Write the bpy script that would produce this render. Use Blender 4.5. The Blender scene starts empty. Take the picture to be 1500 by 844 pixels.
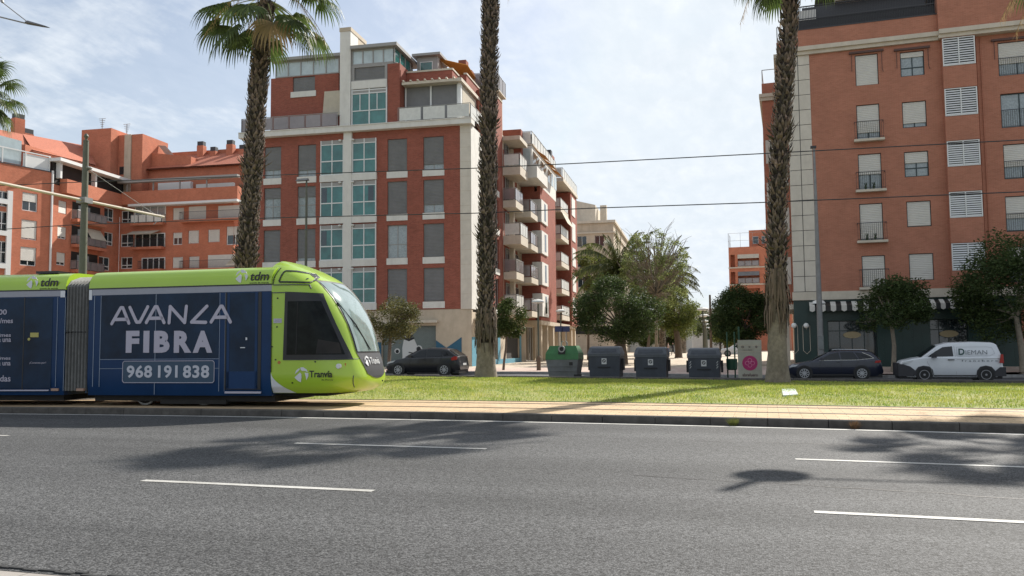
import bpy, math, random
import numpy as np
from mathutils import Vector, Matrix
R_ = random.Random(7)
C = bpy.context.scene.collection
sc = bpy.context.scene

# ------------------------------------------------------------------ camera, sky, sun, exposure
YAW = math.radians(16.6); PIT = math.atan(87/1240); ROLL = .009; EYE = 1.44; FPX = 1240.
_F0 = np.array([-math.sin(YAW), math.cos(YAW), 0]); _R0 = np.array([math.cos(YAW), math.sin(YAW), 0]); _Z = np.array([0, 0, 1.])
_F = _F0*math.cos(PIT) + _Z*math.sin(PIT); _U = -_F0*math.sin(PIT) + _Z*math.cos(PIT)
_RC = _R0*math.cos(ROLL) - _U*math.sin(ROLL); _UC = _R0*math.sin(ROLL) + _U*math.cos(ROLL)
_C = np.array([0, 0, EYE])
cam = bpy.data.cameras.new('camera'); cam_o = bpy.data.objects.new('camera', cam); C.objects.link(cam_o)
cam.sensor_width = 36; cam.lens = FPX/1500*36; cam.clip_end = 3000; cam.clip_start = .1
m = Matrix.Identity(4)
for i in range(3):
    m[i][0] = _RC[i]; m[i][1] = _UC[i]; m[i][2] = -_F[i]; m[i][3] = _C[i]
cam_o.matrix_world = m
sc.camera = cam_o

SUN_AZ = math.radians(22)      # towards +Y, turned to +X
SUN_EL = math.radians(38)
w = bpy.data.worlds.new('World'); sc.world = w; w.use_nodes = True
nt = w.node_tree; nt.nodes.clear()
N = nt.nodes.new; L = nt.links.new
out = N('ShaderNodeOutputWorld'); bg = N('ShaderNodeBackground'); bg.inputs[1].default_value = .095
sky = N('ShaderNodeTexSky'); sky.sky_type = 'NISHITA'; sky.sun_disc = False
sky.sun_elevation = SUN_EL; sky.sun_rotation = SUN_AZ; sky.dust_density = 2.2; sky.air_density = 1.0; sky.ozone_density = 1.5
tc = N('ShaderNodeTexCoord'); sep = N('ShaderNodeSeparateXYZ'); L(tc.outputs['Generated'], sep.inputs[0])
def mth(op, a, b=None, clamp=False):
    n = N('ShaderNodeMath'); n.operation = op; n.use_clamp = clamp
    for i, v in enumerate((a, b)):
        if v is None: continue
        if isinstance(v, (int, float)): n.inputs[i].default_value = v
        else: L(v, n.inputs[i])
    return n.outputs[0]
zz = mth('ADD', mth('MAXIMUM', sep.outputs[2], 0.0), .16)
u = mth('DIVIDE', sep.outputs[0], zz); v = mth('DIVIDE', sep.outputs[1], zz)
cmb = N('ShaderNodeCombineXYZ'); L(u, cmb.inputs[0]); L(v, cmb.inputs[1])
def noise(scale, detail, rough, dist=0, vec=None, loc=(0, 0, 0), sc3=(1, 1, 1)):
    mp = N('ShaderNodeMapping'); L(vec or cmb.outputs[0], mp.inputs[0]); mp.inputs['Location'].default_value = loc; mp.inputs['Scale'].default_value = sc3
    n = N('ShaderNodeTexNoise'); L(mp.outputs[0], n.inputs['Vector']); n.inputs['Scale'].default_value = scale
    n.inputs['Detail'].default_value = detail; n.inputs['Roughness'].default_value = rough; n.inputs['Distortion'].default_value = dist
    return n.outputs['Fac']
big = noise(.55, 4, .55, .4, loc=(3.1, 1.2, 0), sc3=(1, .8, 1))
med = noise(2.6, 7, .62, .5, loc=(1, 5, 0), sc3=(1.0, 1.5, 1))
fin = noise(9, 5, .6, .2, loc=(0, 2, 0), sc3=(1.6, .8, 1))
cl = mth('ADD', mth('ADD', mth('MULTIPLY', big, .85), mth('MULTIPLY', med, .75)), mth('MULTIPLY', fin, .42))
rmp = N('ShaderNodeValToRGB'); L(mth('MULTIPLY', cl, .55), rmp.inputs[0])
rmp.color_ramp.elements[0].position = .46; rmp.color_ramp.elements[0].color = (.30, .30, .30, 1)
rmp.color_ramp.elements[1].position = .66; rmp.color_ramp.elements[1].color = (1, 1, 1, 1)
# thicker veil towards the horizon
veil = mth('SUBTRACT', 1.0, mth('MULTIPLY', mth('MAXIMUM', sep.outputs[2], 0.0), 1.3), True)
fac = mth('MAXIMUM', mth('MULTIPLY', rmp.outputs[0], .95), mth('MULTIPLY', veil, .62), True)
shade = N('ShaderNodeMixRGB'); L(fin, shade.inputs[0]); shade.inputs[1].default_value = (4.9, 5.5, 6.1, 1); shade.inputs[2].default_value = (7.6, 7.9, 8.2, 1)
mix = N('ShaderNodeMixRGB'); L(fac, mix.inputs[0])
clp = N('ShaderNodeMixRGB'); clp.blend_type = 'DARKEN'; clp.inputs[0].default_value = 1; L(sky.outputs[0], clp.inputs[1]); clp.inputs[2].default_value = (6.0, 6.6, 7.2, 1); L(clp.outputs[0], mix.inputs[1]); L(shade.outputs[0], mix.inputs[2])
L(mix.outputs[0], bg.inputs[0]); L(bg.outputs[0], out.inputs[0])
sun = bpy.data.lights.new('sun', 'SUN'); sun.energy = 5.0; sun.angle = math.radians(.55); sun.color = (1, .945, .86)
so = bpy.data.objects.new('sun', sun); C.objects.link(so)
sd = Vector((math.sin(SUN_AZ)*math.cos(SUN_EL), math.cos(SUN_AZ)*math.cos(SUN_EL), math.sin(SUN_EL)))
so.rotation_euler = sd.to_track_quat('Z', 'Y').to_euler(); so.location = (0, 0, 60)
sc.view_settings.view_transform = 'Standard'; sc.view_settings.look = 'None'; sc.view_settings.exposure = .55; sc.view_settings.gamma = 1
sc.render.engine = 'CYCLES'
sc.cycles.max_bounces = 6; sc.cycles.diffuse_bounces = 3; sc.cycles.glossy_bounces = 3; sc.cycles.transmission_bounces = 4; sc.cycles.transparent_max_bounces = 8
sc.cycles.use_denoising = True

# ------------------------------------------------------------------ measuring helpers
def ray(px, py): return _F + (px-750)/FPX*_RC - (py-422)/FPX*_UC
def G(px, py, z=0.):
    d = ray(px, py); return _C + d*((z-EYE)/d[2])
def onY(px, py, Y):
    d = ray(px, py); return _C + d*(Y/d[1])
class Fr:
    """a vertical facade plane: s runs along it, t out of it towards the viewer, z up"""
    def __init__(s, ox, oy, deg):
        a = math.radians(deg); s.deg = deg; s.o = np.array([ox, oy, 0.]); s.d = np.array([math.cos(a), math.sin(a), 0]); s.n = np.array([math.sin(a), -math.cos(a), 0])
    def sz(s, px, py, t=0):
        d = ray(px, py); o = s.o+s.n*t; k = ((o-_C)@s.n)/(d@s.n); p = _C+d*k; return float((p-s.o)@s.d), float(p[2])
    def w(s, a, t, z):
        p = s.o+s.d*a+s.n*t; return (float(p[0]), float(p[1]), float(z))
    def sub(s, a, t, deg):
        p = s.w(a, t, 0); return Fr(p[0], p[1], s.deg+deg)
WORLD = Fr(0, 0, 0)   # s = X, t = -Y

# ------------------------------------------------------------------ materials
def mat(name, col, rough=.7, metal=0., var=0., vs=3., bump=0., bs=40., spec=.5, coat=0., col2=None, dirt=0., island=0., trans=0., emit=None):
    m_ = bpy.data.materials.new(name); m_.use_nodes = True
    t = m_.node_tree; n = t.nodes; l = t.links; b = n['Principled BSDF']
    b.inputs['Roughness'].default_value = rough; b.inputs['Metallic'].default_value = metal; b.inputs['Specular IOR Level'].default_value = spec
    b.inputs['Coat Weight'].default_value = coat
    base = (*col, 1)
    src = None
    tcn = n.new('ShaderNodeTexCoord')
    if var or col2 or dirt:
        nz = n.new('ShaderNodeTexNoise'); nz.inputs['Scale'].default_value = vs; nz.inputs['Detail'].default_value = 6; nz.inputs['Roughness'].default_value = .65
        l.new(tcn.outputs['Object'], nz.inputs['Vector'])
        rp = n.new('ShaderNodeValToRGB'); l.new(nz.outputs['Fac'], rp.inputs[0])
        rp.color_ramp.elements[0].position = .3; rp.color_ramp.elements[1].position = .7
        lo = tuple(max(0, c*(1-var)) for c in col); hi = tuple(min(1, c*(1+var)) for c in col)
        if col2: hi = col2
        rp.color_ramp.elements[0].color = (*lo, 1); rp.color_ramp.elements[1].color = (*hi, 1)
        src = rp.outputs[0]
    if island:
        g = n.new('ShaderNodeNewGeometry'); hs = n.new('ShaderNodeHueSaturation')
        ma = n.new('ShaderNodeMapRange'); l.new(g.outputs['Random Per Island'], ma.inputs[0]); ma.inputs[3].default_value = 1-island; ma.inputs[4].default_value = 1+island
        l.new(ma.outputs[0], hs.inputs['Value'])
        mh = n.new('ShaderNodeMapRange'); l.new(g.outputs['Random Per Island'], mh.inputs[0]); mh.inputs[3].default_value = .5+island*.03; mh.inputs[4].default_value = .5-island*.03
        l.new(mh.outputs[0], hs.inputs['Hue'])
        if src: l.new(src, hs.inputs['Color'])
        else: hs.inputs['Color'].default_value = base
        src = hs.outputs[0]
    if dirt:
        n2 = n.new('ShaderNodeTexNoise'); n2.inputs['Scale'].default_value = 1.3; n2.inputs['Detail'].default_value = 8; n2.inputs['Roughness'].default_value = .7
        mp = n.new('ShaderNodeMapping'); mp.inputs['Scale'].default_value = (1, 1, .35); l.new(tcn.outputs['Object'], mp.inputs[0]); l.new(mp.outputs[0], n2.inputs['Vector'])
        r2 = n.new('ShaderNodeValToRGB'); l.new(n2.outputs['Fac'], r2.inputs[0]); r2.color_ramp.elements[0].position = .48; r2.color_ramp.elements[1].position = .8
        r2.color_ramp.elements[1].color = (dirt, dirt, dirt, 1); r2.color_ramp.elements[0].color = (0, 0, 0, 1)
        mx = n.new('ShaderNodeMixRGB'); l.new(r2.outputs[0], mx.inputs[0])
        if src: l.new(src, mx.inputs[1])
        else: mx.inputs[1].default_value = base
        mx.inputs[2].default_value = (col[0]*.45, col[1]*.42, col[2]*.38, 1)
        src = mx.outputs[0]
    if src: l.new(src, b.inputs['Base Color'])
    else: b.inputs['Base Color'].default_value = base
    if bump:
        nb = n.new('ShaderNodeTexNoise'); nb.inputs['Scale'].default_value = bs; nb.inputs['Detail'].default_value = 4; l.new(tcn.outputs['Object'], nb.inputs['Vector'])
        bp = n.new('ShaderNodeBump'); bp.inputs['Strength'].default_value = bump; bp.inputs['Distance'].default_value = .02
        l.new(nb.outputs['Fac'], bp.inputs['Height']); l.new(bp.outputs[0], b.inputs['Normal'])
    if trans:
        tr = n.new('ShaderNodeBsdfTranslucent'); ms = n.new('ShaderNodeMixShader'); ms.inputs[0].default_value = trans
        if src: l.new(src, tr.inputs[0])
        else: tr.inputs[0].default_value = base
        o = n['Material Output']; l.new(b.outputs[0], ms.inputs[1]); l.new(tr.outputs[0], ms.inputs[2]); l.new(ms.outputs[0], o.inputs[0])
    return m_

def brick(name, c1, c2, mortar, scale=1., bw=.25, bh=.065, var=.25):
    m_ = bpy.data.materials.new(name); m_.use_nodes = True; t = m_.node_tree; n = t.nodes; l = t.links; b = n['Principled BSDF']
    b.inputs['Roughness'].default_value = .85; b.inputs['Specular IOR Level'].default_value = .25
    tcn = n.new('ShaderNodeTexCoord'); s = n.new('ShaderNodeSeparateXYZ'); l.new(tcn.outputs['Object'], s.inputs[0])
    a = n.new('ShaderNodeMath'); a.operation = 'ADD'; l.new(s.outputs[0], a.inputs[0]); l.new(s.outputs[1], a.inputs[1])
    c = n.new('ShaderNodeCombineXYZ'); l.new(a.outputs[0], c.inputs[0]); l.new(s.outputs[2], c.inputs[1])
    br = n.new('ShaderNodeTexBrick'); l.new(c.outputs[0], br.inputs[0]); br.inputs['Color1'].default_value = (*c1, 1); br.inputs['Color2'].default_value = (*c2, 1); br.inputs['Mortar'].default_value = (*mortar, 1)
    br.inputs['Scale'].default_value = scale; br.inputs['Brick Width'].default_value = bw; br.inputs['Row Height'].default_value = bh; br.inputs['Mortar Size'].default_value = .006
    nz = n.new('ShaderNodeTexNoise'); nz.inputs['Scale'].default_value = .9; nz.inputs['Detail'].default_value = 8; nz.inputs['Roughness'].default_value = .7; l.new(tcn.outputs['Object'], nz.inputs['Vector'])
    mr = n.new('ShaderNodeMapRange'); l.new(nz.outputs['Fac'], mr.inputs[0]); mr.inputs[1].default_value = .3; mr.inputs[2].default_value = .7; mr.inputs[3].default_value = 1-var*.6; mr.inputs[4].default_value = 1+var*.5
    hs = n.new('ShaderNodeHueSaturation'); l.new(br.outputs[0], hs.inputs['Color']); l.new(mr.outputs[0], hs.inputs['Value']); l.new(hs.outputs[0], b.inputs['Base Color'])
    bp = n.new('ShaderNodeBump'); bp.inputs['Strength'].default_value = .25; bp.inputs['Distance'].default_value = .01; l.new(br.outputs['Fac'], bp.inputs['Height']); bp.invert = True; l.new(bp.outputs[0], b.inputs['Normal'])
    return m_

M = {}
M['brick_dark'] = brick('brick_dark', (.32, .092, .062), (.24, .068, .045), (.30, .16, .12))
M['orange_brick'] = brick('brick_orange', (.44, .17, .11), (.38, .14, .09), (.4, .2, .14))  # orange brick of the pier and the side bays
M['brick_rb'] = brick('brick_terracotta', (.43, .178, .116), (.37, .15, .096), (.42, .23, .16), var=.2)
M['brick_lb'] = brick('brick_red_orange', (.52, .175, .10), (.44, .145, .082), (.48, .24, .16))
M['white_render'] = mat('white_render', (.66, .645, .60), .8, dirt=.35, var=.05, vs=2)
M['cream'] = mat('cream_stone', (.56, .50, .41), .8, dirt=.35, var=.08, vs=2)
M['stone'] = mat('stone_panel', (.60, .55, .47), .7, dirt=.3, var=.08, vs=1.5)
M['beige_wall'] = mat('beige_wall', (.50, .42, .32), .85, dirt=.4, var=.1, vs=1.2)
M['blind_grey'] = mat('blind_grey', (.165, .165, .165), .5, var=.12, vs=1.5)
M['blind_white'] = mat('blind_white', (.60, .58, .53), .5, var=.06, vs=1.5)
M['frame_white'] = mat('frame_white', (.68, .69, .68), .4)
M['frame_green'] = mat('frame_green', (.012, .03, .032), .35)
M['frame_grey'] = mat('frame_grey', (.30, .29, .275), .45)
M['glass_dark'] = mat('glass_dark', (.02, .03, .035), .05, var=.5, vs=.7, spec=.9)
M['glass_teal'] = mat('glass_teal', (.035, .15, .14), .08, var=.45, vs=.8, spec=.8)
M['glass_curtain'] = mat('glass_curtain', (.28, .32, .33), .12, var=.25, vs=9, spec=.8)
M['glass_sky'] = mat('glass_pale', (.42, .50, .52), .12, var=.15, vs=1.2, spec=.8)
M['rail_glass'] = mat('rail_glass', (.22, .19, .19), .1, var=.2, vs=1, spec=.8)
M['rail_pale'] = mat('rail_pale_panel', (.62, .62, .58), .35, var=.1)
M['metal_dark'] = mat('metal_dark', (.035, .035, .04), .5)
M['metal_grey'] = mat('metal_grey', (.30, .30, .29), .45, metal=.4, var=.1)
M['roof_tile'] = mat('roof_tile', (.40, .13, .075), .85, var=.25, vs=6, bump=.4, bs=12)
M['roof_flat'] = mat('roof_flat', (.30, .20, .15), .9, var=.2)
M['awning_ochre'] = mat('awning_ochre', (.44, .22, .06), .85, var=.1, trans=.35)
M['awning_cream'] = mat('awning_cream', (.62, .56, .45), .85, var=.08, trans=.2)
M['green_panel'] = mat('green_panel', (.010, .034, .030), .35, var=.2, vs=1)
M['black'] = mat('black', (.012, .012, .013), .5)
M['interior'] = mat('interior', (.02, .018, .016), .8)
M['blue_paint'] = mat('blue_paint', (.02, .10, .17), .6, var=.15, vs=2)
M['teal_paint'] = mat('teal_paint', (.09, .28, .38), .6, var=.1)

# ------------------------------------------------------------------ mesh builder
class MB:
    def __init__(s, fr=WORLD): s.fr = fr; s.v = []; s.f = []; s.mi = []; s.cur = 0
    def pt(s, a, t, z): s.v.append(s.fr.w(a, t, z)); return len(s.v)-1
    def face(s, idx): s.f.append(tuple(idx)); s.mi.append(s.cur)
    def poly(s, pts): s.face([s.pt(*p) for p in pts])
    def box(s, a0, a1, t0, t1, z0, z1):
        i = [s.pt(a, t, z) for z in (z0, z1) for t in (t0, t1) for a in (a0, a1)]
        for q in ((0, 2, 3, 1), (4, 5, 7, 6), (0, 1, 5, 4), (2, 6, 7, 3), (0, 4, 6, 2), (1, 3, 7, 5)): s.face([i[k] for k in q])
    def prism(s, pts, t0, t1):
        """polygon (s,z) extruded in t"""
        n = len(pts); a = [s.pt(p[0], t0, p[1]) for p in pts]; b = [s.pt(p[0], t1, p[1]) for p in pts]
        s.face(a[::-1]); s.face(b)
        for i in range(n): j = (i+1) % n; s.face((a[i], a[j], b[j], b[i]))
    def prism_z(s, pts, z0, z1):
        """polygon (s,t) extruded in z"""
        n = len(pts); a = [s.pt(p[0], p[1], z0) for p in pts]; b = [s.pt(p[0], p[1], z1) for p in pts]
        s.face(a[::-1]); s.face(b)
        for i in range(n): j = (i+1) % n; s.face((a[i], a[j], b[j], b[i]))
    def tube(s, path, r, k=8, cap=True):
        """path of (s,t,z) points, r a number or list"""
        P = [Vector(s.fr.w(*p)) for p in path]; n = len(P); rs = r if isinstance(r, (list, tuple)) else [r]*n; rings = []
        up = None
        for i, p in enumerate(P):
            d = (P[min(i+1, n-1)]-P[max(i-1, 0)]); d = d.normalized() if d.length > 1e-9 else Vector((0, 0, 1))
            if up is None: up = Vector((0, 0, 1)) if abs(d.z) < .9 else Vector((1, 0, 0))
            x = d.cross(up).normalized(); y = d.cross(x).normalized(); up = -y if False else up
            base = len(s.v)
            for q in range(k):
                an = 2*math.pi*q/k; s.v.append(tuple(p+x*math.cos(an)*rs[i]+y*math.sin(an)*rs[i]))
            rings.append(base)
        for i in range(n-1):
            for q in range(k):
                q2 = (q+1) % k; s.face((rings[i]+q, rings[i+1]+q, rings[i+1]+q2, rings[i]+q2))
        if cap:
            s.face([rings[0]+q for q in range(k)]); s.face([rings[-1]+q for q in range(k)][::-1])
    def lathe(s, a, t, prof, k=16):
        """profile of (r,z) turned about the vertical through (a,t)"""
        c = s.fr.w(a, t, 0); rings = []
        for r, z in prof:
            b = len(s.v)
            for q in range(k): an = 2*math.pi*q/k; s.v.append((c[0]+r*math.cos(an), c[1]+r*math.sin(an), z))
            rings.append(b)
        for i in range(len(prof)-1):
            for q in range(k): q2 = (q+1) % k; s.face((rings[i]+q, rings[i]+q2, rings[i+1]+q2, rings[i+1]+q))
        s.face([rings[0]+q for q in range(k)][::-1]); s.face([rings[-1]+q for q in range(k)])
    def disc_t(s, a, z, t0, t1, r, k=20, r2=None):
        """cylinder with its axis along t"""
        r2 = r if r2 is None else r2
        A = [s.pt(a+r*math.cos(2*math.pi*q/k), t0, z+r*math.sin(2*math.pi*q/k)) for q in range(k)]
        B = [s.pt(a+r2*math.cos(2*math.pi*q/k), t1, z+r2*math.sin(2*math.pi*q/k)) for q in range(k)]
        s.face(A[::-1]); s.face(B)
        for q in range(k): j = (q+1) % k; s.face((A[q], A[j], B[j], B[q]))
    def ring_t(s, a, z, t0, t1, ri, ro, k=24, a0=0, a1=2*math.pi):
        full = abs(a1-a0-2*math.pi) < 1e-6; n = k if full else k+1
        an = [a0+(a1-a0)*q/k for q in range(n)]
        r = [[s.pt(a+rr*math.cos(x), tt, z+rr*math.sin(x)) for x in an] for rr, tt in ((ri, t0), (ro, t0), (ro, t1), (ri, t1))]
        for q in range(k):
            j = (q+1) % n
            for e in range(4): A, B = r[e], r[(e+1) % 4]; s.face((A[q], B[q], B[j], A[j]))
    def build(s, name, m, parent=None, smooth=False, loc=None):
        if not s.v: return None
        me = bpy.data.meshes.new(name)
        off = parent_loc(parent) if parent else (Vector(loc) if loc is not None else Vector((0, 0, 0)))
        va = np.array(s.v, dtype=np.float64)-np.array(off)
        me.from_pydata(va.tolist(), [], s.f)
        ms = m if isinstance(m, (list, tuple)) else [m]
        for x in ms: me.materials.append(x)
        if len(ms) > 1: me.polygons.foreach_set('material_index', s.mi)
        if smooth:
            me.polygons.foreach_set('use_smooth', [True]*len(me.polygons))
            try: me.set_sharp_from_angle(angle=math.radians(38))
            except Exception: pass
        me.validate(); me.update()
        o = bpy.data.objects.new(name, me); C.objects.link(o)
        if parent: o.parent = parent
        elif loc is not None: o.location = loc
        return o
_pl = {}
def parent_loc(p):
    v_ = Vector((0, 0, 0))
    while p: v_ += p.location; p = p.parent
    return v_
def tag(o, label, cat, group=None, kind=None):
    o['label'] = label; o['category'] = cat
    if group: o['group'] = group
    if kind: o['kind'] = kind
    return o
def thing(name, label, cat, loc, group=None):
    o = bpy.data.objects.new(name, None); C.objects.link(o); o.location = loc; o.empty_display_size = .3
    return tag(o, label, cat, group)
def copy_tree(o, parent=None):
    c = o.copy(); C.objects.link(c); c.parent = parent
    for ch in list(o.children): copy_tree(ch, c)
    return c
def struct(o): o['kind'] = 'structure'; return o
def text_mesh(mb, body, s0, s1, z0, z1, t, bold=0., shear=0., space=1., thick=.004, keep=False):
    cu = bpy.data.curves.new('t', 'FONT'); cu.body = body; cu.size = 1; cu.offset = bold; cu.shear = shear; cu.space_character = space; cu.extrude = .02; cu.resolution_u = 3
    o = bpy.data.objects.new('t', cu); C.objects.link(o); bpy.context.view_layer.update()
    me = bpy.data.meshes.new_from_object(o.evaluated_get(bpy.context.evaluated_depsgraph_get()))
    va = np.array([v_.co[:] for v_ in me.vertices]); mn = va.min(0); mx_ = va.max(0)
    b = len(mb.v)
    for p in va:
        x = s0+(p[0]-mn[0])/(mx_[0]-mn[0])*(s1-s0); z = z0+(p[1]-mn[1])/(mx_[1]-mn[1])*(z1-z0)
        mb.v.append(mb.fr.w(x, t+(thick if p[2] > 0 else 0), z))
    for p in me.polygons: mb.face([b+i for i in p.vertices])
    bpy.data.objects.remove(o); bpy.data.curves.remove(cu); bpy.data.meshes.remove(me)
def stroke(mb, pts, wd, t, th=.004, k=6):
    """flat rounded pen stroke in the (s,z) plane"""
    for (a, b) in zip(pts[:-1], pts[1:]):
        dx, dz = b[0]-a[0], b[1]-a[1]; ln = math.hypot(dx, dz); an = math.atan2(dz, dx); r = wd/2; P = []
        for q in range(k+1): x = an+math.pi/2+math.pi*q/k; P.append((a[0]+r*math.cos(x), a[1]+r*math.sin(x)))
        for q in range(k+1): x = an-math.pi/2+math.pi*q/k; P.append((b[0]+r*math.cos(x), b[1]+r*math.sin(x)))
        mb.prism(P, t, t+th); th += .0003

# ------------------------------------------------------------------ ground, road, track bed, grass, side street, plaza
def bend(x, y):
    d = x+9; q = max(-1, min(1, d/14.)); e = abs(d)-14
    c = -(d*d)/210 if abs(d) <= 14 else -(196/210.) - e*28/210*.8
    return c*max(0, min(1, (y-5)/10.5))
def far_k(x): return 35.5-.21*(max(-24, min(22, x))+3.3)
def far_k2(x): return 44.6+.17*(max(-20, min(20, x))+14)
def ss(x, a, b):
    k = max(0, min(1, (x-a)/(b-a))); return k*k*(3-2*k)
def z_side(x): return -.02-.31*ss(x, -15, 4)
def strip(name, y0, y1, zf, m, x0=-90, x1=60, n=150, rows=1, kind='structure', usebend=True):
    """a ground sheet between two lines that follow the street"""
    mb = MB(); f0 = y0 if callable(y0) else (lambda x: y0+(bend(x, y0) if usebend else 0)); f1 = y1 if callable(y1) else (lambda x: y1+(bend(x, y1) if usebend else 0))
    for i in range(n+1):
        x = x0+(x1-x0)*i/n
        for r in range(rows+1):
            y = f0(x)+(f1(x)-f0(x))*r/rows; mb.v.append((x, y, zf(x, y) if callable(zf) else zf))
    for i in range(n):
        for r in range(rows):
            a = i*(rows+1)+r; mb.face((a, a+rows+1, a+rows+2, a+1))
    o = mb.build(name, m); o['kind'] = kind; return o
def kerb(name, yf, z0, z1, depth, m, x0=-90, x1=60, n=150):
    mb = MB()
    for i in range(n):
        xa = x0+(x1-x0)*i/n+.006; xb = x0+(x1-x0)*(i+1)/n-.006
        ya, yb = yf(xa), yf(xb); c = .02
        za0, zb0 = (z0(xa), z0(xb)) if callable(z0) else (z0, z0); za1, zb1 = (z1(xa), z1(xb)) if callable(z1) else (z1, z1)
        P = [(xa, ya, za0), (xb, yb, zb0), (xb, yb, zb1-c), (xa, ya, za1-c), (xb, yb+c, zb1), (xa, ya+c, za1), (xb, yb+depth, zb1), (xa, ya+depth, za1), (xb, yb+depth, zb0), (xa, ya+depth, za0)]
        b = len(mb.v); mb.v += P
        for q in ((0, 1, 2, 3), (3, 2, 4, 5), (5, 4, 6, 7), (7, 6, 8, 9), (0, 3, 5, 7, 9), (1, 8, 6, 4, 2)): mb.face([b+k for k in q])
    return struct(mb.build(name, m))

def asphalt(name, c, sp, speck=.55, far=False):
    m_ = bpy.data.materials.new(name); m_.use_nodes = True; t = m_.node_tree; n = t.nodes; l = t.links; b = n['Principled BSDF']
    b.inputs['Roughness'].default_value = .78; b.inputs['Specular IOR Level'].default_value = .22
    tcn = n.new('ShaderNodeTexCoord')
    def nz(s, d, r, scl=(1, 1, 1)):
        mp = n.new('ShaderNodeMapping'); mp.inputs['Scale'].default_value = scl; l.new(tcn.outputs['Object'], mp.inputs[0])
        x = n.new('ShaderNodeTexNoise'); x.inputs['Scale'].default_value = s; x.inputs['Detail'].default_value = d; x.inputs['Roughness'].default_value = r; l.new(mp.outputs[0], x.inputs['Vector']); return x.outputs['Fac']
    def mrange(i, a, b_, c_, d):
        x = n.new('ShaderNodeMapRange'); l.new(i, x.inputs[0]); x.inputs[1].default_value = a; x.inputs[2].default_value = b_; x.inputs[3].default_value = c_; x.inputs[4].default_value = d; return x.outputs[0]
    def mul(a, b_):
        x = n.new('ShaderNodeMath'); x.operation = 'MULTIPLY'; l.new(a, x.inputs[0]); l.new(b_, x.inputs[1]); return x.outputs[0]
    vo = n.new('ShaderNodeTexVoronoi'); vo.inputs['Scale'].default_value = sp; l.new(tcn.outputs['Object'], vo.inputs['Vector'])
    sepc = n.new('ShaderNodeSeparateXYZ'); l.new(vo.outputs['Color'], sepc.inputs[0])
    fine = mrange(sepc.outputs[0], 0, 1, 1-speck, 1+speck)
    gap = mrange(vo.outputs['Distance'], .25, .75, 1.12, .62)
    mid = mrange(nz(14, 5, .7), .3, .7, .86, 1.14)
    lanes = mrange(nz(.35, 5, .55, (.18, 1.6, 1)), .35, .65, .76, 1.18)
    patch = mrange(nz(.12, 3, .5), .35, .65, .92, 1.08)
    v_ = mul(mul(mul(mul(fine, gap), mid), lanes), patch)
    hs = n.new('ShaderNodeHueSaturation'); hs.inputs['Color'].default_value = (*c, 1); l.new(v_, hs.inputs['Value']); l.new(hs.outputs[0], b.inputs['Base Color'])
    bp = n.new('ShaderNodeBump'); bp.inputs['Strength'].default_value = .55; bp.inputs['Distance'].default_value = .008; bp.invert = True
    l.new(vo.outputs['Distance'], bp.inputs['Height']); l.new(bp.outputs[0], b.inputs['Normal'])
    return m_
M['asphalt'] = asphalt('asphalt', (.094, .094, .094), 70, .7)
M['asphalt2'] = asphalt('asphalt_side', (.12, .12, .125), 40)
M['kerb'] = mat('kerb_concrete', (.095, .086, .076), .9, var=.35, vs=4, bump=.5, bs=60, dirt=.7)
M['kerb2'] = mat('kerb_pale', (.27, .265, .255), .9, var=.25, vs=4, bump=.3, bs=60, dirt=.5)
M['paint'] = mat('road_paint', (.46, .45, .42), .7, var=.25, vs=45, dirt=.9)
M['ground'] = mat('dusty_ground', (.30, .25, .19), .95, var=.2, vs=.5)

def paver(name, c1, c2, mortar, bw, bh, var=.3):
    m_ = brick(name, c1, c2, mortar, 1, bw, bh, var)
    n = m_.node_tree.nodes; l = m_.node_tree.links
    s = next(x for x in n if x.type == 'SEPXYZ'); c = next(x for x in n if x.type == 'COMBXYZ')
    l.new(s.outputs[0], c.inputs[0]); l.new(s.outputs[1], c.inputs[1])
    br = next(x for x in n if x.type == 'TEX_BRICK'); br.inputs['Mortar Size'].default_value = .008
    nz = next(x for x in n if x.type == 'TEX_NOISE'); nz.inputs['Scale'].default_value = 2.5
    return m_
M['paver'] = paver('ochre_paving', (.56, .41, .25), (.50, .36, .215), (.25, .18, .11), .40, .20)
M['tile_pink'] = paver('pink_paving', (.45, .33, .28), (.52, .42, .35), (.38, .3, .25), .6, .6)
M['tile_cream'] = paver('cream_paving', (.54, .46, .36), (.48, .40, .31), (.4, .34, .27), .5, .5)
M['pavement'] = paver('grey_paving', (.34, .31, .28), (.30, .275, .25), (.2, .18, .16), .3, .3)

g_ = MB(); g_.poly([(-900, 300, -.62), (900, 300, -.62), (900, -1500, -.62), (-900, -1500, -.62)]); struct(g_.build('ground', M['ground']))
strip('near_pavement', -14, 4.55, .0, M['pavement'], n=60)
strip('road', 4.5, 16.12, .002, M['asphalt'], rows=16)
# rough edge of the surfacing at the near gutter
mb = MB(); x = -14.
while x < 10:
    ln = R_.uniform(.05, .14); y = 4.53+R_.uniform(-.03, .03)
    mb.box(x, x+ln, -(y+.03), -(y), .0, .012); x += ln
struct(mb.build('gutter_edge', mat('gutter_crack', (.03, .03, .03), .9)))
def lane_mark(name, y0, x0, x1, wd=.11):
    mb = MB(); n = max(2, int((x1-x0)*2)); prev = None
    for i in range(n+1):
        x = x0+(x1-x0)*i/n; y = y0+bend(x, y0)
        a = len(mb.v); mb.v += [(x, y-wd/2+R_.uniform(-.004, .004), .0068), (x, y+wd/2+R_.uniform(-.004, .004), .0068)]
        if prev is not None: mb.face((prev, a, a+1, prev+1))
        prev = a
    return struct(mb.build(name, M['paint']))
lane_mark('edge_line', 15.92, -90, 60, .16)
for x0, x1 in ((-19.5, -12.5), (-6.95, -3.84), (.32, 3.9), (8.2, 11.5), (-30, -26.5)): lane_mark('lane_marking', 11.62, x0, x1)
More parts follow.
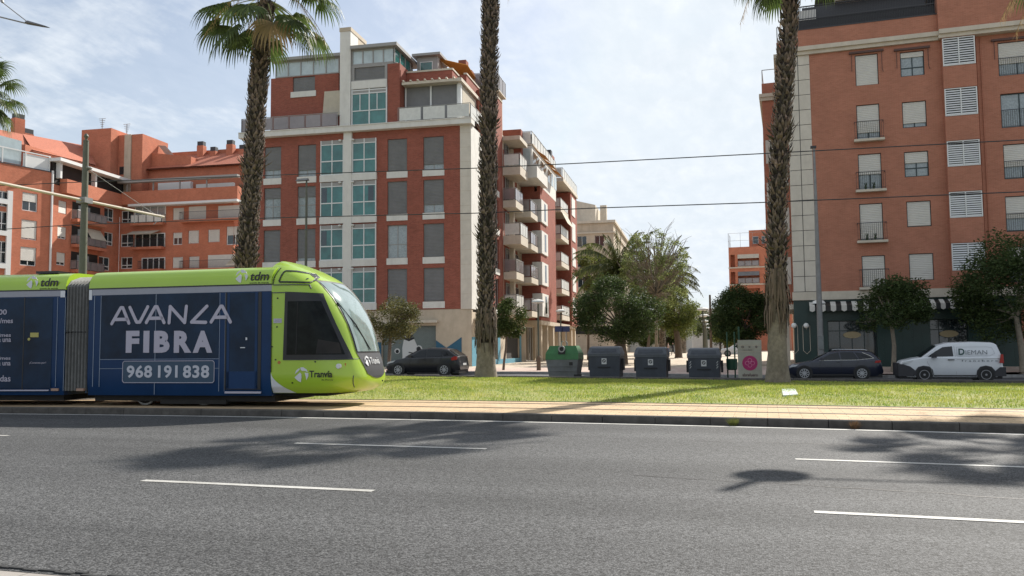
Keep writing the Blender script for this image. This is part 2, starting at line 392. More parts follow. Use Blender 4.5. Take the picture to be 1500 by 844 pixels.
for x0, x1 in ((-6.66, -3.84), (.36, 3.3), (-14.2, -11.2), (7, 10)): lane_mark('lane_marking', 7.95, x0, x1)
kerb('track_kerb', lambda x: 16.14+bend(x, 16.14), -.1, .145, .16, M['kerb'])
strip('track_paving', 16.28, 19.72, .141, M['paver'], rows=6)
TRK = 18.30
M['rail'] = mat('rail_steel', (.04, .032, .028), .5, metal=.3, var=.3, vs=5)
for k, yy in enumerate((TRK-.7175, TRK+.7175)):
    for dy, z in ((0, .149), ):
        mb = MB(); prev = None
        for i in range(151):
            x = -90+i; y = yy+bend(x, yy); a = len(mb.v); mb.v += [(x, y-.05, z), (x, y+.05, z)]
            if prev is not None: mb.face((prev, a, a+1, prev+1))
            prev = a
        struct(mb.build('tram_rail', M['rail']))
mb = MB(); prev = None
for i in range(151):
    x = -90+i; y = 19.70+bend(x, 19.7); a = len(mb.v); mb.v += [(x, y, .12), (x, y, .152), (x, y+.07, .152), (x, y+.07, .12)]
    if prev is not None:
        for e in range(3): mb.face((prev+e, a+e, a+e+1, prev+e+1))
    prev = a
struct(mb.build('grass_edging', M['rail']))

def gr_far(x): return far_k(x)-2.1-.9*ss(x, -12, 6)
M['grass_base'] = mat('grass_soil', (.22, .30, .035), .95, var=.3, vs=2.2, col2=(.32, .29, .10), bump=.5, bs=30)
def z_grass(x, y):
    y0 = 19.7+bend(x, 19.7); y1 = gr_far(x); k = max(0, min(1, (y-y0)/(y1-y0)))
    return .135+.06*math.sin(math.pi*k)**.7+.012*math.sin(x*1.7+y)*math.sin(math.pi*k)
strip('grass_ground', lambda x: 19.75+bend(x, 19.75), gr_far, z_grass, M['grass_base'], rows=24, n=200, x0=-60, x1=40)
strip('second_track_bed', gr_far, far_k, .03, M['kerb2'], rows=2)
kerb('side_street_kerb', far_k, -.1, .145, .15, M['kerb'])
strip('side_street', lambda x: far_k(x)+.13, far_k2, lambda x, y: z_side(x), M['asphalt2'], rows=6)
mb = MB()
struct(kerb('far_kerb', far_k2, lambda x: z_side(x)-.1, lambda x: z_side(x)+.15, .15, M['kerb2']))
strip('far_pavement', lambda x: far_k2(x)+.13, lambda x: 53, lambda x, y: (z_side(x)+.145)+(.12-(z_side(x)+.145))*ss(y, 46, 53), M['tile_pink'], rows=8)
strip('plaza', lambda x: 53, lambda x: 190, lambda x, y: .12+.3*ss(y, 70, 160), M['tile_cream'], x0=-160, x1=80, n=40, rows=16)

# filled cracks and a repaired trench in the carriageway
r9 = random.Random(9)
for (x0, y0, dx, dy, n_) in ((-1.5, 9.6, .25, -.03, 22), (2.2, 13.1, -.3, .02, 30)):
    mb = MB(); x, y = x0, y0; prev = None
    for i in range(n_):
        w_ = r9.uniform(.004, .010); a = len(mb.v); mb.v += [(x, y-w_, .0062), (x, y+w_, .0062)]
        if prev is not None: mb.face((prev, a, a+1, prev+1))
        prev = a; x += dx*r9.uniform(.6, 1.2); y += dy+r9.uniform(-.05, .05)
    struct(mb.build('road_crack', M['rail']))
# blades of grass, too many to count
def grass():
    rnd = np.random.RandomState(3); n = 170000
    x = rnd.uniform(-19, 11, n); k = rnd.uniform(0, 1, n)**.85
    V = []; 
    y0 = np.array([19.80+bend(a, 19.8) for a in x]); y1 = np.array([gr_far(a) for a in x]); y = y0+(y1-y0)*k
    # thin and dry patches
    dry = np.sin(x*.9+1)*np.sin(y*.7+x*.3)+.5*np.sin(x*2.3+y*1.9)
    keep = rnd.uniform(-1.2, 1.6, n) < (.9-dry*.55); x, y, dry = x[keep], y[keep], dry[keep]; n = len(x)
    z = np.array([z_grass(a, b) for a, b in zip(x, y)])
    h = rnd.uniform(.03, .075, n)*(1-.25*np.clip(dry, 0, 1)); wd = rnd.uniform(.006, .013, n); an = rnd.uniform(0, math.pi, n); lx = rnd.normal(0, .03, n); ly = rnd.normal(0, .03, n)
    dx = np.cos(an)*wd; dy = np.sin(an)*wd
    P = np.empty((n, 3, 3)); P[:, 0] = np.c_[x-dx, y-dy, z-.01]; P[:, 1] = np.c_[x+dx, y+dy, z-.01]; P[:, 2] = np.c_[x+lx, y+ly, z+h]
    me = bpy.data.meshes.new('grass'); me.vertices.add(n*3); me.vertices.foreach_set('co', P.reshape(-1)); me.loops.add(n*3); me.loops.foreach_set('vertex_index', np.arange(n*3, dtype=np.int32))
    me.polygons.add(n); me.polygons.foreach_set('loop_start', np.arange(0, n*3, 3, dtype=np.int32)); me.polygons.foreach_set('loop_total', np.full(n, 3, dtype=np.int32))
    m_ = mat('grass_blades', (.23, .40, .04), .7, var=.4, vs=1.1, col2=(.46, .45, .11), island=.3, trans=.5)
    me.materials.append(m_); me.update(); me.validate(); o = bpy.data.objects.new('grass', me); C.objects.link(o)
    tag(o, 'bright green mown grass with yellow dry patches between the tram track and the kerb', 'grass', kind='stuff')
grass()

# ------------------------------------------------------------------ facade helpers
def wall_holes(mb, a0, a1, z0, z1, holes, t=0., depth=.22, thick=.3):
    """front skin of a wall with openings (a0,a1,z0,z1), their reveals, and the wall's outer edges"""
    xs = sorted({a0, a1, *[min(max(h[i], a0), a1) for h in holes for i in (0, 1)]}); zs = sorted({z0, z1, *[min(max(h[i], z0), z1) for h in holes for i in (2, 3)]})
    for i in range(len(xs)-1):
        for j in range(len(zs)-1):
            cx, cz = (xs[i]+xs[i+1])/2, (zs[j]+zs[j+1])/2
            if any(h[0] < cx < h[1] and h[2] < cz < h[3] for h in holes): continue
            mb.poly([(xs[i], t, zs[j]), (xs[i+1], t, zs[j]), (xs[i+1], t, zs[j+1]), (xs[i], t, zs[j+1])])
    for h in holes:
        p, q, r, s_ = h; d = t-depth
        mb.poly([(p, t, r), (p, t, s_), (p, d, s_), (p, d, r)]); mb.poly([(q, t, r), (q, d, r), (q, d, s_), (q, t, s_)])
        mb.poly([(p, t, s_), (q, t, s_), (q, d, s_), (p, d, s_)]); mb.poly([(p, t, r), (p, d, r), (q, d, r), (q, t, r)])
        mb.poly([(p, d, r), (q, d, r), (q, d, s_), (p, d, s_)])
    d = t-thick
    mb.poly([(a0, t, z0), (a0, t, z1), (a0, d, z1), (a0, d, z0)]); mb.poly([(a1, t, z0), (a1, d, z0), (a1, d, z1), (a1, t, z1)])
    mb.poly([(a0, t, z1), (a1, t, z1), (a1, d, z1), (a0, d, z1)])
def window(fr, par, h, t=0., depth=.2, frame='frame_white', pane='glass_dark', cols=2, rows=1, blind=0., blindm='blind_white', fw=.05, label=None, split=None):
    """frame in an opening, one pane behind it, a roller blind let down by the share `blind`"""
    a0, a1, z0, z1 = h; d = t-depth; f = MB(fr)
    f.box(a0+.003, a0+fw, d+.02, d+.08, z0+.003, z1-.003); f.box(a1-fw, a1-.003, d+.02, d+.08, z0+.003, z1-.003)
    f.box(a0+fw, a1-fw, d+.022, d+.078, z0+.003, z0+fw); f.box(a0+fw, a1-fw, d+.022, d+.078, z1-fw, z1-.003)
    for c in range(1, cols): x = a0+(a1-a0)*c/cols; f.box(x-fw*.5, x+fw*.5, d+.024, d+.075, z0+fw, z1-fw)
    for r in range(1, rows):
        z = z0+(z1-z0)*(r/rows if split is None else split); f.box(a0+fw, a1-fw, d+.026, d+.072, z-fw*.5, z+fw*.5)
    w_ = f.build('window', M[frame], par)
    p = MB(fr); p.box(a0+fw*.5, a1-fw*.5, d+.03, d+.045, z0+fw*.5, z1-fw*.5); p.build('pane', M[pane], w_)
    if blind > 0:
        b = MB(fr); zt_ = z1-fw*.7; zb = max(zt_-(z1-z0)*blind, z0+fw*.6); n = max(1, int((zt_-zb)/.10)); hh = (zt_-zb)/n
        for i in range(n):
            zz_ = zb+hh*i; 
            e_ = fw*.75; q = [(a0+e_, d+.115, zz_), (a1-e_, d+.115, zz_), (a1-e_, d+.13, zz_+hh*.5), (a0+e_, d+.13, zz_+hh*.5), (a1-e_, d+.115, zz_+hh*.93), (a0+e_, d+.115, zz_+hh*.93), (a1-e_, d+.108, zz_+hh), (a0+e_, d+.108, zz_+hh)]
            b.poly([q[0], q[1], q[2], q[3]]); b.poly([q[3], q[2], q[4], q[5]]); b.poly([q[5], q[4], q[6], q[7]])
        b.build('roller_blind', M[blindm], w_)
    if label: w_['label'] = label
    return w_
def balcony(fr, par, a0, a1, t0, t1, z, h=1.0, slab=.25, slabm='cream', kind='bars', panel='rail_pale', front=True, left=True, right=True, fascia=0.):
    s_ = MB(fr); s_.box(a0, a1, t0, t1, z-slab, z)
    if fascia: s_.box(a0-.03, a1+.03, t1+.001, t1+.06, z-slab-.0, z+fascia)
    b = s_.build('balcony', M[slabm], par); r = MB(fr)
    sides = []
    if front: sides.append(((a0+.04, t1-.04), (a1-.04, t1-.04)))
    if left: sides.append(((a0+.04, t0+.02), (a0+.04, t1-.04)))
    if right: sides.append(((a1-.04, t0+.02), (a1-.04, t1-.04)))
    pn = MB(fr)
    for (p, q) in sides:
        r.tube([(*p, z+h), (*q, z+h)], .025, 6)
        ln = math.hypot(q[0]-p[0], q[1]-p[1])
        if kind == 'bars':
            r.tube([(*p, z+.1), (*q, z+.1)], .015, 5); n = max(2, int(ln/.12))
            for i in range(n+1): k = i/n; x, y = p[0]+(q[0]-p[0])*k, p[1]+(q[1]-p[1])*k; r.tube([(x, y, z+.08), (x, y, z+h)], .011, 4, False)
        else:
            n = max(1, int(round(ln/1.1)))
            for i in range(n+1): k = i/n; x, y = p[0]+(q[0]-p[0])*k, p[1]+(q[1]-p[1])*k; r.tube([(x, y, z), (x, y, z+h)], .022, 5, False)
            for i in range(n):
                k0, k1 = (i+.06)/n, (i+.94)/n; x0, y0, x1, y1 = p[0]+(q[0]-p[0])*k0, p[1]+(q[1]-p[1])*k0, p[0]+(q[0]-p[0])*k1, p[1]+(q[1]-p[1])*k1
                pn.box(min(x0, x1)-(.008 if x0 == x1 else 0), max(x0, x1)+(.008 if x0 == x1 else 0), min(y0, y1)-(.008 if y0 == y1 else 0), max(y0, y1)+(.008 if y0 == y1 else 0), z+.08, z+h-.06)
    rl = r.build('railing', M['metal_grey' if kind != 'bars' else 'metal_dark'], b)
    if pn.v: pn.build('railing_panel', M[panel], b)
    return b
def boxpart(fr, par, name, m_, *bs):
    mb = MB(fr)
    for b in bs: mb.box(*b)
    return mb.build(name, M[m_] if isinstance(m_, str) else m_, par)

# ------------------------------------------------------------------ central corner block (brick, white pillar, glazed bays)
p = G(676, 537, .12); CB = Fr(p[0], p[1], 4.3)
cbo = thing('apartment_building', 'dark red brick corner block with white pillar and teal glazed bays behind the tram', 'building', CB.w(0, 0, 0), 'blocks of flats round the junction')
SILL = [14.36, 11.20, 7.98, 4.76, 1.6]
cols = {'A': (-15.47, -14.10), 'B': (-12.72, -11.25), 'E': (-5.57, -4.06), 'F': (-2.81, -1.26)}
blinds = {'A': (.72, .32, 1, 1), 'B': (.78, .32, .88, 1), 'E': (1, 1, 0, 1), 'F': (.82, .74, 1, .97)}
holes = []; bays = []
for c, (a0, a1) in cols.items():
    for r in range(4): holes.append((a0, a1, SILL[r]+.02, SILL[r]+2.45))
for a0, a1 in ((-10.83, -8.98), (-8.30, -6.42)):
    for r in range(4): bays.append((a0, a1, SILL[r]-.12, SILL[r]+2.62))
FL = -16.9
ground_holes = [(-15.3, -11.2, .12, 3.1), (-6.0, -1.9, .12, 3.05)]
mb = MB(CB); wall_holes(mb, FL, -.02, 4.22, 17.50, holes+bays+[(-8.93, -8.34, 4.22, 17.5)], depth=.24)
wall = mb.build('wall', M['brick_dark'], cbo)
mb = MB(CB); mb.box(FL, -.05, -17, -.32, .12, 17.5); mb.box(-.3, .6, -17, -.9, .12, 17.5); mb.build('core', M['interior'], cbo)
mb = MB(CB); wall_holes(mb, FL, .765, .1, 4.20, ground_holes, t=-.02, depth=.3); mb.box(FL, .05, -.34, -.06, 4.202, 4.218); mb.build('shopfront_wall', M['beige_wall'], cbo)
for c, (a0, a1) in cols.items():
    for r in range(4):
        h = (a0, a1, SILL[r]+.02, SILL[r]+2.45); bl = blinds[c][r]
        wn = window(CB, cbo, h, frame='frame_grey', pane='glass_curtain', cols=2, rows=2, split=.42, blind=bl, blindm='blind_grey')
        sm = MB(CB); sm.box(a0-.05, a1+.05, -.2, .05, SILL[r]-.46, SILL[r]+.015); sm.build('sill', M['white_render'], wn)
# glazed bays between the white pillar
for k, (a0, a1) in enumerate(((-10.83, -8.98), (-8.30, -6.42))):
    for r in range(4):
        z0 = SILL[r]; z1 = z0+2.62; f = MB(CB); x = (a0+a1)/2; t = .12
        for xx, w_ in ((a0, .07), (x-.035, .07), (a1-.07, .07)): f.box(xx, xx+w_, -.1, t, z0, z1)
        f.box(a0+.072, a1-.072, -.1, t-.003, z0+.0, z0+.07); f.box(a0+.072, a1-.072, -.1, t-.003, z0+1.0, z0+1.08); f.box(a0+.072, a1-.072, -.1, t-.003, z1-.36, z1-.30)
        b = f.build('bay_window', M['frame_white'], cbo)
        for q0, q1 in ((a0+.03, x-.002), (x+.002, a1-.03)): g = MB(CB); g.box(q0, q1, -.05, t-.04, z0+.03, z1-.33); g.build('pane', M['glass_teal'], b)
        g = MB(CB); g.box(a0+.03, a1-.03, -.05, t-.03, z1-.32, z1-.005); g.build('head_panel', M['frame_grey'], b)
        if (k, r) in ((0, 1), (1, 1), (0, 2)):
            g = MB(CB); q = a1-.62 if k else a0+.1; g.box(q, q+.42, t-.04, t-.03, z0+1.12, z0+2.2); g.build('open_sash', M['glass_dark'], b)
        g = MB(CB); q = a1-.25 if k == 0 else a0+.1; g.lathe(q, .22, [(.02, z1-.14), (.10, z1-.12), (.12, z1-.03), (.03, z1+.0)], 10); g.build('wall_lamp', M['frame_white'], b)
        g = MB(CB); g.box(a0-.04, a1+.04, -.1, .16, z0-.50, z0-.003); g.build('spandrel', M['white_render'], b)
mb = MB(CB); mb.box(-8.96, -8.32, -.1, .20, 4.22, 17.49); mb.box(-9.29, -8.45, -1.3, .16, 17.95, 25.2); mb.build('pillar', M['white_render'], cbo)
mb = MB(CB); mb.box(-9.33, -8.41, -2.9, .2, 25.205, 25.5); mb.box(-9.28, -8.46, -2.85, -1.35, 22, 25.2); mb.build('chimney', M['beige_wall'], cbo)
# ledge over the fifth storey, wrapping the corner
mb = MB(CB); mb.box(FL-.5, .95, -.5, .5, 17.50, 17.88); mb.box(FL-.5, .97, -.45, .55, 17.882, 17.94); mb.build('cornice', M['white_render'], cbo)
# white stone strip and lit gable
mb = MB(CB); mb.box(-.018, .775, -.3, .05, 4.2, 17.49); mb.build('corner_panel', M['stone'], cbo)
j = MB(CB)
for i in range(1, 13): j.box(-.01, .775, .052, .054, 4.2+i*1.06, 4.2+i*1.06+.02)
j.build('panel_joint', M['beige_wall'], cbo)
# penthouse, left part
TB = -1.1
mb = MB(CB); wall_holes(mb, -15.6, -9.95, 17.95, 22.5, [(-13.75, -11.9, 21.3, 22.45)], t=TB, depth=.2); mb.box(-15.6, -9.95, -9, TB-.3, 17.95, 22.45); mb.build('penthouse_wall', M['brick_dark'], cbo)
window(CB, cbo, (-13.75, -11.9, 21.3, 22.45), t=TB, frame='frame_grey', cols=2, blind=1, blindm='blind_grey')
mb = MB(CB); mb.box(-13.9, -11.8, TB-.1, TB+.06, 20.85, 21.29); mb.build('sill', M['white_render'], cbo)
def glazed(a0, a1, z0, z1, t, n, pane='glass_sky', par=None):
    f = MB(CB); w_ = (a1-a0)/n
    for i in range(n+1): f.box(a0+i*w_-.04, a0+i*w_+.04, t-.1, t, z0, z1)
    f.box(a0+.042, a1-.042, t-.1, t-.004, z0, z0+.08); f.box(a0+.042, a1-.042, t-.1, t-.004, z1-.1, z1)
    b = f.build('glazed_gallery', M['frame_grey'], par or cbo); g = MB(CB); g.box(a0+.02, a1-.02, t-.09, t-.05, z0+.02, z1-.02); g.build('pane', M[pane], b); return b
glazed(-15.2, -9.95, 22.52, 23.75, TB, 5)
mb = MB(CB); mb.box(-15.5, -9.5, -7, TB+.35, 23.76, 23.98); mb.build('flat_roof', M['frame_grey'], cbo)
def glass_rail(fr, pts, z, h, panel, post=.03, par=cbo, step=1.35):
    r = MB(fr); g = MB(fr)
    for p, q in zip(pts[:-1], pts[1:]):
        ln = math.hypot(q[0]-p[0], q[1]-p[1]); n = max(1, round(ln/step)); r.tube([(*p, z+h), (*q, z+h)], .025, 6)
        for i in range(n+1): k = i/n; x, y = p[0]+(q[0]-p[0])*k, p[1]+(q[1]-p[1])*k; r.tube([(x, y, z), (x, y, z+h)], post*.8, 5, False)
        for i in range(n):
            k0, k1 = (i+.05)/n, (i+.95)/n; A = (p[0]+(q[0]-p[0])*k0, p[1]+(q[1]-p[1])*k0); B = (p[0]+(q[0]-p[0])*k1, p[1]+(q[1]-p[1])*k1)
            dx, dy = (B[1]-A[1])/ln*.01*n, (B[0]-A[0])/ln*.01*n
            g.poly([(A[0], A[1], z+.08), (B[0], B[1], z+.08), (B[0], B[1], z+h-.05), (A[0], A[1], z+h-.05)])
            g.poly([(A[0]-dx, A[1]-dy-.008, z+.08), (A[0]-dx, A[1]-dy-.008, z+h-.05), (B[0]-dx, B[1]-dy-.008, z+h-.05), (B[0]-dx, B[1]-dy-.008, z+.08)])
    o = r.build('railing', M['metal_grey'], par)
    if panel: g.build('railing_panel', M[panel], o)
    return o
glass_rail(CB, [(-17.2, -3), (-17.2, .4), (-9.35, .4)], 17.94, 1.05, 'rail_glass')
mb = MB(CB); mb.prism([(-10.9, 21.0), (-9.4, 21.0), (-9.4, 19.1), (-11.05, 19.1)], TB+.15, TB+.45); mb.build('awning', M['awning_cream'], cbo)
# penthouse, middle glazed bay with white band
mb = MB(CB); mb.box(-8.42, -5.6, -.5, .1, 20.75, 21.35); mb.build('parapet_band', M['white_render'], cbo)
mb = MB(CB)
for xx in (-8.4, -7.03, -5.68): mb.box(xx, xx+.09, -.5, .08, 17.96, 20.74)
for zz_ in (17.96, 19.05, 20.35, 20.6): mb.box(-8.3, -5.69, -.5, .075, zz_, zz_+.07)
for xx in (-7.75, -6.4): mb.box(xx, xx+.06, -.5, .07, 19.13, 20.34)
b = mb.build('bay_window', M['frame_white'], cbo); g = MB(CB); g.box(-8.35, -5.65, -.45, .03, 17.98, 20.34); g.build('pane', M['glass_teal'], b); g = MB(CB); g.box(-8.35, -5.65, -.44, .04, 20.36, 20.72); g.build('head_panel', M['frame_grey'], b)
mb = MB(CB); wall_holes(mb, -8.42, -5.6, 21.352, 22.5, [(-8.2, -5.8, 21.45, 22.4)], t=0, depth=.2); mb.build('penthouse_wall', M['frame_grey'], cbo)
window(CB, cbo, (-8.2, -5.8, 21.45, 22.4), t=0, frame='frame_grey', cols=2, blind=1, blindm='blind_grey')
glazed(-8.35, -5.1, 22.6, 23.75, 0, 4)
mb = MB(CB); mb.box(-8.42, -4.85, -4.5, .0, 22.505, 22.59); mb.box(-8.42, -4.75, -5.2, .35, 23.76, 24.0); mb.box(-8.38, -5.15, -4.5, -.12, 17.96, 23.75); mb.build('flat_roof', M['frame_grey'], cbo)
mb = MB(CB); mb.box(-5.58, -4.62, -9, -.0, 17.95, 22.5); mb.box(-4.61, -4.58, -9, -.1, 17.95, 22.0); mb.build('penthouse_wall', M['brick_dark'], cbo)
sd_ = CB.sub(-4.62, 0, 90)
def side_glazed(fr, a0, a1, z0, z1, t, n):
    f = MB(fr); w_ = (a1-a0)/n
    for i in range(n+1): f.box(a0+i*w_-.05, a0+i*w_+.05, t-.1, t+.02, z0, z1)
    b = f.build('glazed_gallery', M['frame_grey'], cbo); g = MB(fr); g.box(a0, a1, t-.09, t-.03, z0, z1); g.build('pane', M['glass_teal'], b)
side_glazed(sd_, 0.05, 3.6, 22.52, 23.74, -.42, 3)
# recessed small glazed room with its own roof
mb = MB(CB); mb.box(-4.6, -2.9, -6.4, -3.9, 21.9, 24.2); mb.build('penthouse_wall', M['frame_grey'], cbo)
window(CB, cbo, (-4.35, -3.3, 22.2, 23.8), t=-3.7, frame='frame_white', pane='glass_teal', cols=1)
mb = MB(CB); mb.box(-4.9, -2.6, -6.6, -3.5, 24.21, 24.4); mb.build('flat_roof', M['frame_grey'], cbo)
# terrace parapet with white coping, brick
mb = MB(CB); mb.box(-4.57, -1.0, -9, -1.4, 17.95, 22.15); mb.box(-1.0, -.4, -13, -3.2, 17.95, 22.3); mb.box(-.39, .75, -10.3, -6.2, 17.5, 22.0); mb.build('penthouse_wall', M['brick_dark'], cbo)
mb = MB(CB); mb.box(-4.57, -.95, -1.7, -1.35, 22.152, 22.28); mb.box(-1.28, -.94, -9, -1.71, 22.152, 22.28); mb.box(-.6, -.34, -13, -3.1, 22.302, 22.42); mb.box(.5, .8, -10.3, -6.15, 22.002, 22.12); mb.build('coping', M['cream'], cbo)
mb = MB(CB); mb.box(-2.4, -1.75, -8.8, -8.0, 22.2, 25.2); mb.build('chimney', M['brick_dark'], cbo)
mb = MB(CB); mb.box(-3.2, -1.5, -12, -8.9, 22.2, 24.6); mb.build('lift_housing', M['brick_dark'], cbo)
# ochre awning over the terrace: a sloping sheet seen from below
def Pc(px, py, t): a_, z_ = CB.sz(px, py, t); return (a_, t, z_)
aw_ = [Pc(641, 86, -4.2), Pc(685, 96, -7.0), Pc(708, 132, -11.5), Pc(672, 108, -7.5)]
mb = MB(CB); mb.poly(aw_); mb.poly([(q[0], q[1], q[2]+.05) for q in aw_[::-1]]); mb.poly([Pc(641, 86, -4.2), Pc(672, 108, -7.5), Pc(664, 104, -5.0)]); mb.build('awning', M['awning_ochre'], cbo)
# enclosed balcony with pergola roof at the corner
mb = MB(CB); mb.box(-4.5, -.25, -1.38, -.1, 20.85, 21.05)
for i in range(8): x = -4.4+i*.55; mb.box(x, x+.1, -1.38, .05, 21.052, 21.15)
mb.box(-.24, .1, -5.2, .0, 20.8, 21.05); mb.build('pergola', M['cream'], cbo)
mb = MB(CB); mb.box(-4.4, -2.55, -.9, -.84, 18.0, 20.83); mb.box(-2.4, -.5, -.9, -.84, 18.0, 20.83); mb.box(-4.56, -.45, -1.36, -.95, 18.0, 20.83); mb.build('roller_blind', M['blind_grey'], cbo)
mb = MB(CB)
for x in (-4.5, -2.54, -.48): mb.box(x, x+.12, -.92, -.78, 17.96, 20.84)
mb.box(-.34, -.1, -.9, -.5, 17.96, 20.8); mb.build('post', M['frame_white'], cbo)
glass_rail(CB, [(-4.6, .4), (.86, .4), (.86, -5)], 17.94, 1.05, 'rail_pale', step=1.7)
mb = MB(CB); mb.box(-.2, -.1, -4.9, -1.0, 18, 20.75); mb.build('blind_side', M['awning_cream'], cbo)
# shopfront: dado in two blues, roller shutter with mural, canopy
mb = MB(CB); mb.prism([(-10.6, .12), (-6.02, .12), (-6.02, 1.9), (-10.6, 1.9)], .0, .02); mb.build('painted_dado', M['blue_paint'], cbo); mb = MB(CB); mb.prism([(-1.88, .12), (.02, .12), (.02, 2.2), (-1.1, 1.45), (-1.88, 2.0)], .0, .02); mb.build('painted_dado', M['blue_paint'], cbo)
mb = MB(CB); n = 28
for i in range(n): mb.box(-5.99, -1.91, -.30, -.285+(.012 if i % 2 else 0), .13+i*(2.9/n), .13+(i+1)*(2.9/n)-.004)
sh = mb.build('roller_shutter', mat('shutter_grey_green', (.16, .19, .18), .6, var=.1, vs=1), cbo)
mb = MB(CB)
def blob(cx, cz, rx, rz, t, k=18): mb.prism([(cx+rx*math.cos(2*math.pi*i/k), cz+rz*math.sin(2*math.pi*i/k)) for i in range(k)], t, t+.004)
blob(-4.05, 2.45, .33, .38, -.262); mb.prism([(-4.5, .6), (-3.4, .6), (-3.38, 1.6), (-3.6, 2.1), (-4.0, 2.3), (-4.4, 2.05), (-4.52, 1.5)], -.262, -.258); blob(-4.9, 1.25, .22, .2, -.262); blob(-3.25, 1.35, .27, .3, -.258)
for q in ((-5.3, 1.6), (-5.15, 1.9), (-5.0, 2.2), (-5.35, 2.35)): stroke(mb, [(q[0], q[1]), (q[0], q[1]+.18), (q[0]+.12, q[1]+.2)], .035, -.262)
mb.build('mural_figure', mat('mural_white', (.62, .62, .60), .7), sh)
mb = MB(CB); blob(-4.0, 2.40, .28, .24, -.254); mb.prism([(-4.4, 2.1), (-4.0, 1.95), (-3.6, 2.12), (-3.6, 2.22), (-4.4, 2.22)], -.254, -.25); blob(-4.9, 1.22, .13, .13, -.254); blob(-3.27, 1.38, .17, .19, -.252); stroke(mb, [(-4.0, 1.15), (-3.75, 1.1)], .07, -.252); mb.build('mural_shade', M['black'], sh)
mb = MB(CB); mb.box(-5.8, -1.7, 0, .35, 3.28, 3.42); mb.box(-5.8, -1.7, .35, .37, 3.25, 3.44); mb.build('canopy', M['cream'], cbo)
mb = MB(CB); mb.box(-15.28, -11.22, -.3, -.28, .13, 3.05); mb.build('roller_shutter', M['blind_grey'], cbo)

# side street front, in sunlight
CS = CB.sub(.78, 0, 90)
def S(px, py, t=0): return CS.sz(px, py, t)
mb = MB(CS); mb.box(-.04, 3.2, -.5, .02, 4.2, 17.49); mb.build('gable_panel', M['white_render'], cbo)
mb = MB(CS); wall_holes(mb, 3.2, 10.2, 4.0, 20.2, [(7.2, 8.6, SILL[r]-.2, SILL[r]+2.2) for r in range(4)], t=0); mb.build('wall', M['brick_dark'], cbo)
for r in range(4):
    wn = window(CS, cbo, (7.2, 8.6, SILL[r]-.2, SILL[r]+2.2), frame='frame_grey', cols=2); sm = MB(CS); sm.box(7.1, 8.7, -.1, .06, SILL[r]-.7, SILL[r]-.22); sm.build('sill', M['white_render'], wn)
mb = MB(CS); mb.box(.45, 41, -9, -.36, .12, 17.4); mb.box(10.25, 27, -9, -.4, 17.4, 19.1); mb.build('core', M['interior'], cbo)
mb = MB(CS); mb.box(10.2, 17.9, -.35, -.02, 4.0, 18.2); mb.box(12.9, 13.6, -.018, .3, 4.2, 18.7); mb.build('wall', M['cream'], cbo)
mb = MB(CS); mb.box(10.4, 12.6, -.018, .01, 4, 18.1); mb.box(14.2, 15.9, -.018, .01, 4, 16.2); mb.build('recess_wall', M['brick_dark'], cbo)
FA = [16.6, 13.7, 10.75, 7.7, 4.75]; FB = [13.35, 10.5, 7.55, 4.6]; FV = [12.95, 10.05, 7.15, 4.25]; FC = [16.3, 13.4, 10.5, 7.6, 4.8]
for i, z in enumerate(FA):
    big_ = i in (0, 2)
    balcony(CS, cbo, 10.25, 13.3, 0, 1.5 if big_ else 1.1, z, 1.05, .75 if big_ else .6, 'cream', 'panel', 'rail_glass' if i % 2 else 'rail_pale', right=False)
    window(CS, cbo, (10.8, 12.1, z, z+2.1), t=.06, depth=.03, frame='frame_grey', pane='glass_dark', cols=2)
for i, z in enumerate(FB):
    balcony(CS, cbo, 14.2, 17.6, 0, 1.6, z, 1.05, .5, 'cream', 'panel', 'rail_glass', right=False)
    window(CS, cbo, (14.5, 15.8, z, z+2.1), t=.06, depth=.03, frame='frame_grey', pane='glass_dark', cols=2)
mb = MB(CS); mb.box(10.22, 13.4, -.3, 1.5, 18.8, 19.15); mb.build('balcony_roof', M['cream'], cbo)
mb = MB(CS); mb.box(10.22, 17.9, -.34, -.03, 18.21, 19.3); mb.build('wall', M['cream'], cbo)
mb = MB(CS); mb.box(13.35, 14.1, -3, .95, 18.0, 20.5); mb.build('stair_wall', M['brick_dark'], cbo)
mb = MB(CS); mb.box(9.5, 12.5, -4, -.5, 19.0, 23.0); mb.build('lift_housing', M['beige_wall'], cbo)
mb = MB(CS); mb.box(9.3, 12.7, -4.2, -.2, 23.02, 23.12); mb.build('roof_slab', M['cream'], cbo)
glass_rail(CS, [(9.3, -4), (9.3, -.25), (12.7, -.25)], 23.1, 1.3, 'rail_glass', step=1)
# jutting top floor over the second stack
mb = MB(CS); mb.box(14.15, 27, -.3, 1.75, 16.3, 19.18); mb.box(14.13, 19.5, 1.751, 2.2, 16.32, 17.5); mb.build('upper_storey', M['white_render'], cbo)
mb = MB(CS)
for a in np.arange(14.6, 26.4, 1.9): mb.box(a, a+1.4, 1.752, 1.77, 17.5, 18.8)
mb.box(14.10, 14.12, .4, 1.6, 17.5, 18.9); mb.build('window_band', M['glass_sky'], cbo)
mb = MB(CS)
for a in np.arange(14.9, 26, 3.8): mb.poly([(a, 1.9, 19.0), (a+3, 1.9, 19.0), (a+3, 2.8, 18.4), (a, 2.8, 18.4)]); mb.poly([(a, 1.9, 18.98), (a, 2.8, 18.38), (a+3, 2.8, 18.38), (a+3, 1.9, 18.98)])
mb.build('awning', M['awning_ochre'], cbo)
mb = MB(CS); mb.box(14.1, 27.1, -.3, 1.9, 19.2, 19.33); mb.build('roof_slab', M['cream'], cbo)
glass_rail(CS, [(14.2, -2), (14.2, 1.75), (27, 1.75)], 19.33, 1.15, 'rail_pale', step=1.5)
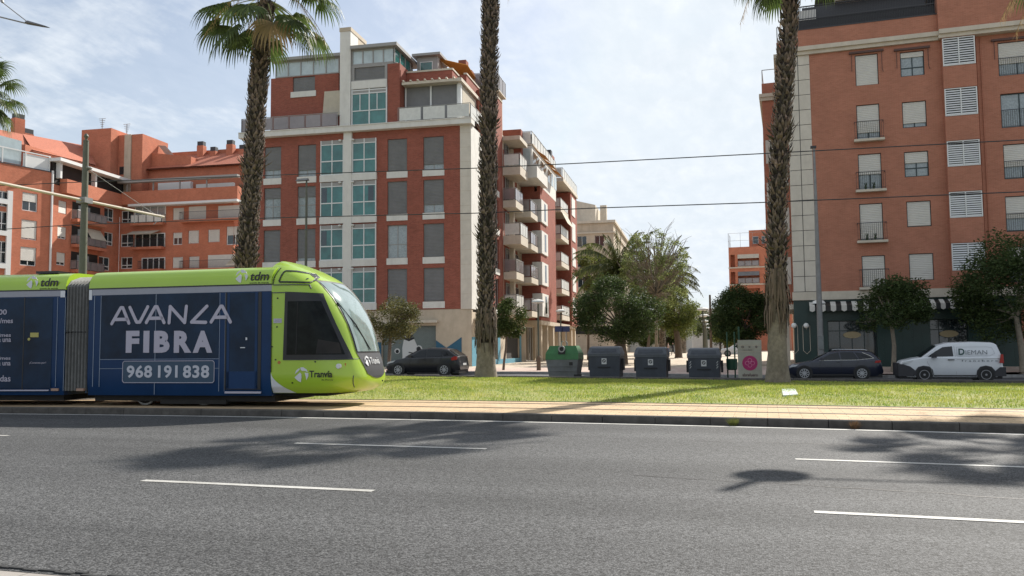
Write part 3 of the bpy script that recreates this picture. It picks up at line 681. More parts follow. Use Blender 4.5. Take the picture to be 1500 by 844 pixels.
mb = MB(CS); mb.box(19.5, 27.4, -5, .7, 19.35, 21.2); mb.build('penthouse_wall', M['frame_grey'], cbo)
mb = MB(CS); mb.box(19, 27.8, -5.2, 1.1, 21.21, 21.45); mb.box(27.5, 28.4, -3, 1.2, 14, 21.9); mb.build('roof_slab', M['metal_dark'], cbo)
mb = MB(CS)
for a in (20, 22, 24, 26): mb.box(a, a+1.3, .702, .72, 19.4, 21.0)
mb.build('window_band', M['glass_dark'], cbo)
# brick volume with white corner bays
mb = MB(CS); wall_holes(mb, 18.0, 26.5, 3.9, 16.28, [(18.0, 21.0, z-.05, z+2.15) for z in FV], t=1.75, depth=.5); mb.box(18.02, 26.4, -.3, 1.2, 3.9, 16.28); mb.build('wall', M['brick_dark'], cbo)
mb = MB(CS)
for z in FV: mb.box(17.998, 18.015, -.3, 1.74, z+2.18, min(z+2.85, 16.2))
mb.box(17.996, 18.02, -.3, .9, 3.9, 16.28); mb.build('return_wall', M['brick_dark'], cbo)
for z in FV:
    f = MB(CS); f.box(17.9, 21.2, .95, 1.88, z, z+2.1); b = f.build('corner_bay', M['white_render'], cbo)
    g = MB(CS); g.box(17.88, 17.898, 1.1, 1.45, z+.3, z+1.3); b2 = g.build('pane', M['glass_dark'], b); g = MB(CS); g.box(19.4, 20.2, 1.882, 1.9, z+.3, z+1.9); g.build('pane', M['glass_dark'], b)
mb = MB(CS); mb.box(26.5, 30.0, -.3, .6, 3.9, 19.2); mb.box(27.0, 27.4, .6, 1.4, 3.9, 21); mb.build('recess_wall', M['brick_dark'], cbo)
for i, z in enumerate(FC):
    balcony(CS, cbo, 30.2, 35.5, .3, 1.75, z, 1.0, .5, 'cream', 'panel', 'rail_pale', right=False)
    window(CS, cbo, (31, 34, z, z+2.1), t=.42, depth=.02, frame='frame_white', pane='glass_dark', cols=3)
mb = MB(CS); mb.box(30.0, 41, -.3, .4, 3.8, 19.2); mb.box(36, 41, .4, 1.95, 3.8, 18.9); mb.build('wall', M['brick_dark'], cbo)
mb = MB(CS); mb.box(29.9, 41.1, -.3, 2.1, 19.0, 19.4); mb.build('roof_slab', M['cream'], cbo)
glass_rail(CS, [(30, .5), (30, 2.0), (41, 2.0)], 19.4, 1.1, 'rail_pale', step=1.5)
mb = MB(CS); mb.box(31, 33.5, -3, .6, 19.4, 22.4); mb.build('stair_wall', M['brick_dark'], cbo)
for z in FC:
    f = MB(CS); f.box(36.6, 39.2, 1.4, 2.02, z+.1, z+2.2); b = f.build('corner_bay', M['white_render'], cbo)
z = FC[1]+2.5
mb = MB(CS); mb.poly([(30.6, 1.75, z), (35.5, 1.75, z), (35.5, 2.4, z-1.3), (30.6, 2.4, z-1.3)]); mb.poly([(30.6, 1.73, z), (30.6, 2.38, z-1.3), (35.5, 2.38, z-1.3), (35.5, 1.73, z)]); mb.build('awning', M['awning_cream'], cbo)
# ground floor of the side street
gh = [(1.3, 8.0, .5, 3.3), (11.2, 16.5, .5, 3.3), (19.5, 24, .12, 3.4)]
mb = MB(CS); wall_holes(mb, 0, 41, .1, 4.0, gh, t=-.03, depth=.35); mb.box(18, 41, 0, 1.75, 3.5, 3.88)
for a in (18.3, 21.5, 25, 29, 33, 37.5, 40.3): mb.box(a, a+.55, 1.1, 1.65, .12, 3.5)
mb.build('shopfront_wall', M['beige_wall'], cbo)
mb = MB(CS); mb.box(.02, 1.28, -.02, 0, .12, 2.2); mb.box(1.28, 17.2, -.02, .02, .12, .5); mb.box(8.02, 8.9, -.02, .0, .12, 3.0); mb.box(16.5, 17.3, -.02, .0, .12, 2.6); mb.build('painted_dado', M['teal_paint'], cbo)
pm = mat('poster', (.55, .62, .58), .4, var=.35, vs=2.5, col2=(.75, .45, .42))
for a0, a1 in ((1.35, 7.95), (11.25, 16.45)):
    wn = window(CS, cbo, (a0, a1, .52, 3.28), t=-.03, depth=.3, frame='frame_white', pane='glass_sky', cols=3)
    g = MB(CS); g.box(a0+.3, a1-.3, -.26, -.25, .7, 2.4); g.build('poster', pm, wn)
mb = MB(CS); mb.box(.6, 7.5, .0, .8, 3.42, 3.55); mb.build('canopy', M['cream'], cbo)
window(CS, cbo, (19.5, 24, .12, 3.4), t=-.03, depth=.3, frame='frame_white', pane='glass_dark', cols=4)

# ------------------------------------------------------------------ terracotta block on the right
p = onY(1192, 300, 54.0); RB = Fr(p[0], p[1], -1.5)
rbo = thing('apartment_building', 'terracotta brick block on the right with stone quoin strip and dark green shopfront', 'building', RB.w(0, 0, 0), 'blocks of flats round the junction')
WZ = [18.63, 15.80, 12.76, 9.77, 6.66]   # window heads by storey
c1 = [(2.45, 3.60), (2.45, 3.60), (2.45, 3.60), (2.45, 3.60), (2.45, 3.60)]
holes = []; spec = []
def colw(px0, px1, items, fr_='frame_green', pane='glass_curtain'):
    for (y0, y1, bl) in items:
        a0, z1 = RB.sz(px0, y0); a1, _ = RB.sz(px1, y0); z0 = RB.sz(px0, y1)[1]
        holes.append((a0, a1, z0, z1)); spec.append(((a0, a1, z0, z1), bl, fr_, pane))
def rows_(x0s, w_, rows):
    for (x0, y0, y1, bl) in rows:
        a0, z1 = RB.sz(x0, y0); a1 = a0+w_; z0 = RB.sz(x0, y1)[1]; holes.append((a0, a1, z0, z1)); spec.append(((a0, a1, z0, z1), bl, 'frame_green', 'glass_curtain'))
rows_(None, 1.28, [(1252, 81.5, 126.5, 1), (1254, 154.5, 205.5, .78), (1256.5, 226.5, 279, .55), (1258.5, 299, 353, .93), (1262, 375, 421, 1)])
rows_(None, 1.30, [(1318, 77, 113, .2), (1321, 150, 188, .8), (1324, 223, 260, .42), (1327.5, 295.5, 333, .93), (1331, 372, 411, 1)])
rows_(None, 2.9, [(1461, 63, 112, .62), (1465, 138, 188, 0), (1469, 212, 263, .62), (1472, 288, 340, .6), (1476, 362, 414, .6)])
EXT = 19.0
rows2 = []
for a in (14.6,):
    for r in range(5): rows2.append((a, a+1.3, WZ[r]-1.5, WZ[r]+.1))
mb = MB(RB); wall_holes(mb, .02, EXT, 4.62, 19.2, holes+rows2, depth=.22); mb.build('wall', M['brick_rb'], rbo); mb = MB(RB); mb.box(.02, EXT, -12, -.62, .13, 19.2); mb.build('core', M['interior'], rbo)
for h in rows2: window(RB, rbo, h, frame='frame_green', cols=2, blind=.5)
for k, (h, bl, fr_, pane) in enumerate(spec):
    r = k % 5; c = k//5; wide = c == 2
    wn = window(RB, rbo, h, frame=fr_, pane='glass_curtain', cols=3 if wide else 2, rows=2 if c == 1 else 1, split=.35, blind=bl, fw=.06)
    if c == 0 and r == 0 or c == 1 and r == 0 or (wide and r == 0):
        g = MB(RB); a0, a1, z0, z1 = h; g.box(a0-.32, a1+.32, .0, .14, z1+.08, z1+.2); g.tube([(a0-.2, .1, z1+.1), (a0-.2, .12, z1-1.0)], .02, 5); g.tube([(a1+.2, .1, z1+.1), (a1+.2, .12, z1-1.0), (a1+.26, .12, z1-1.2)], .02, 5); g.build('awning_frame', mat('awning_brown', (.09, .045, .035), .6) if 'ab' not in M else M['ab'], wn)
    if (c == 0 and r >= 1) or wide:
        g = MB(RB); a0, a1, z0, z1 = h; y = .0; top = z0+1.02
        if not wide:
            sl_ = MB(RB); sl_.box(a0-.2, a1+.2, .001, .38, z0-.16, z0-.02); sl_.build('balconet_slab', M['cream'], wn); q0, q1, tt = a0-.15, a1+.15, .34
        else: q0, q1, tt = a0+.02, a1-.02, .03
        g.tube([(q0, tt, top), (q1, tt, top)], .02, 5); g.tube([(q0, tt, z0+.06), (q1, tt, z0+.06)], .015, 5)
        if not wide:
            for q in (q0, q1): g.tube([(q, 0, top), (q, tt, top)], .02, 5); g.tube([(q, 0, z0+.06), (q, tt, z0+.06)], .015, 5)
        n = int((q1-q0)/.11)
        for i in range(n+1): x = q0+(q1-q0)*i/n; g.tube([(x, tt, z0+.05), (x, tt, top)], .009, 4, False)
        g.build('balconet', M['metal_dark'], wn)
        if c == 0 and r in (2, 3):
            g = MB(RB)
            for x in (a0+.35, a0+.8): g.lathe(x, .2, [(.05, z0), (.08, z0+.16), (.075, z0+.165)], 8)
            for x in (a0+.35, a0+.8):
                for i in range(9): an = i*.7; g.tube([(x, .2, z0+.15), (x+.08*math.cos(an), .2+.06*math.sin(an), z0+.3+.05*(i % 3))], .012, 4)
            g.build('flower_pot', mat('pot_plant', (.03, .06, .02), .8), wn)
# louvred oriel
ol = MB(RB); a0, _ = RB.sz(1381, 100, .35); a1, _ = RB.sz(1430, 100, .35)
lou = []
for (y0, y1) in ((57, 97.5), (131, 171), (208, 245), (282.5, 320), (357.5, 397)):
    z1 = RB.sz(1384, y0, .35)[1]; z0 = RB.sz(1384, y1, .35)[1]; lou.append((z0, z1))
zprev = 19.2
ol.box(a0, a1, .001, .345, 4.62, 19.2); orl = ol.build('oriel', M['brick_rb'], rbo)
for (z0, z1) in lou+[(3, 4.6)]: ol = MB(RB); ol.box(a0-.004, a1+.004, 0.002, .42, z1+.03, zprev); ol.build('oriel_spandrel', M['brick_rb'], orl); zprev = z0-.03
for k, (z0, z1) in enumerate(lou):
    f = MB(RB); x = (a0+a1)/2
    for q in (a0+.02, x-.03, a1-.08): f.box(q, q+.06, .33, .42, z0, z1)
    f.box(a0+.082, x-.032, .33, .415, z0, z0+.05); f.box(x+.032, a1-.082, .33, .415, z0, z0+.05); f.box(a0+.082, x-.032, .33, .415, z1-.05, z1); f.box(x+.032, a1-.082, .33, .415, z1-.05, z1)
    n = 11
    for i in range(n):
        z = z0+.06+(z1-z0-.12)*i/n
        for q0, q1 in ((a0+.085, x-.035), (x+.035, a1-.085)): f.poly([(q0, .41, z), (q1, .41, z), (q1, .37, z+.085), (q0, .37, z+.085)])
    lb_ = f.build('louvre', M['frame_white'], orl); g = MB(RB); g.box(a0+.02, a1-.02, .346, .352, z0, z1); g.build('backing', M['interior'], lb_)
# downpipes and cables
mb = MB(RB)
for x in (a1+.12, a1+.32): mb.tube([(x, .05, 19.1), (x, .05, 5)], .03, 6)
mb.build('downpipe', M['brick_rb'], rbo)
# quoin strip
mb = MB(RB); z = 4.62; i = 0
while z < 19.15:
    zt = min(z+.93, 19.19)
    mb.box(-1.32, -.675, -.5, .03, z+.035, zt); mb.box(-.635, .018, -.5, .03, z+.035, zt); z += .93
mb.build('quoin', M['stone'], rbo)
mb = MB(RB); mb.box(-1.30, .0, -.6, -.0, 4.62, 19.19); mb.build('quoin_backing', M['metal_dark'], rbo)
# cornice, parapets, fence, penthouse
aP = RB.sz(1373, 53)[0]
mb = MB(RB)
for (q0, q1, tt) in ((-1.5, aP, .0), (aP+.001, EXT, .32)):
    mb.box(q0, q1, -.6, tt+.16, 19.202, 19.42); mb.box(q0, q1, -.6, tt+.30, 19.422, 19.68)
mb.build('cornice', M['cream'], rbo)
mb = MB(RB); mb.box(-1.3, aP, -.5, .12, 19.682, 20.75); mb.box(aP+.002, EXT, -.5, .42, 19.682, 21.75); mb.box(aP+.6, aP+2.0, -4.6, -2.5, 20, 23.6); mb.build('parapet', M['brick_rb'], rbo)
mb = MB(RB); mb.box(-1.3, aP, -.4, .15, 20.752, 20.82); mb.box(aP, EXT, -.45, .46, 21.752, 21.82); mb.build('coping', M['metal_dark'], rbo)
mb = MB(RB); n = 92
for i in range(n+1): x = -1.2+(aP+1.1)*i/n; mb.box(x, x+.028, -.06, -.03, 20.82, 22.25)
mb.box(-1.2, aP-.05, -.08, -.0, 22.252, 22.3); mb.box(-1.2, aP-.05, -.025, .0, 21.45, 21.52); mb.box(-1.2, aP-.05, -.16, -.12, 20.84, 21.45); mb.build('roof_fence', M['metal_dark'], rbo)
mb = MB(RB); mb.box(-.2, aP-.1, -7, -3.2, 20.5, 23.4); mb.box(aP+.4, EXT, -9, -5, 20.5, 25.5); mb.build('penthouse_wall', M['metal_dark'], rbo)
mb = MB(RB); mb.box(1.8, aP+.3, -7.5, -2.6, 23.41, 23.75); mb.build('penthouse_roof', M['cream'], rbo)
mb = MB(RB); mb.prism([(.6, 23.9), (4.4, 23.9), (2.5, 25.2)], -6.5, -3.2); mb.prism([(5.2, 23.9), (9.2, 23.9), (7.2, 25.3)], -6.5, -3.2); mb.build('dormer', M['metal_dark'], rbo)
window(RB, rbo, (aP+1.9+.4, EXT-.5, 22.1, 23.9), t=-4.75, frame='frame_white', pane='glass_sky', cols=5)
mb = MB(RB); mb.box(-.6, .6, -5, -2.6, 21, 23.0); mb.build('roof_box', M['white_render'], rbo)
# base: ledge and green shopfront
mb = MB(RB); mb.box(-1.4, EXT, -.6, .12, 4.30, 4.618); mb.box(-1.4, EXT, -.6, .2, 4.12, 4.298); mb.build('ledge', M['cream'], rbo)
def bx2(px0, px1, y0, y1, t=0):
    a0, z1 = RB.sz(px0, y0, t); a1, _ = RB.sz(px1, y0, t); return a0, a1, RB.sz(px0, y1, t)[1], z1
d1 = bx2(1212, 1284, 471, 545); d2 = bx2(1362, 1418, 470, 545)
dh = [(d1[0], d1[1], .12, 2.85), (d2[0], d2[1], .12, 2.85), (11.3, 13.9, .12, 3.0)]
mb = MB(RB); wall_holes(mb, -1.35, EXT, .1, 4.118, dh, t=.06, depth=.5)
for x in np.arange(-1.1, 10.9, .52):
    if not any(h[0]-.1 < x < h[1] for h in dh): mb.box(x, x+.06, .062, .075, .3, 4.0)
mb.build('shopfront', M['green_panel'], rbo)
for h in dh[:2]:
    wn = window(RB, rbo, h, t=.06, depth=.42, frame='frame_green', pane='glass_dark', cols=4, rows=2, split=.78)
    c_ = (h[0]+h[1])/2; g = MB(RB); k = 16; g.prism([(c_+.5*math.cos(2*math.pi*i/k)*(1.0 if abs(math.cos(2*math.pi*i/k)) < .8 else 1.0), 2.0+.2*math.sin(2*math.pi*i/k)) for i in range(k)], -.16, -.13); g.build('oval_sign', mat('sign_gold', (.35, .28, .16), .5), wn)
    g = MB(RB); g.box(h[0]-.1, h[1]+.1, .07, .09, 2.9, 3.35); g.build('fascia', M['green_panel'], wn)
    st = MB(RB); st2 = MB(RB); q0, q1 = h[0]-1.0, h[1]+.7; n = 15
    for i in range(n):
        x0, x1 = q0+(q1-q0)*i/n, q0+(q1-q0)*(i+1)/n; mm = st if i % 2 == 0 else st2
        mm.prism([(x0, 3.72), (x1, 3.72), (x1, 3.44), ((x0+x1)/2, 3.37), (x0, 3.44)], .9, .92)
        mm.poly([(x0, .1, 4.0), (x1, .1, 4.0), (x1, .905, 3.722), (x0, .905, 3.722)]); mm.poly([(x0, .1, 3.98), (x0, .9, 3.7), (x1, .9, 3.7), (x1, .1, 3.98)])
    aw = st2.build('striped_awning', M['black'], rbo); st.build('white_stripes', M['blind_white'], aw)
mb = MB(RB); mb.box(10.75, 11.25, -.1, .1, .12, 4.1); mb.box(13.95, 14.6, -.1, .1, .12, 4.1); mb.build('brick_pier', M['orange_brick'], rbo)
window(RB, rbo, dh[2], t=.06, depth=.4, frame='cream', pane='glass_dark', cols=3, rows=3)
# globe lamps
gm = mat('globe', (.75, .75, .72), .3)
for px, py in ((1181, 477), (1163, 477)):
    a, z = RB.sz(px, py, .3); g = MB(RB); g.lathe(a, .3, [(.16*math.sin(math.pi*i/8)+.002, z-.16*math.cos(math.pi*i/8)) for i in range(9)], 12)
    o = g.build('globe_lamp', gm, rbo, smooth=True); g = MB(RB); g.tube([(a-.2, .14, z), (a-.2, .14, z-1.5), (a, .14, z-1.7), (a+.2, .14, z-1.5), (a+.2, .14, z)], .015, 5); g.tube([(a, .1, z-.2), (a, .3, z-.2)], .02, 5); g.build('bracket', M['cream'], o)
a, z = RB.sz(1199, 442, .4); g = MB(RB); g.lathe(a, .4, [(.42, z-.12), (.3, z+.05), (.05, z+.12)], 12); g.build('dish_lamp', gm, rbo)
# side of the block, stepped bays towards the avenue
RS = RB.sub(-1.32, 0, 90)      # s runs away from the street, t is +X (into the block) so the outside is -t
mb = MB(RS); mb.box(.6, 26, .0, .4, 4.3, 20.7); mb.build('wall', M['brick_rb'], rbo)
def side_bay(s0, s1, tt, ztop, zrail):
    mb = MB(RS); mb.box(s0, s1, -tt, -.002, 4.3, ztop); b = mb.build('side_bay', M['orange_brick'], rbo)
    g = MB(RS)
    for z in (5.2, 8.3, 11.4, 14.5):
        if z+1.8 < ztop-1: g.box(s0-.02, s0+.001, -tt+.15, -.1, z, z+1.7); g.box(s0+.5, s1-.5, -tt-.02, -tt+.001, z, z+1.7)
    g.build('bay_window', M['blind_white'], b)
    g = MB(RS); g.box(s0-.12, s1+.1, -tt-.12, -.0, ztop-1.3, ztop-1.05); g.box(s0-.2, s1+.1, -tt-.2, -.0, ztop-1.05, ztop-.8); g.build('cornice', M['cream'], b)
    g = MB(RS); g.tube([(s0+.05, -tt+.05, zrail), (s1, -tt+.05, zrail)], .03, 5); g.tube([(s0+.05, -tt+.05, zrail), (s0+.05, 0, zrail)], .03, 5); g.tube([(s0+.05, -tt+.05, ztop), (s0+.05, -tt+.05, zrail)], .03, 5); g.build('railing', M['metal_grey'], b)
side_bay(1.2, 7, .55, 20.6, 21.6); side_bay(9, 20, 1.7, 20.4, 21.4)
mb = MB(RS); mb.box(.1, 9, -.5, -.0, 3.6, 3.9); mb.build('canopy', M['cream'], rbo)
for i in range(4):
    mb = MB(RS); mb.box(1+i*2.2, 1.5+i*2.2, -.6, -.3, .12, 3.6); mb.build('porch_post', M['cream'], rbo)
mb = MB(RS); mb.box(.6, 26, -.01, .3, .12, 4.3); mb.build('side_shopfront', M['beige_wall'], rbo)

# ------------------------------------------------------------------ red-orange courtyard block on the left, three fronts
d = ray(75.6, 300); q = _C+d*(92.6/(d@_F)); L1 = Fr(q[0], q[1], 80.0)
d = ray(176, 300); q2 = _C+d*(104.5/(d@_F)); ang = math.degrees(math.atan2(q2[1]-q[1], q2[0]-q[0])); L2 = Fr(q[0], q[1], ang); L2E = math.hypot(q2[1]-q[1], q2[0]-q[0])
L3 = Fr(q2[0], q2[1], 4.4)
lbo = thing('apartment_building', 'orange red brick courtyard block at the left with long terraces and tiled roofs', 'building', (float(q[0]), float(q[1]), 0), 'blocks of flats round the junction')
def opens(fr, L_, fm='frame_white', pane='glass_dark', t=0., depth=.18):
    hs = []
    for (x0, x1, y0, y1, bl, kind) in L_:
        a0, z1 = fr.sz(x0, y0, t); a1, _ = fr.sz(x1, y0, t); z0 = fr.sz(x0, y1, t)[1]; hs.append((a0, a1, z0, z1, bl, kind))
    return hs
def c3(x): return x/3.247
def c3y(y): return 140+y/3.247
def k1(x, y): return (x/3.835, 180+y/3.835)
# left wing (L1)
w1 = opens(L1, [(33, 55.5, 281, 308, .45, 'w'), (31.5, 54.5, 321, 350, .9, 'w'), (30, 53.5, 361, 388.5, .7, 'w')])
wl = opens(L1, [(-6, 14.5, 278, 301, .3, 'g'), (-6, 13.5, 308, 344, 0, 'g'), (-6, 12, 352, 385, .0, 'g')])
e = [L1.sz(0, 236), L1.sz(75, 257)]; ZP1 = 21.0
mb = MB(L1); wall_holes(mb, -14, 0, .1, ZP1, [h[:4] for h in w1+wl], depth=.18); mb.box(-14, -.02, -12, -.3, .12, 20.5); mb.build('wall', M['brick_lb'], lbo)
for h in w1: window(L1, lbo, h[:4], depth=.18, cols=2, blind=h[4], fw=.09)
for h in wl:
    b = window(L1, lbo, h[:4], depth=.18, cols=2, rows=2, fw=.1)
a = L1.sz(16, 320)[0]
mb = MB(L1); mb.box(a-.5, a+.02, .0, .2, .1, 18.2)
for zc in (13.7, 17.0, 10.3): mb.box(-8, a-.5, .0, .22, zc-.25, zc+.25)
mb.build('bay_frame', M['frame_white'], lbo)
mb = MB(L1); mb.box(-14, .0, -.2, .06, ZP1+.002, ZP1+.09); mb.build('coping', M['metal_dark'], lbo)
mb = MB(L1); mb.poly([(-14, -.6, ZP1+.3), (-3.2, -.6, ZP1+.3), (-3.2, -.6, ZP1+2.9), (-14, -.6, ZP1+3.4)]); mb.poly([(-14, -.62, ZP1+.3), (-14, -.62, ZP1+3.4), (-3.2, -.62, ZP1+2.9), (-3.2, -.62, ZP1+.3)]); mb.build('terrace_glazing', M['glass_sky'], lbo)
mb = MB(L1)
for x in (-8, -5.5, -3, -.3): mb.box(x, x+.1, -.3, -.2, ZP1, ZP1+1.7)
mb.box(-14, -.1, -.3, -.2, ZP1+1.7, ZP1+1.82); mb.box(-3.2, -.1, -.31, -.29, ZP1+.1, ZP1+1.6); mb.build('terrace_rail', M['frame_white'], lbo)
mb = MB(L1); mb.tube([(-.05, .12, .2), (-.05, .12, ZP1+.2)], .12, 6); mb.build('downpipe', M['frame_white'], lbo)
# tiled roof behind the left wing, falling to the terrace
def slope(fr, pts, name='roof', m_='roof_tile'):
    mb = MB(fr); mb.poly(pts); mb.poly([(a_, b_, c_-.15) for a_, b_, c_ in pts[::-1]]); return mb.build(name, M[m_], lbo)
def P_(fr, px, py, t): a_, z_ = fr.sz(px, py, t); return (a_, t, z_)
slope(L1, [P_(L1, -60, 196, -3), P_(L1, 48, 219, -3), P_(L1, 35, 197, -7), P_(L1, -60, 178, -7)])
za = L1.sz(20, 214, -3.1)[1]
mb = MB(L1); mb.box(-16, .5, -7, -3.1, 20.5, za); mb.build('attic_wall', M['brick_lb'], lbo)
# second front (L2)
w2 = opens(L2, [(86, 98, 293, 312, 1, 'b'), (84.5, 97.5, 331, 349, .78, 'b'), (83, 96, 369, 388, .72, 'b'),
                (153, 167, 303, 323, 0, 'x'), (153, 166, 339, 358.5, 0, 'x'), (145, 161, 375, 395, 0, 'x')])
rec = opens(L2, [(106, 147, 295, 322, 0, 'r'), (105, 146, 330, 359, 0, 'r'), (104, 143, 368, 396, 0, 'r')])
L3W = []
mb = MB(L2); wall_holes(mb, .0, L2E-.02, .1, L2.sz(100, 282, 0)[1]+.5, [h[:4] for h in w2], depth=.18)
bb = mb.build('wall', M['brick_lb'], lbo)
mb = MB(L2); mb.box(.02, L2E, -10, -1.6, .12, 18.2); mb.box(.02, L2E-.02, -1.6, -.24, .12, 18.2); mb.build('core', M['brick_lb'], lbo)
for h in w2: window(L2, lbo, h[:4], depth=.18, cols=2, rows=2 if h[5] == 'x' else 1, split=.3, blind=h[4], fw=.10)
for h in rec:
    g = MB(L2); g.box(h[0], h[1], .002, .02, h[2], h[3]); o = g.build('recess_shade', M['interior'], lbo)  # flat near-black sheet on the wall, the recess's shade put in as colour
    balcony(L2, o, h[0]-.1, h[1]+.3, .022, .8, h[2]+.1, 1.0, .35, 'brick_lb', 'panel', 'rail_glass')
    g = MB(L2); g.box(h[0]+1.0, h[0]+3.0, .024, .06, h[2]+.2, h[3]-.3); g.build('door_pane', M['glass_curtain'], o)
h = rec[1]; mb = MB(L2); mb.poly([(h[0]+2.2, .1, h[3]), (h[1], .1, h[3]), (h[1]+.2, .85, h[2]+1.0), (h[0]+2.3, .85, h[2]+1.0)]); mb.poly([(h[0]+2.2, .08, h[3]), (h[0]+2.3, .83, h[2]+1.0), (h[1]+.2, .83, h[2]+1.0), (h[1], .08, h[3])]); mb.build('awning', M['awning_cream'], lbo)
# jutting terrace with parapet and roof slab on L2
t_ = .9
pz0 = L2.sz(100, 283, t_)[1]; pz1 = L2.sz(100, 262.5, t_)[1]
mb = MB(L2); mb.box(1.2, L2E+1.5, .0, t_, pz0, pz1); mb.build('terrace_parapet', M['brick_lb'], lbo)
mb = MB(L2); mb.box(.2, L2E+1.0, -.4, -.1, pz1-.9, pz1+1.9); mb.build('terrace_shade', M['interior'], lbo)  # near-black sheet, shade under the terrace roof put into its colour
mb = MB(L2); mb.box(-.2, L2E+1.2, -3, t_+.2, pz1+1.75, pz1+2.1); mb.box(.6, .9, -.05, .5, pz1, pz1+1.74); mb.box(6.5, 6.8, -.05, .5, pz1, pz1+1.74); mb.build('terrace_roof', M['frame_white'], lbo)
slope(L2, [P_(L2, 48, 219.5, -1.6), P_(L2, 141, 242, -1.6), P_(L2, 128, 214, -6.5), P_(L2, 33, 196, -6.5)])
zb_ = L2.sz(120, 238, -1.8)[1]
mb = MB(L2); mb.box(-2, L2E, -6, -1.8, 18, zb_); mb.build('attic_wall', M['brick_lb'], lbo)
# main front (L3)
E3 = 15.5
w3 = opens(L3, [(178, 196, 309, 327, 0, 'x'), (177, 195.5, 343, 362, 0, 'x'), (177, 194, 377, 394, 0, 'x'),
                (253.5, 269.5, 305, 322.5, .95, 'b'), (253.5, 267, 341, 359, .4, 'b'), (253, 268, 377, 393, 1, 'b'),
                (276, 291.5, 338, 357, 1, 'b'), (277, 292, 376, 393, .9, 'b'), (305, 322, 336.5, 355, 1, 'b'), (332, 357, 332, 359, .45, 'd')])
mb = MB(L3); wall_holes(mb, .0, E3, .1, 19.2, [h[:4] for h in w3], depth=.18); mb.box(.02, E3, -10, -.24, .12, 19.1); mb.build('wall', M['brick_lb'], lbo)
for h in w3: window(L3, lbo, h[:4], depth=.18, cols=2, rows=2 if h[5] == 'x' else 1, split=.3, blind=h[4], fw=.1)
def px3(x0, x1, y0, y1, t=0.):
    a0, z1 = L3.sz(x0, y0, t); a1, _ = L3.sz(x1, y0, t); return a0, a1, L3.sz(x0, y1, t)[1], z1
for (x0, x1, y0, y1, pn) in ((199, 243, 302, 329, 1), (199, 242, 343, 364, 0), (209, 242, 378, 396, 0)):
    h = px3(x0, x1, y0, y1); g = MB(L3); g.box(h[0], h[1], .002, .02, h[2], h[3]); o = g.build('recess_shade', M['interior'], lbo)  # same near-black sheet, shade painted behind the glazing
    n = 4; f = MB(L3)
    for i in range(n+1): x = h[0]+(h[1]-h[0])*i/n; f.box(x-.05, x+.05, .022, .12, h[2], h[3])
    f.box(h[0], h[1], .022, .1, h[3]-.1, h[3]); f.build('glazing_frame', M['frame_white'], o)
    g = MB(L3); g.box(h[0]+.1, h[1]-.1, .022, .06, h[2]+.9, h[3]-.15); g.build('pane', M['glass_curtain' if pn else 'glass_dark'], o)
    balcony(L3, o, h[0]-.1, h[1]+.1, .125, .9, h[2]+.05, 1.0, .3, 'brick_lb', 'bars' if not pn else 'panel', 'rail_pale')
h = px3(196, 238, 339, 346); mb = MB(L3); mb.poly([(h[0], .2, h[3]), (h[1], .2, h[3]), (h[1]-.4, 1.6, h[2]), (h[0], 1.6, h[2])]); mb.poly([(h[0], .18, h[3]-.02), (h[0], 1.6, h[2]-.04), (h[1]-.4, 1.6, h[2]-.04), (h[1], .18, h[3]-.02)]); mb.build('awning', M['awning_cream'], lbo)
# balconies with rails right of it
for (x0, x1, y0, y1) in ((277, 302, 303, 322), (320, 357, 302, 321), (305, 357, 374, 394)):
    h = px3(x0, x1, y0, y1); g = MB(L3); g.box(h[0], h[1], .002, .03, h[2], h[3]); o = g.build('balcony_door', M['blind_white'], lbo)
h = px3(268, 357, 316, 324); balcony(L3, lbo, h[0], h[1]+2, .04, .9, h[2], .95, .3, 'brick_lb', 'bars')
h = px3(268, 357, 387, 395); balcony(L3, lbo, h[0], h[1]+2, .04, .9, h[2], .95, .3, 'brick_lb', 'bars')
h = px3(330, 357, 369, 389, .9); mb = MB(L3); mb.poly([(h[0]+1.2, .2, h[3]), (h[1], .2, h[3]), (h[1], .95, h[2]), (h[0], .95, h[2])]); mb.build('awning', M['awning_cream'], lbo)
# long terrace parapet and dark pergola beam
t_ = 1.0; h = px3(178, 359, 281.5, 300, t_)
mb = MB(L3); mb.box(h[0], E3+1, .0, t_, h[2], h[3]); mb.build('terrace_parapet', M['brick_lb'], lbo)
mb = MB(L3); mb.box(h[0]+1, E3+1, .0, t_+.12, h[2]-.28, h[2]-.002); mb.build('terrace_soffit', M['frame_white'], lbo)
hb = px3(173, 359, 262, 269, t_); mb = MB(L3); mb.box(hb[0], E3+1, t_-.5, t_+.15, hb[2], hb[2]+.32)
for x in np.arange(hb[0]+1, E3, 3.6): mb.box(x, x+.12, t_-.4, t_-.25, h[3], hb[2])
mb.build('pergola', M['frame_grey'], lbo)
mb = MB(L3); mb.box(4.5, 9, -1.5, -1.0, h[3], h[3]+1.3); mb.box(10, 15, -1, -.6, h[3], h[3]+.8); mb.build('terrace_furniture', M['frame_white'], lbo)
ev = L3.sz(300, 243.5, -2)[1]; rg = L3.sz(300, 226, -7)[1]
mb = MB(L3); mb.box(0, E3+2, -6, -2.2, 19.2, ev-.1); mb.build('attic_wall', M['brick_lb'], lbo)
slope(L3, [(1.5, -1.6, ev), (E3+2, -1.6, ev), (E3+2, -7, rg), (4.5, -7, rg)])
mb = MB(L3); mb.box(1.5, E3+2, -7.4, -7.05, 20, rg+.5); mb.build('ridge_wall', M['brick_lb'], lbo)
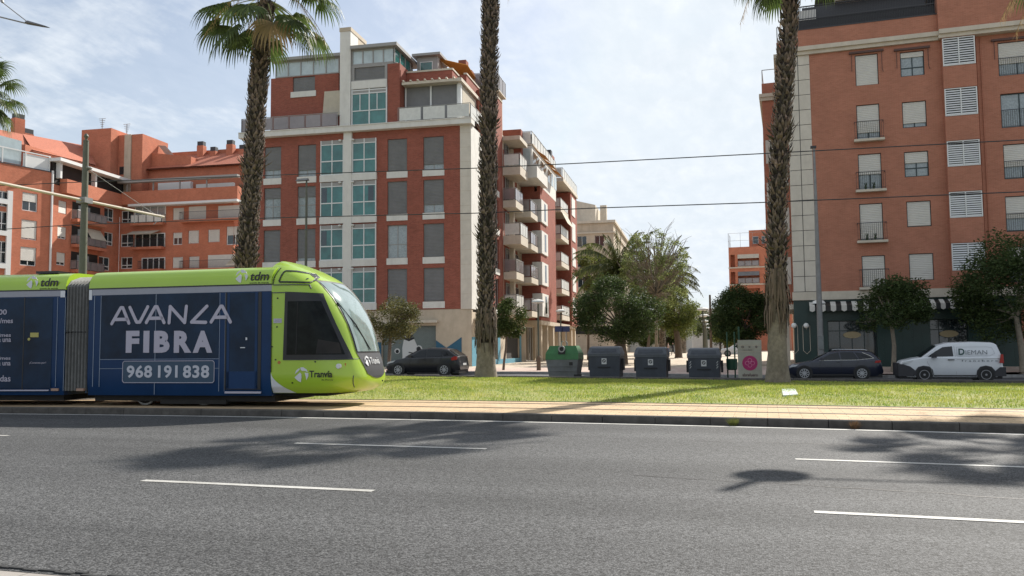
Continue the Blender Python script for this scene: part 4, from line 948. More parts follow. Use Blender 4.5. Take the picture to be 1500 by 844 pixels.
def chimney(fr, px, y0, y1, wd, t):
    a, z1 = fr.sz(px, y0, t); z0 = fr.sz(px, y1, t)[1]; mb = MB(fr); mb.box(a-wd/2, a+wd/2, t-.8, t, z0-1.5, z1-.55); c = mb.build('chimney', M['brick_lb'], lbo)
    mb = MB(fr); mb.box(a-wd/2+.04, a+wd/2-.04, t-.7, t-.04, z1-.55, z1); mb.build('chimney_cap', M['metal_dark'], c)
chimney(L3, 293, 207, 230, .9, -6); chimney(L3, 311.5, 215, 228, .8, -6); chimney(L3, 336, 205, 226, .9, -6); chimney(L3, 354, 212, 226, .8, -6); chimney(L3, 227, 220, 232, .8, -6)
chimney(L1, 30, 167, 200, 1.2, -9); chimney(L1, 43, 189, 200, 1.2, -9)
# stair tower on the corner
tw = L3.sz(131, 194, -3); tA = L3.sz(166, 194, 0.2)[0]; zt = L3.sz(150, 194, -1)[1]
mb = MB(L3); mb.box(tA-4.2, tA, -6, .6, 19, zt); mb.box(tA+.02, tA+3.4, -6, -.8, 19, zt-.6); mb.prism([(tA+3.42, 19), (tA+9, 19), (tA+9, zt-3.4), (tA+3.42, zt-2.6)], -6, -2.6); mb.build('stair_tower', M['brick_lb'], lbo)
mb = MB(L3); mb.box(tA+1.0, tA+1.9, -.79, -.6, 19, zt-.6); mb.build('tower_duct', M['beige_wall'], lbo)
for q in (5.6, 8.0): mb = MB(L3); mb.box(tA+.25, tA+.85, -.8, -.77, zt-q, zt-q+1); mb.build('tower_window', M['glass_dark'], lbo)
for x0, x1 in ((205, 218), (232, 246)):
    a0, z0 = L3.sz(x0, 213, -4); a1, z1 = L3.sz(x1, 227, -4); mb = MB(L3); mb.poly([(a0, -4, z0), (a1-.4, -4, z0-.1), (a1+.4, -4.9, z1), (a0+.7, -4.9, z1)]); mb.poly([(a0, -4.05, z0), (a0+.7, -4.95, z1), (a1+.4, -4.95, z1), (a1-.4, -4.05, z0-.1)]); mb.build('solar_panel', M['glass_sky'], lbo)
for px, y0, y1 in ((150, 174, 194), (186, 182, 196)):
    a, z1 = L3.sz(px, y0, -3); z0 = L3.sz(px, y1, -3)[1]; mb = MB(L3); mb.tube([(a, -3, z0-2), (a, -3, z1)], .05, 5)
    for i in range(5): mb.tube([(a-.5+.08*i, -3, z1-.25*i), (a+.5-.08*i, -3, z1-.25*i)], .03, 4)
    mb.build('aerial', M['metal_grey'], lbo)

# ------------------------------------------------------------------ buildings far down the avenue
d = ray(1068, 400); q = _C+d*(157/(d@_F)); FR_ = Fr(q[0], q[1], -1.5)
fo = thing('apartment_building', 'small distant red block with stacked awninged balconies beyond the avenue trees', 'building', FR_.w(0, 0, 0), 'blocks of flats round the junction')
mb = MB(FR_); wall_holes(mb, 0, 6.6, .1, 19.6, [(1.6, 5.4, z, z+2.2) for z in (16.0, 12.8, 9.7, 6.5)]+[(.3, 1.1, z, z+2.3) for z in (15.9, 12.7, 9.6)], depth=1.1); mb.box(0, 14, -14, -1.15, .2, 19.2); mb.box(6.62, 14, -1, 0, .2, 21); mb.build('wall', M['brick_lb'], fo)
mb = MB(FR_); mb.box(3.6, 12, -8, -3, 19.3, 23.0); mb.build('roof_house', M['brick_lb'], fo)
mb = MB(FR_)
for z in (15.85, 12.7, 9.5): mb.box(-.1, 6.7, .0, .2, z-.2, z)
mb.build('floor_band', M['cream'], fo)
for z, bl in ((16.0, 1), (12.8, 0)):
    mb = MB(FR_); mb.poly([(1.6, .05, z+2.2), (5.4, .05, z+2.2), (5.4, .7, z+1.4), (1.6, .7, z+1.4)]); mb.build('awning', M['awning_cream' if bl else 'blind_grey'], fo)
for z in (16.0, 12.8, 9.7): balcony(FR_, fo, 1.6, 5.4, -1, .15, z, 1.0, .1, 'cream', 'panel', 'rail_glass', left=False, right=False)
glass_rail(FR_, [(0, -6), (0, .0), (6.5, 0)], 19.6, 2.6, None, par=fo, step=2)
glass_rail(FR_, [(0, -6), (0, .0), (6.5, 0)], 19.6, 1.2, None, par=fo, step=2)
for a in (4.3, 5.9): window(FR_, fo, (a, a+1, 20.4, 21.8), t=-2.98, depth=.0, frame='frame_white', cols=1)
d = ray(850, 400); q = _C+d*(125/(d@_F)); CRM = Fr(q[0], q[1], 4.3)
co = thing('apartment_building', 'cream coloured block partly hidden behind the avenue palm', 'building', CRM.w(0, 0, 0), 'blocks of flats round the junction')
hs = [(-3+2.6*i, -1.6+2.6*i, 16.2-3*r, 17.8-3*r) for r in range(5) for i in range(3)]
mb = MB(CRM); wall_holes(mb, -5, 5.0, .1, 19.6, hs, depth=.4); mb.box(-5, 4.98, -30, -.42, .1, 19.5); mb.build('wall', M['beige_wall'], co)
for h in hs: window(CRM, co, h, frame='frame_white', depth=.35, cols=2)
mb = MB(CRM); mb.box(-5, 5.3, -30, .3, 19.62, 20.0); mb.box(-5, 5.2, -30, .2, 18.1, 18.3); mb.build('cornice', M['cream'], co)
mb = MB(CRM); mb.box(-5, 1.8, -14, -5, 20, 22.6); mb.box(2.2, 3.2, -9, -8, 20, 23.6); mb.prism([(-2, 22.6), (1.8, 22.6), (1.8, 23.2), (-2, 24.2)], -14, -5); mb.build('roof_house', M['cream'], co)
mb = MB(CRM); mb.box(-1, 5.1, .01, .1, 3.3, 4.4); sg = mb.build('shop_sign', M['black'], co)
mb = MB(CRM); mb.box(-2, 6.5, -2, .6, 4.4, 4.7); mb.build('canopy', M['beige_wall'], co)
# low white wing further in
d = ray(930, 500); q = _C+d*(150/(d@_F)); WF = Fr(q[0], q[1], 4.3)
wo = thing('low_building', 'low sunlit cream building with two small windows behind the dark tree trunks', 'building', WF.w(0, 0, 0))
hs = [(x, x+1.1, 2.4, 4.0) for x in (-5, -2.5)]
mb = MB(WF); wall_holes(mb, -8, 10, .1, 6.5, hs, depth=.4); mb.box(-8, 10, -12, -.42, .1, 6.4); mb.build('wall', M['white_render'], wo)
for h in hs: window(WF, wo, h, depth=.35, cols=1)
d = ray(1020, 500); q = _C+d*(230/(d@_F)); WG = Fr(q[0], q[1], 4.3)
wo = thing('low_building', 'pale distant building at the end of the avenue', 'building', WG.w(0, 0, 0))
hs = [(x, x+2.2, z, z+1.5) for x in np.arange(-28, 28, 5) for z in (3, 7)]
mb = MB(WG); wall_holes(mb, -32, 30, .1, 11.5, hs, depth=.4); mb.box(-32, 30, -12, -.42, .1, 11.3); mb.build('wall', M['stone'], wo)
for h in hs: window(WG, wo, h, depth=.35, cols=2)
# ridge of hills closing the view
mb = MB(); prev = None; rr = random.Random(2)
for i in range(61):
    x = -300+i*10; hgt = 14+6*math.sin(i*.31)+4*math.sin(i*.83)+rr.uniform(-1, 1); a = len(mb.v)
    mb.v += [(x, 420, -1), (x, 450, hgt*.7), (x, 520, hgt), (x, 620, -1)]
    if prev is not None:
        for e in range(3): mb.face((prev+e, a+e, a+e+1, prev+e+1))
    prev = a
struct(mb.build('hills', mat('hill_scrub', (.12, .14, .10), .95, var=.3, vs=.05), smooth=True))

# ------------------------------------------------------------------ palms
M['palm_boot'] = mat('palm_boot', (.115, .09, .068), .9, var=.35, vs=8, island=.8)
M['palm_core'] = mat('palm_core', (.035, .026, .02), .95, var=.3, vs=6)
M['palm_base'] = mat('palm_base', (.22, .185, .14), .95, var=.35, vs=5, bump=.9, bs=28, dirt=.6)
M['palm_skirt'] = mat('palm_skirt', (.135, .10, .07), .9, island=.5)
M['palm_leaf'] = mat('palm_leaf', (.07, .105, .028), .5, var=.3, vs=1.5, island=.3, trans=.45)
M['palm_dry'] = mat('palm_dry', (.38, .27, .13), .7, island=.3, trans=.35)
M['palm_stem'] = mat('palm_stem', (.22, .24, .08), .6)
M['palm_date'] = mat('palm_fruit', (.72, .26, .03), .6, island=.3)
def flakes(path, rfun, h0, h1, r, ln=(.17, .32), wd=(.085, .15), out=(.04, .11), rows=.115, hang=False, dens=1.):
    """overlapping old leaf bases up a trunk: each a small curved wedge"""
    mb = MB(); h = h0; k = 0
    while h < h1:
        c, d = path(h); rad = rfun(h); n = max(8, int(2*math.pi*rad/.14*dens)); k += 1
        for i in range(n):
            a = 2*math.pi*(i+.5*(k % 2)+r.uniform(-.25, .25))/n; ca, sa = math.cos(a), math.sin(a); q = (-sa, ca)
            L_ = r.uniform(*ln); W = r.uniform(*wd)/2; o = r.uniform(*out); hh = r.uniform(-.07, .07)
            if r.random() < .08: o *= 2.0; L_ *= 1.3
            if r.random() < .10: L_ *= .5; W *= 1.3
            lean = r.uniform(-.09, .09); s = -1 if hang else 1
            bx, by, bz = c[0]+ca*(rad-.02), c[1]+sa*(rad-.02), c[2]+hh
            tx, ty, tz = c[0]+ca*(rad+o)+q[0]*lean, c[1]+sa*(rad+o)+q[1]*lean, bz+s*L_
            mx, my, mz = (bx+tx)/2+ca*.03, (by+ty)/2+sa*.03, (bz+tz)/2
            b = len(mb.v)
            mb.v += [(bx-q[0]*W, by-q[1]*W, bz), (bx+q[0]*W, by+q[1]*W, bz), (mx+q[0]*W*.8, my+q[1]*W*.8, mz), (mx-q[0]*W*.8, my-q[1]*W*.8, mz), (mx+ca*.02, my+sa*.02, mz-s*.02), (tx, ty, tz)]
            mb.f += [(b, b+1, b+4), (b+1, b+2, b+4), (b+3, b, b+4), (b+4, b+2, b+5), (b+3, b+4, b+5), (b+2, b+3, b+5)]; mb.mi += [0]*6
        h += rows
    return mb
def fan_leaf(mb, o, az, el, r, pet=1.3, rad=1.15, droop=.5, nseg=26, twist=0.):
    """petiole + folded fan blade with hanging tips; o is where it leaves the trunk"""
    D = Vector((math.cos(az)*math.cos(el), math.sin(az)*math.cos(el), math.sin(el))); S = Vector((-math.sin(az), math.cos(az), 0)).normalized(); U = S.cross(D)*-1
    if U.z < 0: U = -U
    p = Vector(o); pts = [p]; d = D.copy()
    for i in range(5): p = p+d*(pet/5); d = (d+Vector((0, 0, -.055*droop*2))).normalized(); pts.append(p)
    mb.cur = 1
    mb.tube([(q.x, -q.y, q.z) for q in pts], [.035, .03, .026, .022, .018, .015], 4)
    mb.cur = 0; U = S.cross(d)*-1
    if U.z < 0: U = -U
    base = pts[-1]
    for i in range(nseg):
        f = (i/(nseg-1)-.5)*2; a = f*2.15; L_ = rad*(1-.28*abs(f)**2)*r.uniform(.88, 1.08)
        dr = (d*math.cos(a)+S*math.sin(a)+U*(.10*math.cos(a*1.5)+twist*f)).normalized(); side = dr.cross(U).normalized(); fold = U*.012*(1 if i % 2 else -1)
        q0 = base; w0 = .008; cur = len(mb.v); dv = dr.copy(); q = q0; n = 6
        for j in range(n+1):
            k = j/n; wd = (w0+.03*rad*math.sin(min(1, k*1.7)*math.pi*.5)) if k < .6 else .03*rad*(1-k)/.4
            mb.v += [tuple(q-side*max(wd, .002)), tuple(q+fold*4*k*(1-k)), tuple(q+side*max(wd, .002))]
            g = .05 if k < .38 else .7*droop+r.uniform(0, .15)
            dv = (dv+Vector((0, 0, -g))).normalized(); q = q+dv*(L_/n)
        for j in range(n):
            b = cur+j*3; mb.f += [(b, b+1, b+4, b+3), (b+1, b+2, b+5, b+4)]; mb.mi += [0, 0]
def palm_tree(name_label, X, Y, zg, top, H, r0, r1, skirt, smooth_h, seed, crown=True, group='tall fan palms on the grass strip', nleaf=46, fruit=False, dx=0, crown_r=1.):
    r = random.Random(seed); root = thing('palm_tree', name_label, 'palm tree', (X, Y, zg), group)
    def path(h):
        k = h/H; bx = top[0]-X; by = top[1]-Y
        return (X+bx*(k**1.6)+dx*math.sin(k*7+seed)*.5, Y+by*k, zg+h), None
    def rf(h):
        flare = .16*math.exp(-h/.45); return r0+(r1-r0)*min(1, h/H)+flare
    def tri(h): return rf(h)*(1+.05*math.sin(h*1.7+seed)+.03*math.sin(h*5.1))
    mb = MB(); n = int(H/.25); k = 20; rings = []
    for i in range(n+1):
        h = H*i/n; c, _ = path(h); rad = tri(h)-.03 if h > smooth_h else rf(h)+.03+.012*math.sin(h*37); b = len(mb.v)
        for q in range(k): a = 2*math.pi*q/k; rr = rad*(1+.04*math.sin(3*a+h*.6)+.02*r.uniform(-1, 1)); mb.v.append((c[0]+rr*math.cos(a), c[1]+rr*math.sin(a), c[2]-(.25 if i == 0 else 0)))
        rings.append(b)
    for i in range(n):
        for q in range(k): q2 = (q+1) % k; mb.f.append((rings[i]+q, rings[i]+q2, rings[i+1]+q2, rings[i+1]+q)); mb.mi.append(0 if H*i/n < smooth_h else 1)
    tr = mb.build('trunk', [M['palm_base'], M['palm_core']], root, smooth=True)
    mb = flakes(path, tri, smooth_h+.2, H-.1, r); mb.build('leaf_bases', M['palm_boot'], tr)
    if skirt:
        mb = MB()
        for i in range(skirt[2]):
            h = r.uniform(smooth_h+.3, skirt[1]); c, _ = path(h); a = r.uniform(0, 2*math.pi); rad = tri(h)+r.uniform(.0, .09); L_ = r.uniform(.5, 1.25)*(skirt[3] if len(skirt) > 3 else 1); W = r.uniform(.02, .06)
            ca, sa = math.cos(a), math.sin(a); q = (-sa, ca); o = r.uniform(-.02, .14); ln = r.uniform(-.12, .12); b = len(mb.v)
            for kk in (0, .5, 1): e = rad+o*math.sin(kk*2.2); ww = W*(1-.5*kk); cx, cy, cz = c[0]+ca*e+q[0]*ln*kk, c[1]+sa*e+q[1]*ln*kk, c[2]-L_*kk; mb.v += [(cx-q[0]*ww, cy-q[1]*ww, cz), (cx+q[0]*ww, cy+q[1]*ww, cz)]
            mb.f += [(b, b+1, b+3, b+2), (b+2, b+3, b+5, b+4)]; mb.mi += [0, 0]
        mb.build('dry_skirt', M['palm_skirt'], tr)
    # a swollen collar of old stubs part way up
    for hc in ([H*.55, H*.3] if H > 11 else []):
        mb = flakes(path, lambda h: tri(h)+.02, hc, hc+.5, r, ln=(.2, .4), out=(.12, .26), rows=.1, dens=.6); mb.build('stub_collar', M['palm_boot'], tr)
    if crown:
        o = path(H)[0]; g = MB(); dr = MB()
        for i in range(nleaf):
            k = (i+.5)/nleaf; el = math.radians(82-128*k+r.uniform(-8, 8)); az = i*2.39996+r.uniform(-.2, .2); oo = (o[0]+.12*math.cos(az), o[1]+.12*math.sin(az), o[2]+.35*(1-k))
            tgt = dr if (k > .965) else g
            fan_leaf(tgt, oo, az, el, r, pet=r.uniform(1.25, 1.75)*crown_r, rad=r.uniform(1.05, 1.3)*crown_r, droop=.35+.65*k, nseg=28, twist=r.uniform(-.2, .2))
        cr = g.build('crown', [M['palm_leaf'], M['palm_stem']], root); 
        if dr.v: dr.build('dry_fronds', [M['palm_dry'], M['palm_stem']], cr)
        st = MB(); st.cur = 0
        for i in range(5):
            az = r.uniform(0, 6.28); pts = []
            for j in range(9): kk = j/8; pts.append((o[0]+math.cos(az)*(2.6*kk), -(o[1]+math.sin(az)*2.6*kk), o[2]+.3+1.3*kk-3.4*kk*kk))
            st.tube(pts, [.02*(1-.6*j/8) for j in range(9)], 4)
            st.cur = 0
            for j in range(60):
                kk = r.uniform(.5, 1); p = (o[0]+math.cos(az)*2.6*kk, o[1]+math.sin(az)*2.6*kk, o[2]+.3+1.3*kk-3.4*kk*kk); L_ = r.uniform(.15, .5); an = r.uniform(0, 6.28); e = r.uniform(.02, .15)
                b = len(st.v); st.v += [p, (p[0]+.012, p[1], p[2]), (p[0]+math.cos(an)*e, p[1]+math.sin(an)*e, p[2]-L_)]; st.f.append((b, b+1, b+2)); st.mi.append(0)
        st.build('seed_stalk', M['palm_dry'], cr)
        if fruit:
            st = MB(); az = -1.0
            for j in range(420):
                a = r.uniform(0, 6.28); kk = r.random()**.5; L_ = r.uniform(.3, .9); cx, cy, cz = o[0]+.55+.25*math.cos(a)*kk, o[1]-.35+.25*math.sin(a)*kk, o[2]-.35-L_; b = len(st.v)
                st.v += [(o[0]+.45, o[1]-.3, o[2]-.1), (cx, cy, cz), (cx+.02, cy, cz-.06), (cx-.02, cy, cz-.05)]; st.f += [(b, b+1, b+3), (b+1, b+2, b+3)]; st.mi += [0, 0]
            st.build('fruit_cluster', M['palm_date'], cr)
    return root
def palm_at(px, py, px_top, py_top, label, smooth_h, skirt, seed, width, extra=0., Yt=None, **kw):
    b = G(px, py, .15); t = onY(px_top, py_top, b[1]); H = float(t[2])-.15+extra
    tx = float(t[0])+(float(t[0])-float(b[0]))*extra/max(1, H)
    return palm_tree(label, float(b[0]), float(b[1]), .15, (tx, float(b[1])), H, width/2, width/2*.92, skirt, smooth_h, seed, **kw)
b1 = onY(352, 560, 31.5)
t1 = onY(392, 2, 31.5)
palm_tree('fan palm rising behind the tram with its whole crown in view', float(b1[0]), 31.5, .15, (float(t1[0]), 31.5), float(t1[2])-.2, .40, .33, (0, 3, 150), 1.2, 11, dx=.12, nleaf=32, crown_r=1.42)
palm_at(712, 553, 721, 0, 'tall fan palm with bare grey foot beside the hatchback, crown above the picture', 1.5, (1.2, 3.1, 200, .8), 5, .70, extra=3.0, nleaf=30, dx=.05)
palm_at(1138, 561, 1161, 0, 'leaning fan palm with smooth grey foot beside the clothing bank', 2.3, (2.1, 3.9, 190, 1.0), 8, .56, extra=1.75, dx=.06, nleaf=32, fruit=True)
palm_tree('fan palm beyond the right edge whose crown shades the road', 9.9, 29.6, .15, (10.1, 29.6), 13.4, .31, .28, None, 1.5, 21, nleaf=30)
b0 = onY(-40, 140, 36.0)
palm_tree('fan palm at the far left edge with long curving seed stalks', float(b0[0]), 36.0, .12, (float(b0[0])+.1, 36.0), float(b0[2])-.1, .33, .28, None, 1.5, 33, nleaf=40, crown_r=1.1)

# ------------------------------------------------------------------ broadleaf trees
def leaf_mat(n_, c, c2, tr=.35): return mat(n_, c, .6, spec=.2, var=.3, vs=.9, col2=c2, island=.4, trans=tr)
M['leaf_dark'] = leaf_mat('leaf_dark', (.042, .075, .026), (.085, .12, .038))
M['leaf_mid'] = leaf_mat('leaf_mid', (.05, .08, .022), (.10, .13, .035))
M['leaf_light'] = leaf_mat('leaf_light', (.17, .22, .07), (.26, .30, .12), .55)
M['leaf_yellow'] = leaf_mat('leaf_yellow', (.09, .13, .03), (.19, .21, .055), .5)
M['leaf_orange_tree'] = leaf_mat('leaf_orange_tree', (.07, .09, .035), (.19, .17, .06))
M['bark'] = mat('bark', (.13, .10, .075), .95, var=.35, vs=10, bump=.8, bs=30)
M['bark_pale'] = mat('bark_pale', (.26, .22, .17), .95, var=.25, vs=8, bump=.5, bs=30)
def leaves_mesh(name, C_, n, size, mt, parent, seed, flat=.5, asp=.45):
    """n leaf quads scattered in a list of clumps (x,y,z,rx,ry,rz,weight)"""
    rs = np.random.RandomState(seed); W = np.array([c[6] if len(c) > 6 else c[3]*c[4]*c[5] for c in C_]); idx = rs.choice(len(C_), n, p=W/W.sum()); A = np.array([c[:6] for c in C_])[idx]
    d = rs.normal(size=(n, 3)); d /= np.linalg.norm(d, axis=1)[:, None]; rad = rs.uniform(.25, 1.0, n)**.55*(1+.12*rs.normal(size=n)); P = A[:, :3]+d*A[:, 3:6]*rad[:, None]
    u = rs.normal(size=(n, 3)); u[:, 2] *= flat; u /= np.linalg.norm(u, axis=1)[:, None]; q = rs.normal(size=(n, 3)); v_ = np.cross(u, q); v_ /= np.linalg.norm(v_, axis=1)[:, None]
    L_ = size*rs.uniform(.6, 1.35, n)[:, None]; a = P-u*L_*.5; b = P+v_*L_*asp*.5; c = P+u*L_*.5; e = P-v_*L_*asp*.5
    V = np.stack([a, b, c, e], 1).reshape(-1, 3)-np.array(parent_loc(parent))
    me = bpy.data.meshes.new(name); me.vertices.add(n*4); me.vertices.foreach_set('co', V.reshape(-1)); me.loops.add(n*4); me.loops.foreach_set('vertex_index', np.arange(n*4, dtype=np.int32))
    me.polygons.add(n); me.polygons.foreach_set('loop_start', np.arange(0, n*4, 4, dtype=np.int32)); me.polygons.foreach_set('loop_total', np.full(n, 4, dtype=np.int32))
    me.materials.append(mt); me.update(); me.validate(); o = bpy.data.objects.new(name, me); C.objects.link(o); o.parent = parent; return o
def tree(name, label, cat, X, Y, zg, trunk_h, trunk_r, crown, lean=(0, 0), n=7000, size=.16, mt='leaf_mid', bark='bark', clumps=26, clump_r=.34, seed=1, group=None, sparse=False, stems=1, limbs=9):
    """crown = (cx,cy,cz,rx,ry,rz)"""
    r = random.Random(seed); root = thing(name, label, cat, (X, Y, zg), group); cx, cy, cz, rx, ry, rz = crown; mb = MB()
    fork = (X+lean[0], Y+lean[1], zg+trunk_h)
    for s_ in range(stems):
        ox = (s_-(stems-1)/2)*.35
        mb.tube([(X+ox+(fork[0]-X)*k+.05*math.sin(k*5+seed), -(Y+(fork[1]-Y)*k), zg-.1+(trunk_h+.1)*k) for k in (0, .08, .3, .6, 1)], [trunk_r*1.5, trunk_r*1.1, trunk_r, trunk_r*.9, trunk_r*.75], 10)
    CL = []
    for i in range(clumps):
        while True:
            d = Vector((r.uniform(-1, 1), r.uniform(-1, 1), r.uniform(-1, 1)))
            if d.length < 1: break
        d = d.normalized()*(d.length**.45)*.82
        k = clump_r*r.uniform(.6, 1.35); CL.append((cx+d.x*rx, cy+d.y*ry, cz+d.z*rz, rx*k, ry*k, rz*k*.9))
    for i in range(limbs):
        c = CL[i % len(CL)]; p0 = Vector(fork); p1 = Vector(c[:3]); mid_ = p0.lerp(p1, .5)+Vector((r.uniform(-.2, .2), r.uniform(-.2, .2), r.uniform(0, .3)))
        mb.tube([(q.x, -q.y, q.z) for q in (p0, p0.lerp(mid_, .5)+Vector((0, 0, .05)), mid_, p1)], [trunk_r*.5, trunk_r*.42, trunk_r*.3, .012], 6)
        for j in range(3):
            p2 = p1+Vector((r.uniform(-1, 1)*rx*.35, r.uniform(-1, 1)*ry*.35, r.uniform(-.3, 1)*rz*.35)); mb.tube([(q.x, -q.y, q.z) for q in (mid_, p1.lerp(p2, .4), p2)], [trunk_r*.18, trunk_r*.12, .008], 4)
    mb.build('trunk', M[bark], root, smooth=True)
    leaves_mesh('crown', CL, n, size, M[mt], root, seed)
    return root
def tree_px(name, label, cat, x_tr, Y, box, zg=None, n=7000, **kw):
    """box = (x0,x1,y0,y1) of the crown in the measured picture, at distance Y"""
    a = onY(box[0], (box[2]+box[3])/2, Y); b = onY(box[1], (box[2]+box[3])/2, Y); t = onY((box[0]+box[1])/2, box[2], Y); u_ = onY((box[0]+box[1])/2, box[3], Y)
    zg = .12 if zg is None else zg; X = float(onY(x_tr, 500, Y)[0]); cx = float(a[0]+b[0])/2; rx = float(b[0]-a[0])/2; cz = float(t[2]+u_[2])/2; rz = float(t[2]-u_[2])/2
    return tree(name, label, cat, X, Y, zg, max(.6, cz-rz*.55-zg), kw.pop('trunk_r', .12), (cx, Y, cz, rx, kw.pop('ry', rx), rz), lean=((cx-X)*.4, 0), n=n, **kw)
GT = 'street trees'
tree_px('orange_tree', 'small round olive green tree on the pavement left of the dark hatchback', 'tree', 571, 47.6, (530, 614, 433, 503), n=9000, size=.14, mt='leaf_orange_tree', seed=3, trunk_r=.11, group=GT, zg=.1)
tree_px('orange_tree', 'small leafy tree just right of the middle palm trunk, in front of the blue shopfront', 'tree', 738, 47.5, (722, 772, 436, 500), n=7000, size=.14, mt='leaf_mid', seed=4, trunk_r=.07, group=GT, zg=.05)
tree_px('street_tree', 'shaded dark tree before the striped awnings, between the estate car and the white van', 'tree', 1308, 49.2, (1252, 1362, 402, 500), n=14000, size=.15, mt='leaf_dark', seed=5, trunk_r=.12, group=GT, zg=-.05, bark='bark_pale')
tree_px('street_tree', 'large dark tree at the right edge behind the white van', 'tree', 1497, 49.5, (1402, 1560, 338, 500), n=26000, size=.16, mt='leaf_dark', seed=6, trunk_r=.16, group=GT, zg=-.05, bark='bark_pale', clumps=34)
tree_px('street_tree', 'dark broad tree with black trunk behind the grey bins', 'tree', 912, 62, (846, 964, 408, 502), n=32000, size=.16, mt='leaf_dark', seed=7, trunk_r=.16, group='trees on the avenue', stems=2, clumps=34)
tree_px('street_tree', 'dark tree behind the clothing bank and green litter bin', 'tree', 1088, 58, (1040, 1136, 418, 505), n=24000, size=.16, mt='leaf_dark', seed=8, trunk_r=.14, group='trees on the avenue', clumps=28)
tree_px('feathery_tree', 'tall airy pale green tree with bare branches above the avenue palm', 'tree', 962, 72, (898, 1026, 326, 462), n=12000, size=.17, mt='leaf_light', seed=9, trunk_r=.13, group='trees on the avenue', clumps=110, clump_r=.11, limbs=100, bark='bark_pale')
tree_px('feathery_tree', 'thin yellowish tree against the brick corner left of the avenue palm', 'tree', 862, 84, (836, 895, 352, 440), n=5000, size=.2, mt='leaf_yellow', seed=10, trunk_r=.12, group='trees on the avenue', clumps=30, clump_r=.2, limbs=20)
tree_px('street_tree', 'lighter green tree with stout trunk in the middle of the avenue', 'tree', 994, 92, (945, 1028, 425, 497), n=16000, size=.2, mt='leaf_yellow', seed=12, trunk_r=.38, group='trees on the avenue', clumps=26)
for i, (x, Y, bx, mt, lb) in enumerate(((1012, 170, (985, 1042, 445, 500), 'leaf_mid', 'rounded distant tree left of the hanging lamps'), (1055, 160, (1030, 1082, 442, 505), 'leaf_dark', 'dark distant tree right of the hanging lamps'), (1062, 120, (1040, 1085, 462, 508), 'leaf_yellow', 'sunlit yellow green bush right of the lamp row'), (975, 150, (955, 1000, 470, 508), 'leaf_mid', 'low dark green shrub beyond the third bin'), (948, 112, (922, 990, 425, 498), 'leaf_mid', 'mid green tree behind the dark broad tree, filling the gap to its right'), (948, 140, (925, 965, 478, 508), 'leaf_dark', 'clipped dark hedge bush behind the middle bin'))):
    tree_px('distant_tree', lb, 'tree', x, Y, bx, n=6000, size=.35, mt=mt, seed=20+i, trunk_r=.2, group='trees at the end of the avenue', zg=.3)
# big feather palm on the avenue
def feather_palm(label, X, Y, zg, H, r0, nl, Lf, seed, mt='palm_leaf', group='feather palms on the avenue'):
    r = random.Random(seed); root = thing('date_palm', label, 'palm tree', (X, Y, zg), group); mb = MB(); n = int(H/.3)
    mb.tube([(X, -Y, zg-.1+H*i/n) for i in range(n+1)], [r0*(1+.25*math.exp(-i*.6))*(1+.06*math.sin(i*2.1)) for i in range(n+1)], 12)
    tr = mb.build('trunk', M['palm_base'], root); fl = flakes(lambda h: ((X, Y, zg+h), None), lambda h: r0, .6, H, r, rows=.18, dens=.7); fl.build('leaf_bases', M['palm_boot'], tr)
    g = MB()
    for i in range(nl):
        k = (i+.5)/nl; el = math.radians(85-105*k+r.uniform(-8, 8)); az = i*2.39996; d = Vector((math.cos(az)*math.cos(el), math.sin(az)*math.cos(el), math.sin(el))); p = Vector((X, Y, zg+H)); S = Vector((-math.sin(az), math.cos(az), 0)); pts = [p]
        L_ = Lf*r.uniform(.7, 1.1); m_ = 12; sag = r.uniform(.8, 1.6)
        for j in range(m_): d = (d+Vector((0, 0, (-.075-.11*j/m_)*sag))).normalized(); p = p+d*L_/m_; pts.append(p)
        g.cur = 1; g.tube([(q.x, -q.y, q.z) for q in pts], [.03*(1-.8*j/m_) for j in range(m_+1)], 3, False); g.cur = 0
        for j in range(1, m_*8):
            kk = j/8; a = int(kk); f = kk-a
            if a >= m_: break
            q = pts[a].lerp(pts[a+1], f); t = (pts[a+1]-pts[a]).normalized(); up = t.cross(S); lw = .62*math.sin(math.pi*min(1, .12+kk/m_*.88))**.6*Lf/4
            for s_ in (-1, 1):
                if r.random() < .3: continue
                e = q+(S*s_*.6+t*.35-Vector((0, 0, .75+.9*r.random()))).normalized()*lw*r.uniform(.8, 1.1); b = len(g.v); g.v += [tuple(q), tuple(q+t*.075), tuple(e)]; g.f.append((b, b+1, b+2)); g.mi.append(0)
    g.build('crown', [M[mt], M['palm_stem']], root)
    return root
M['date_dark'] = mat('date_dark', (.05, .06, .022), .6, var=.3, vs=.8, col2=(.10, .10, .04), island=.4, trans=.4)
M['date_leaf'] = mat('date_leaf', (.055, .08, .02), .5, var=.3, vs=.8, col2=(.12, .14, .04), island=.35, trans=.45)
pa = onY(906, 398, 76); feather_palm('large feather palm with arching fronds and shaggy head in the avenue', float(pa[0]), 76, .12, float(pa[2])-.1, .42, 58, 5.2, 2, mt='date_leaf')
pa = onY(955, 402, 88); feather_palm('second feather palm, duller and further back along the avenue', float(pa[0]), 96, .12, float(pa[2])-.1, .35, 60, 6.0, 4, mt='date_dark')
pa = onY(1000, 468, 130); feather_palm('low distant feather palm beyond the people', float(pa[0]), 130, .2, float(pa[2])-.1, .4, 36, 4.2, 6, mt='date_leaf')
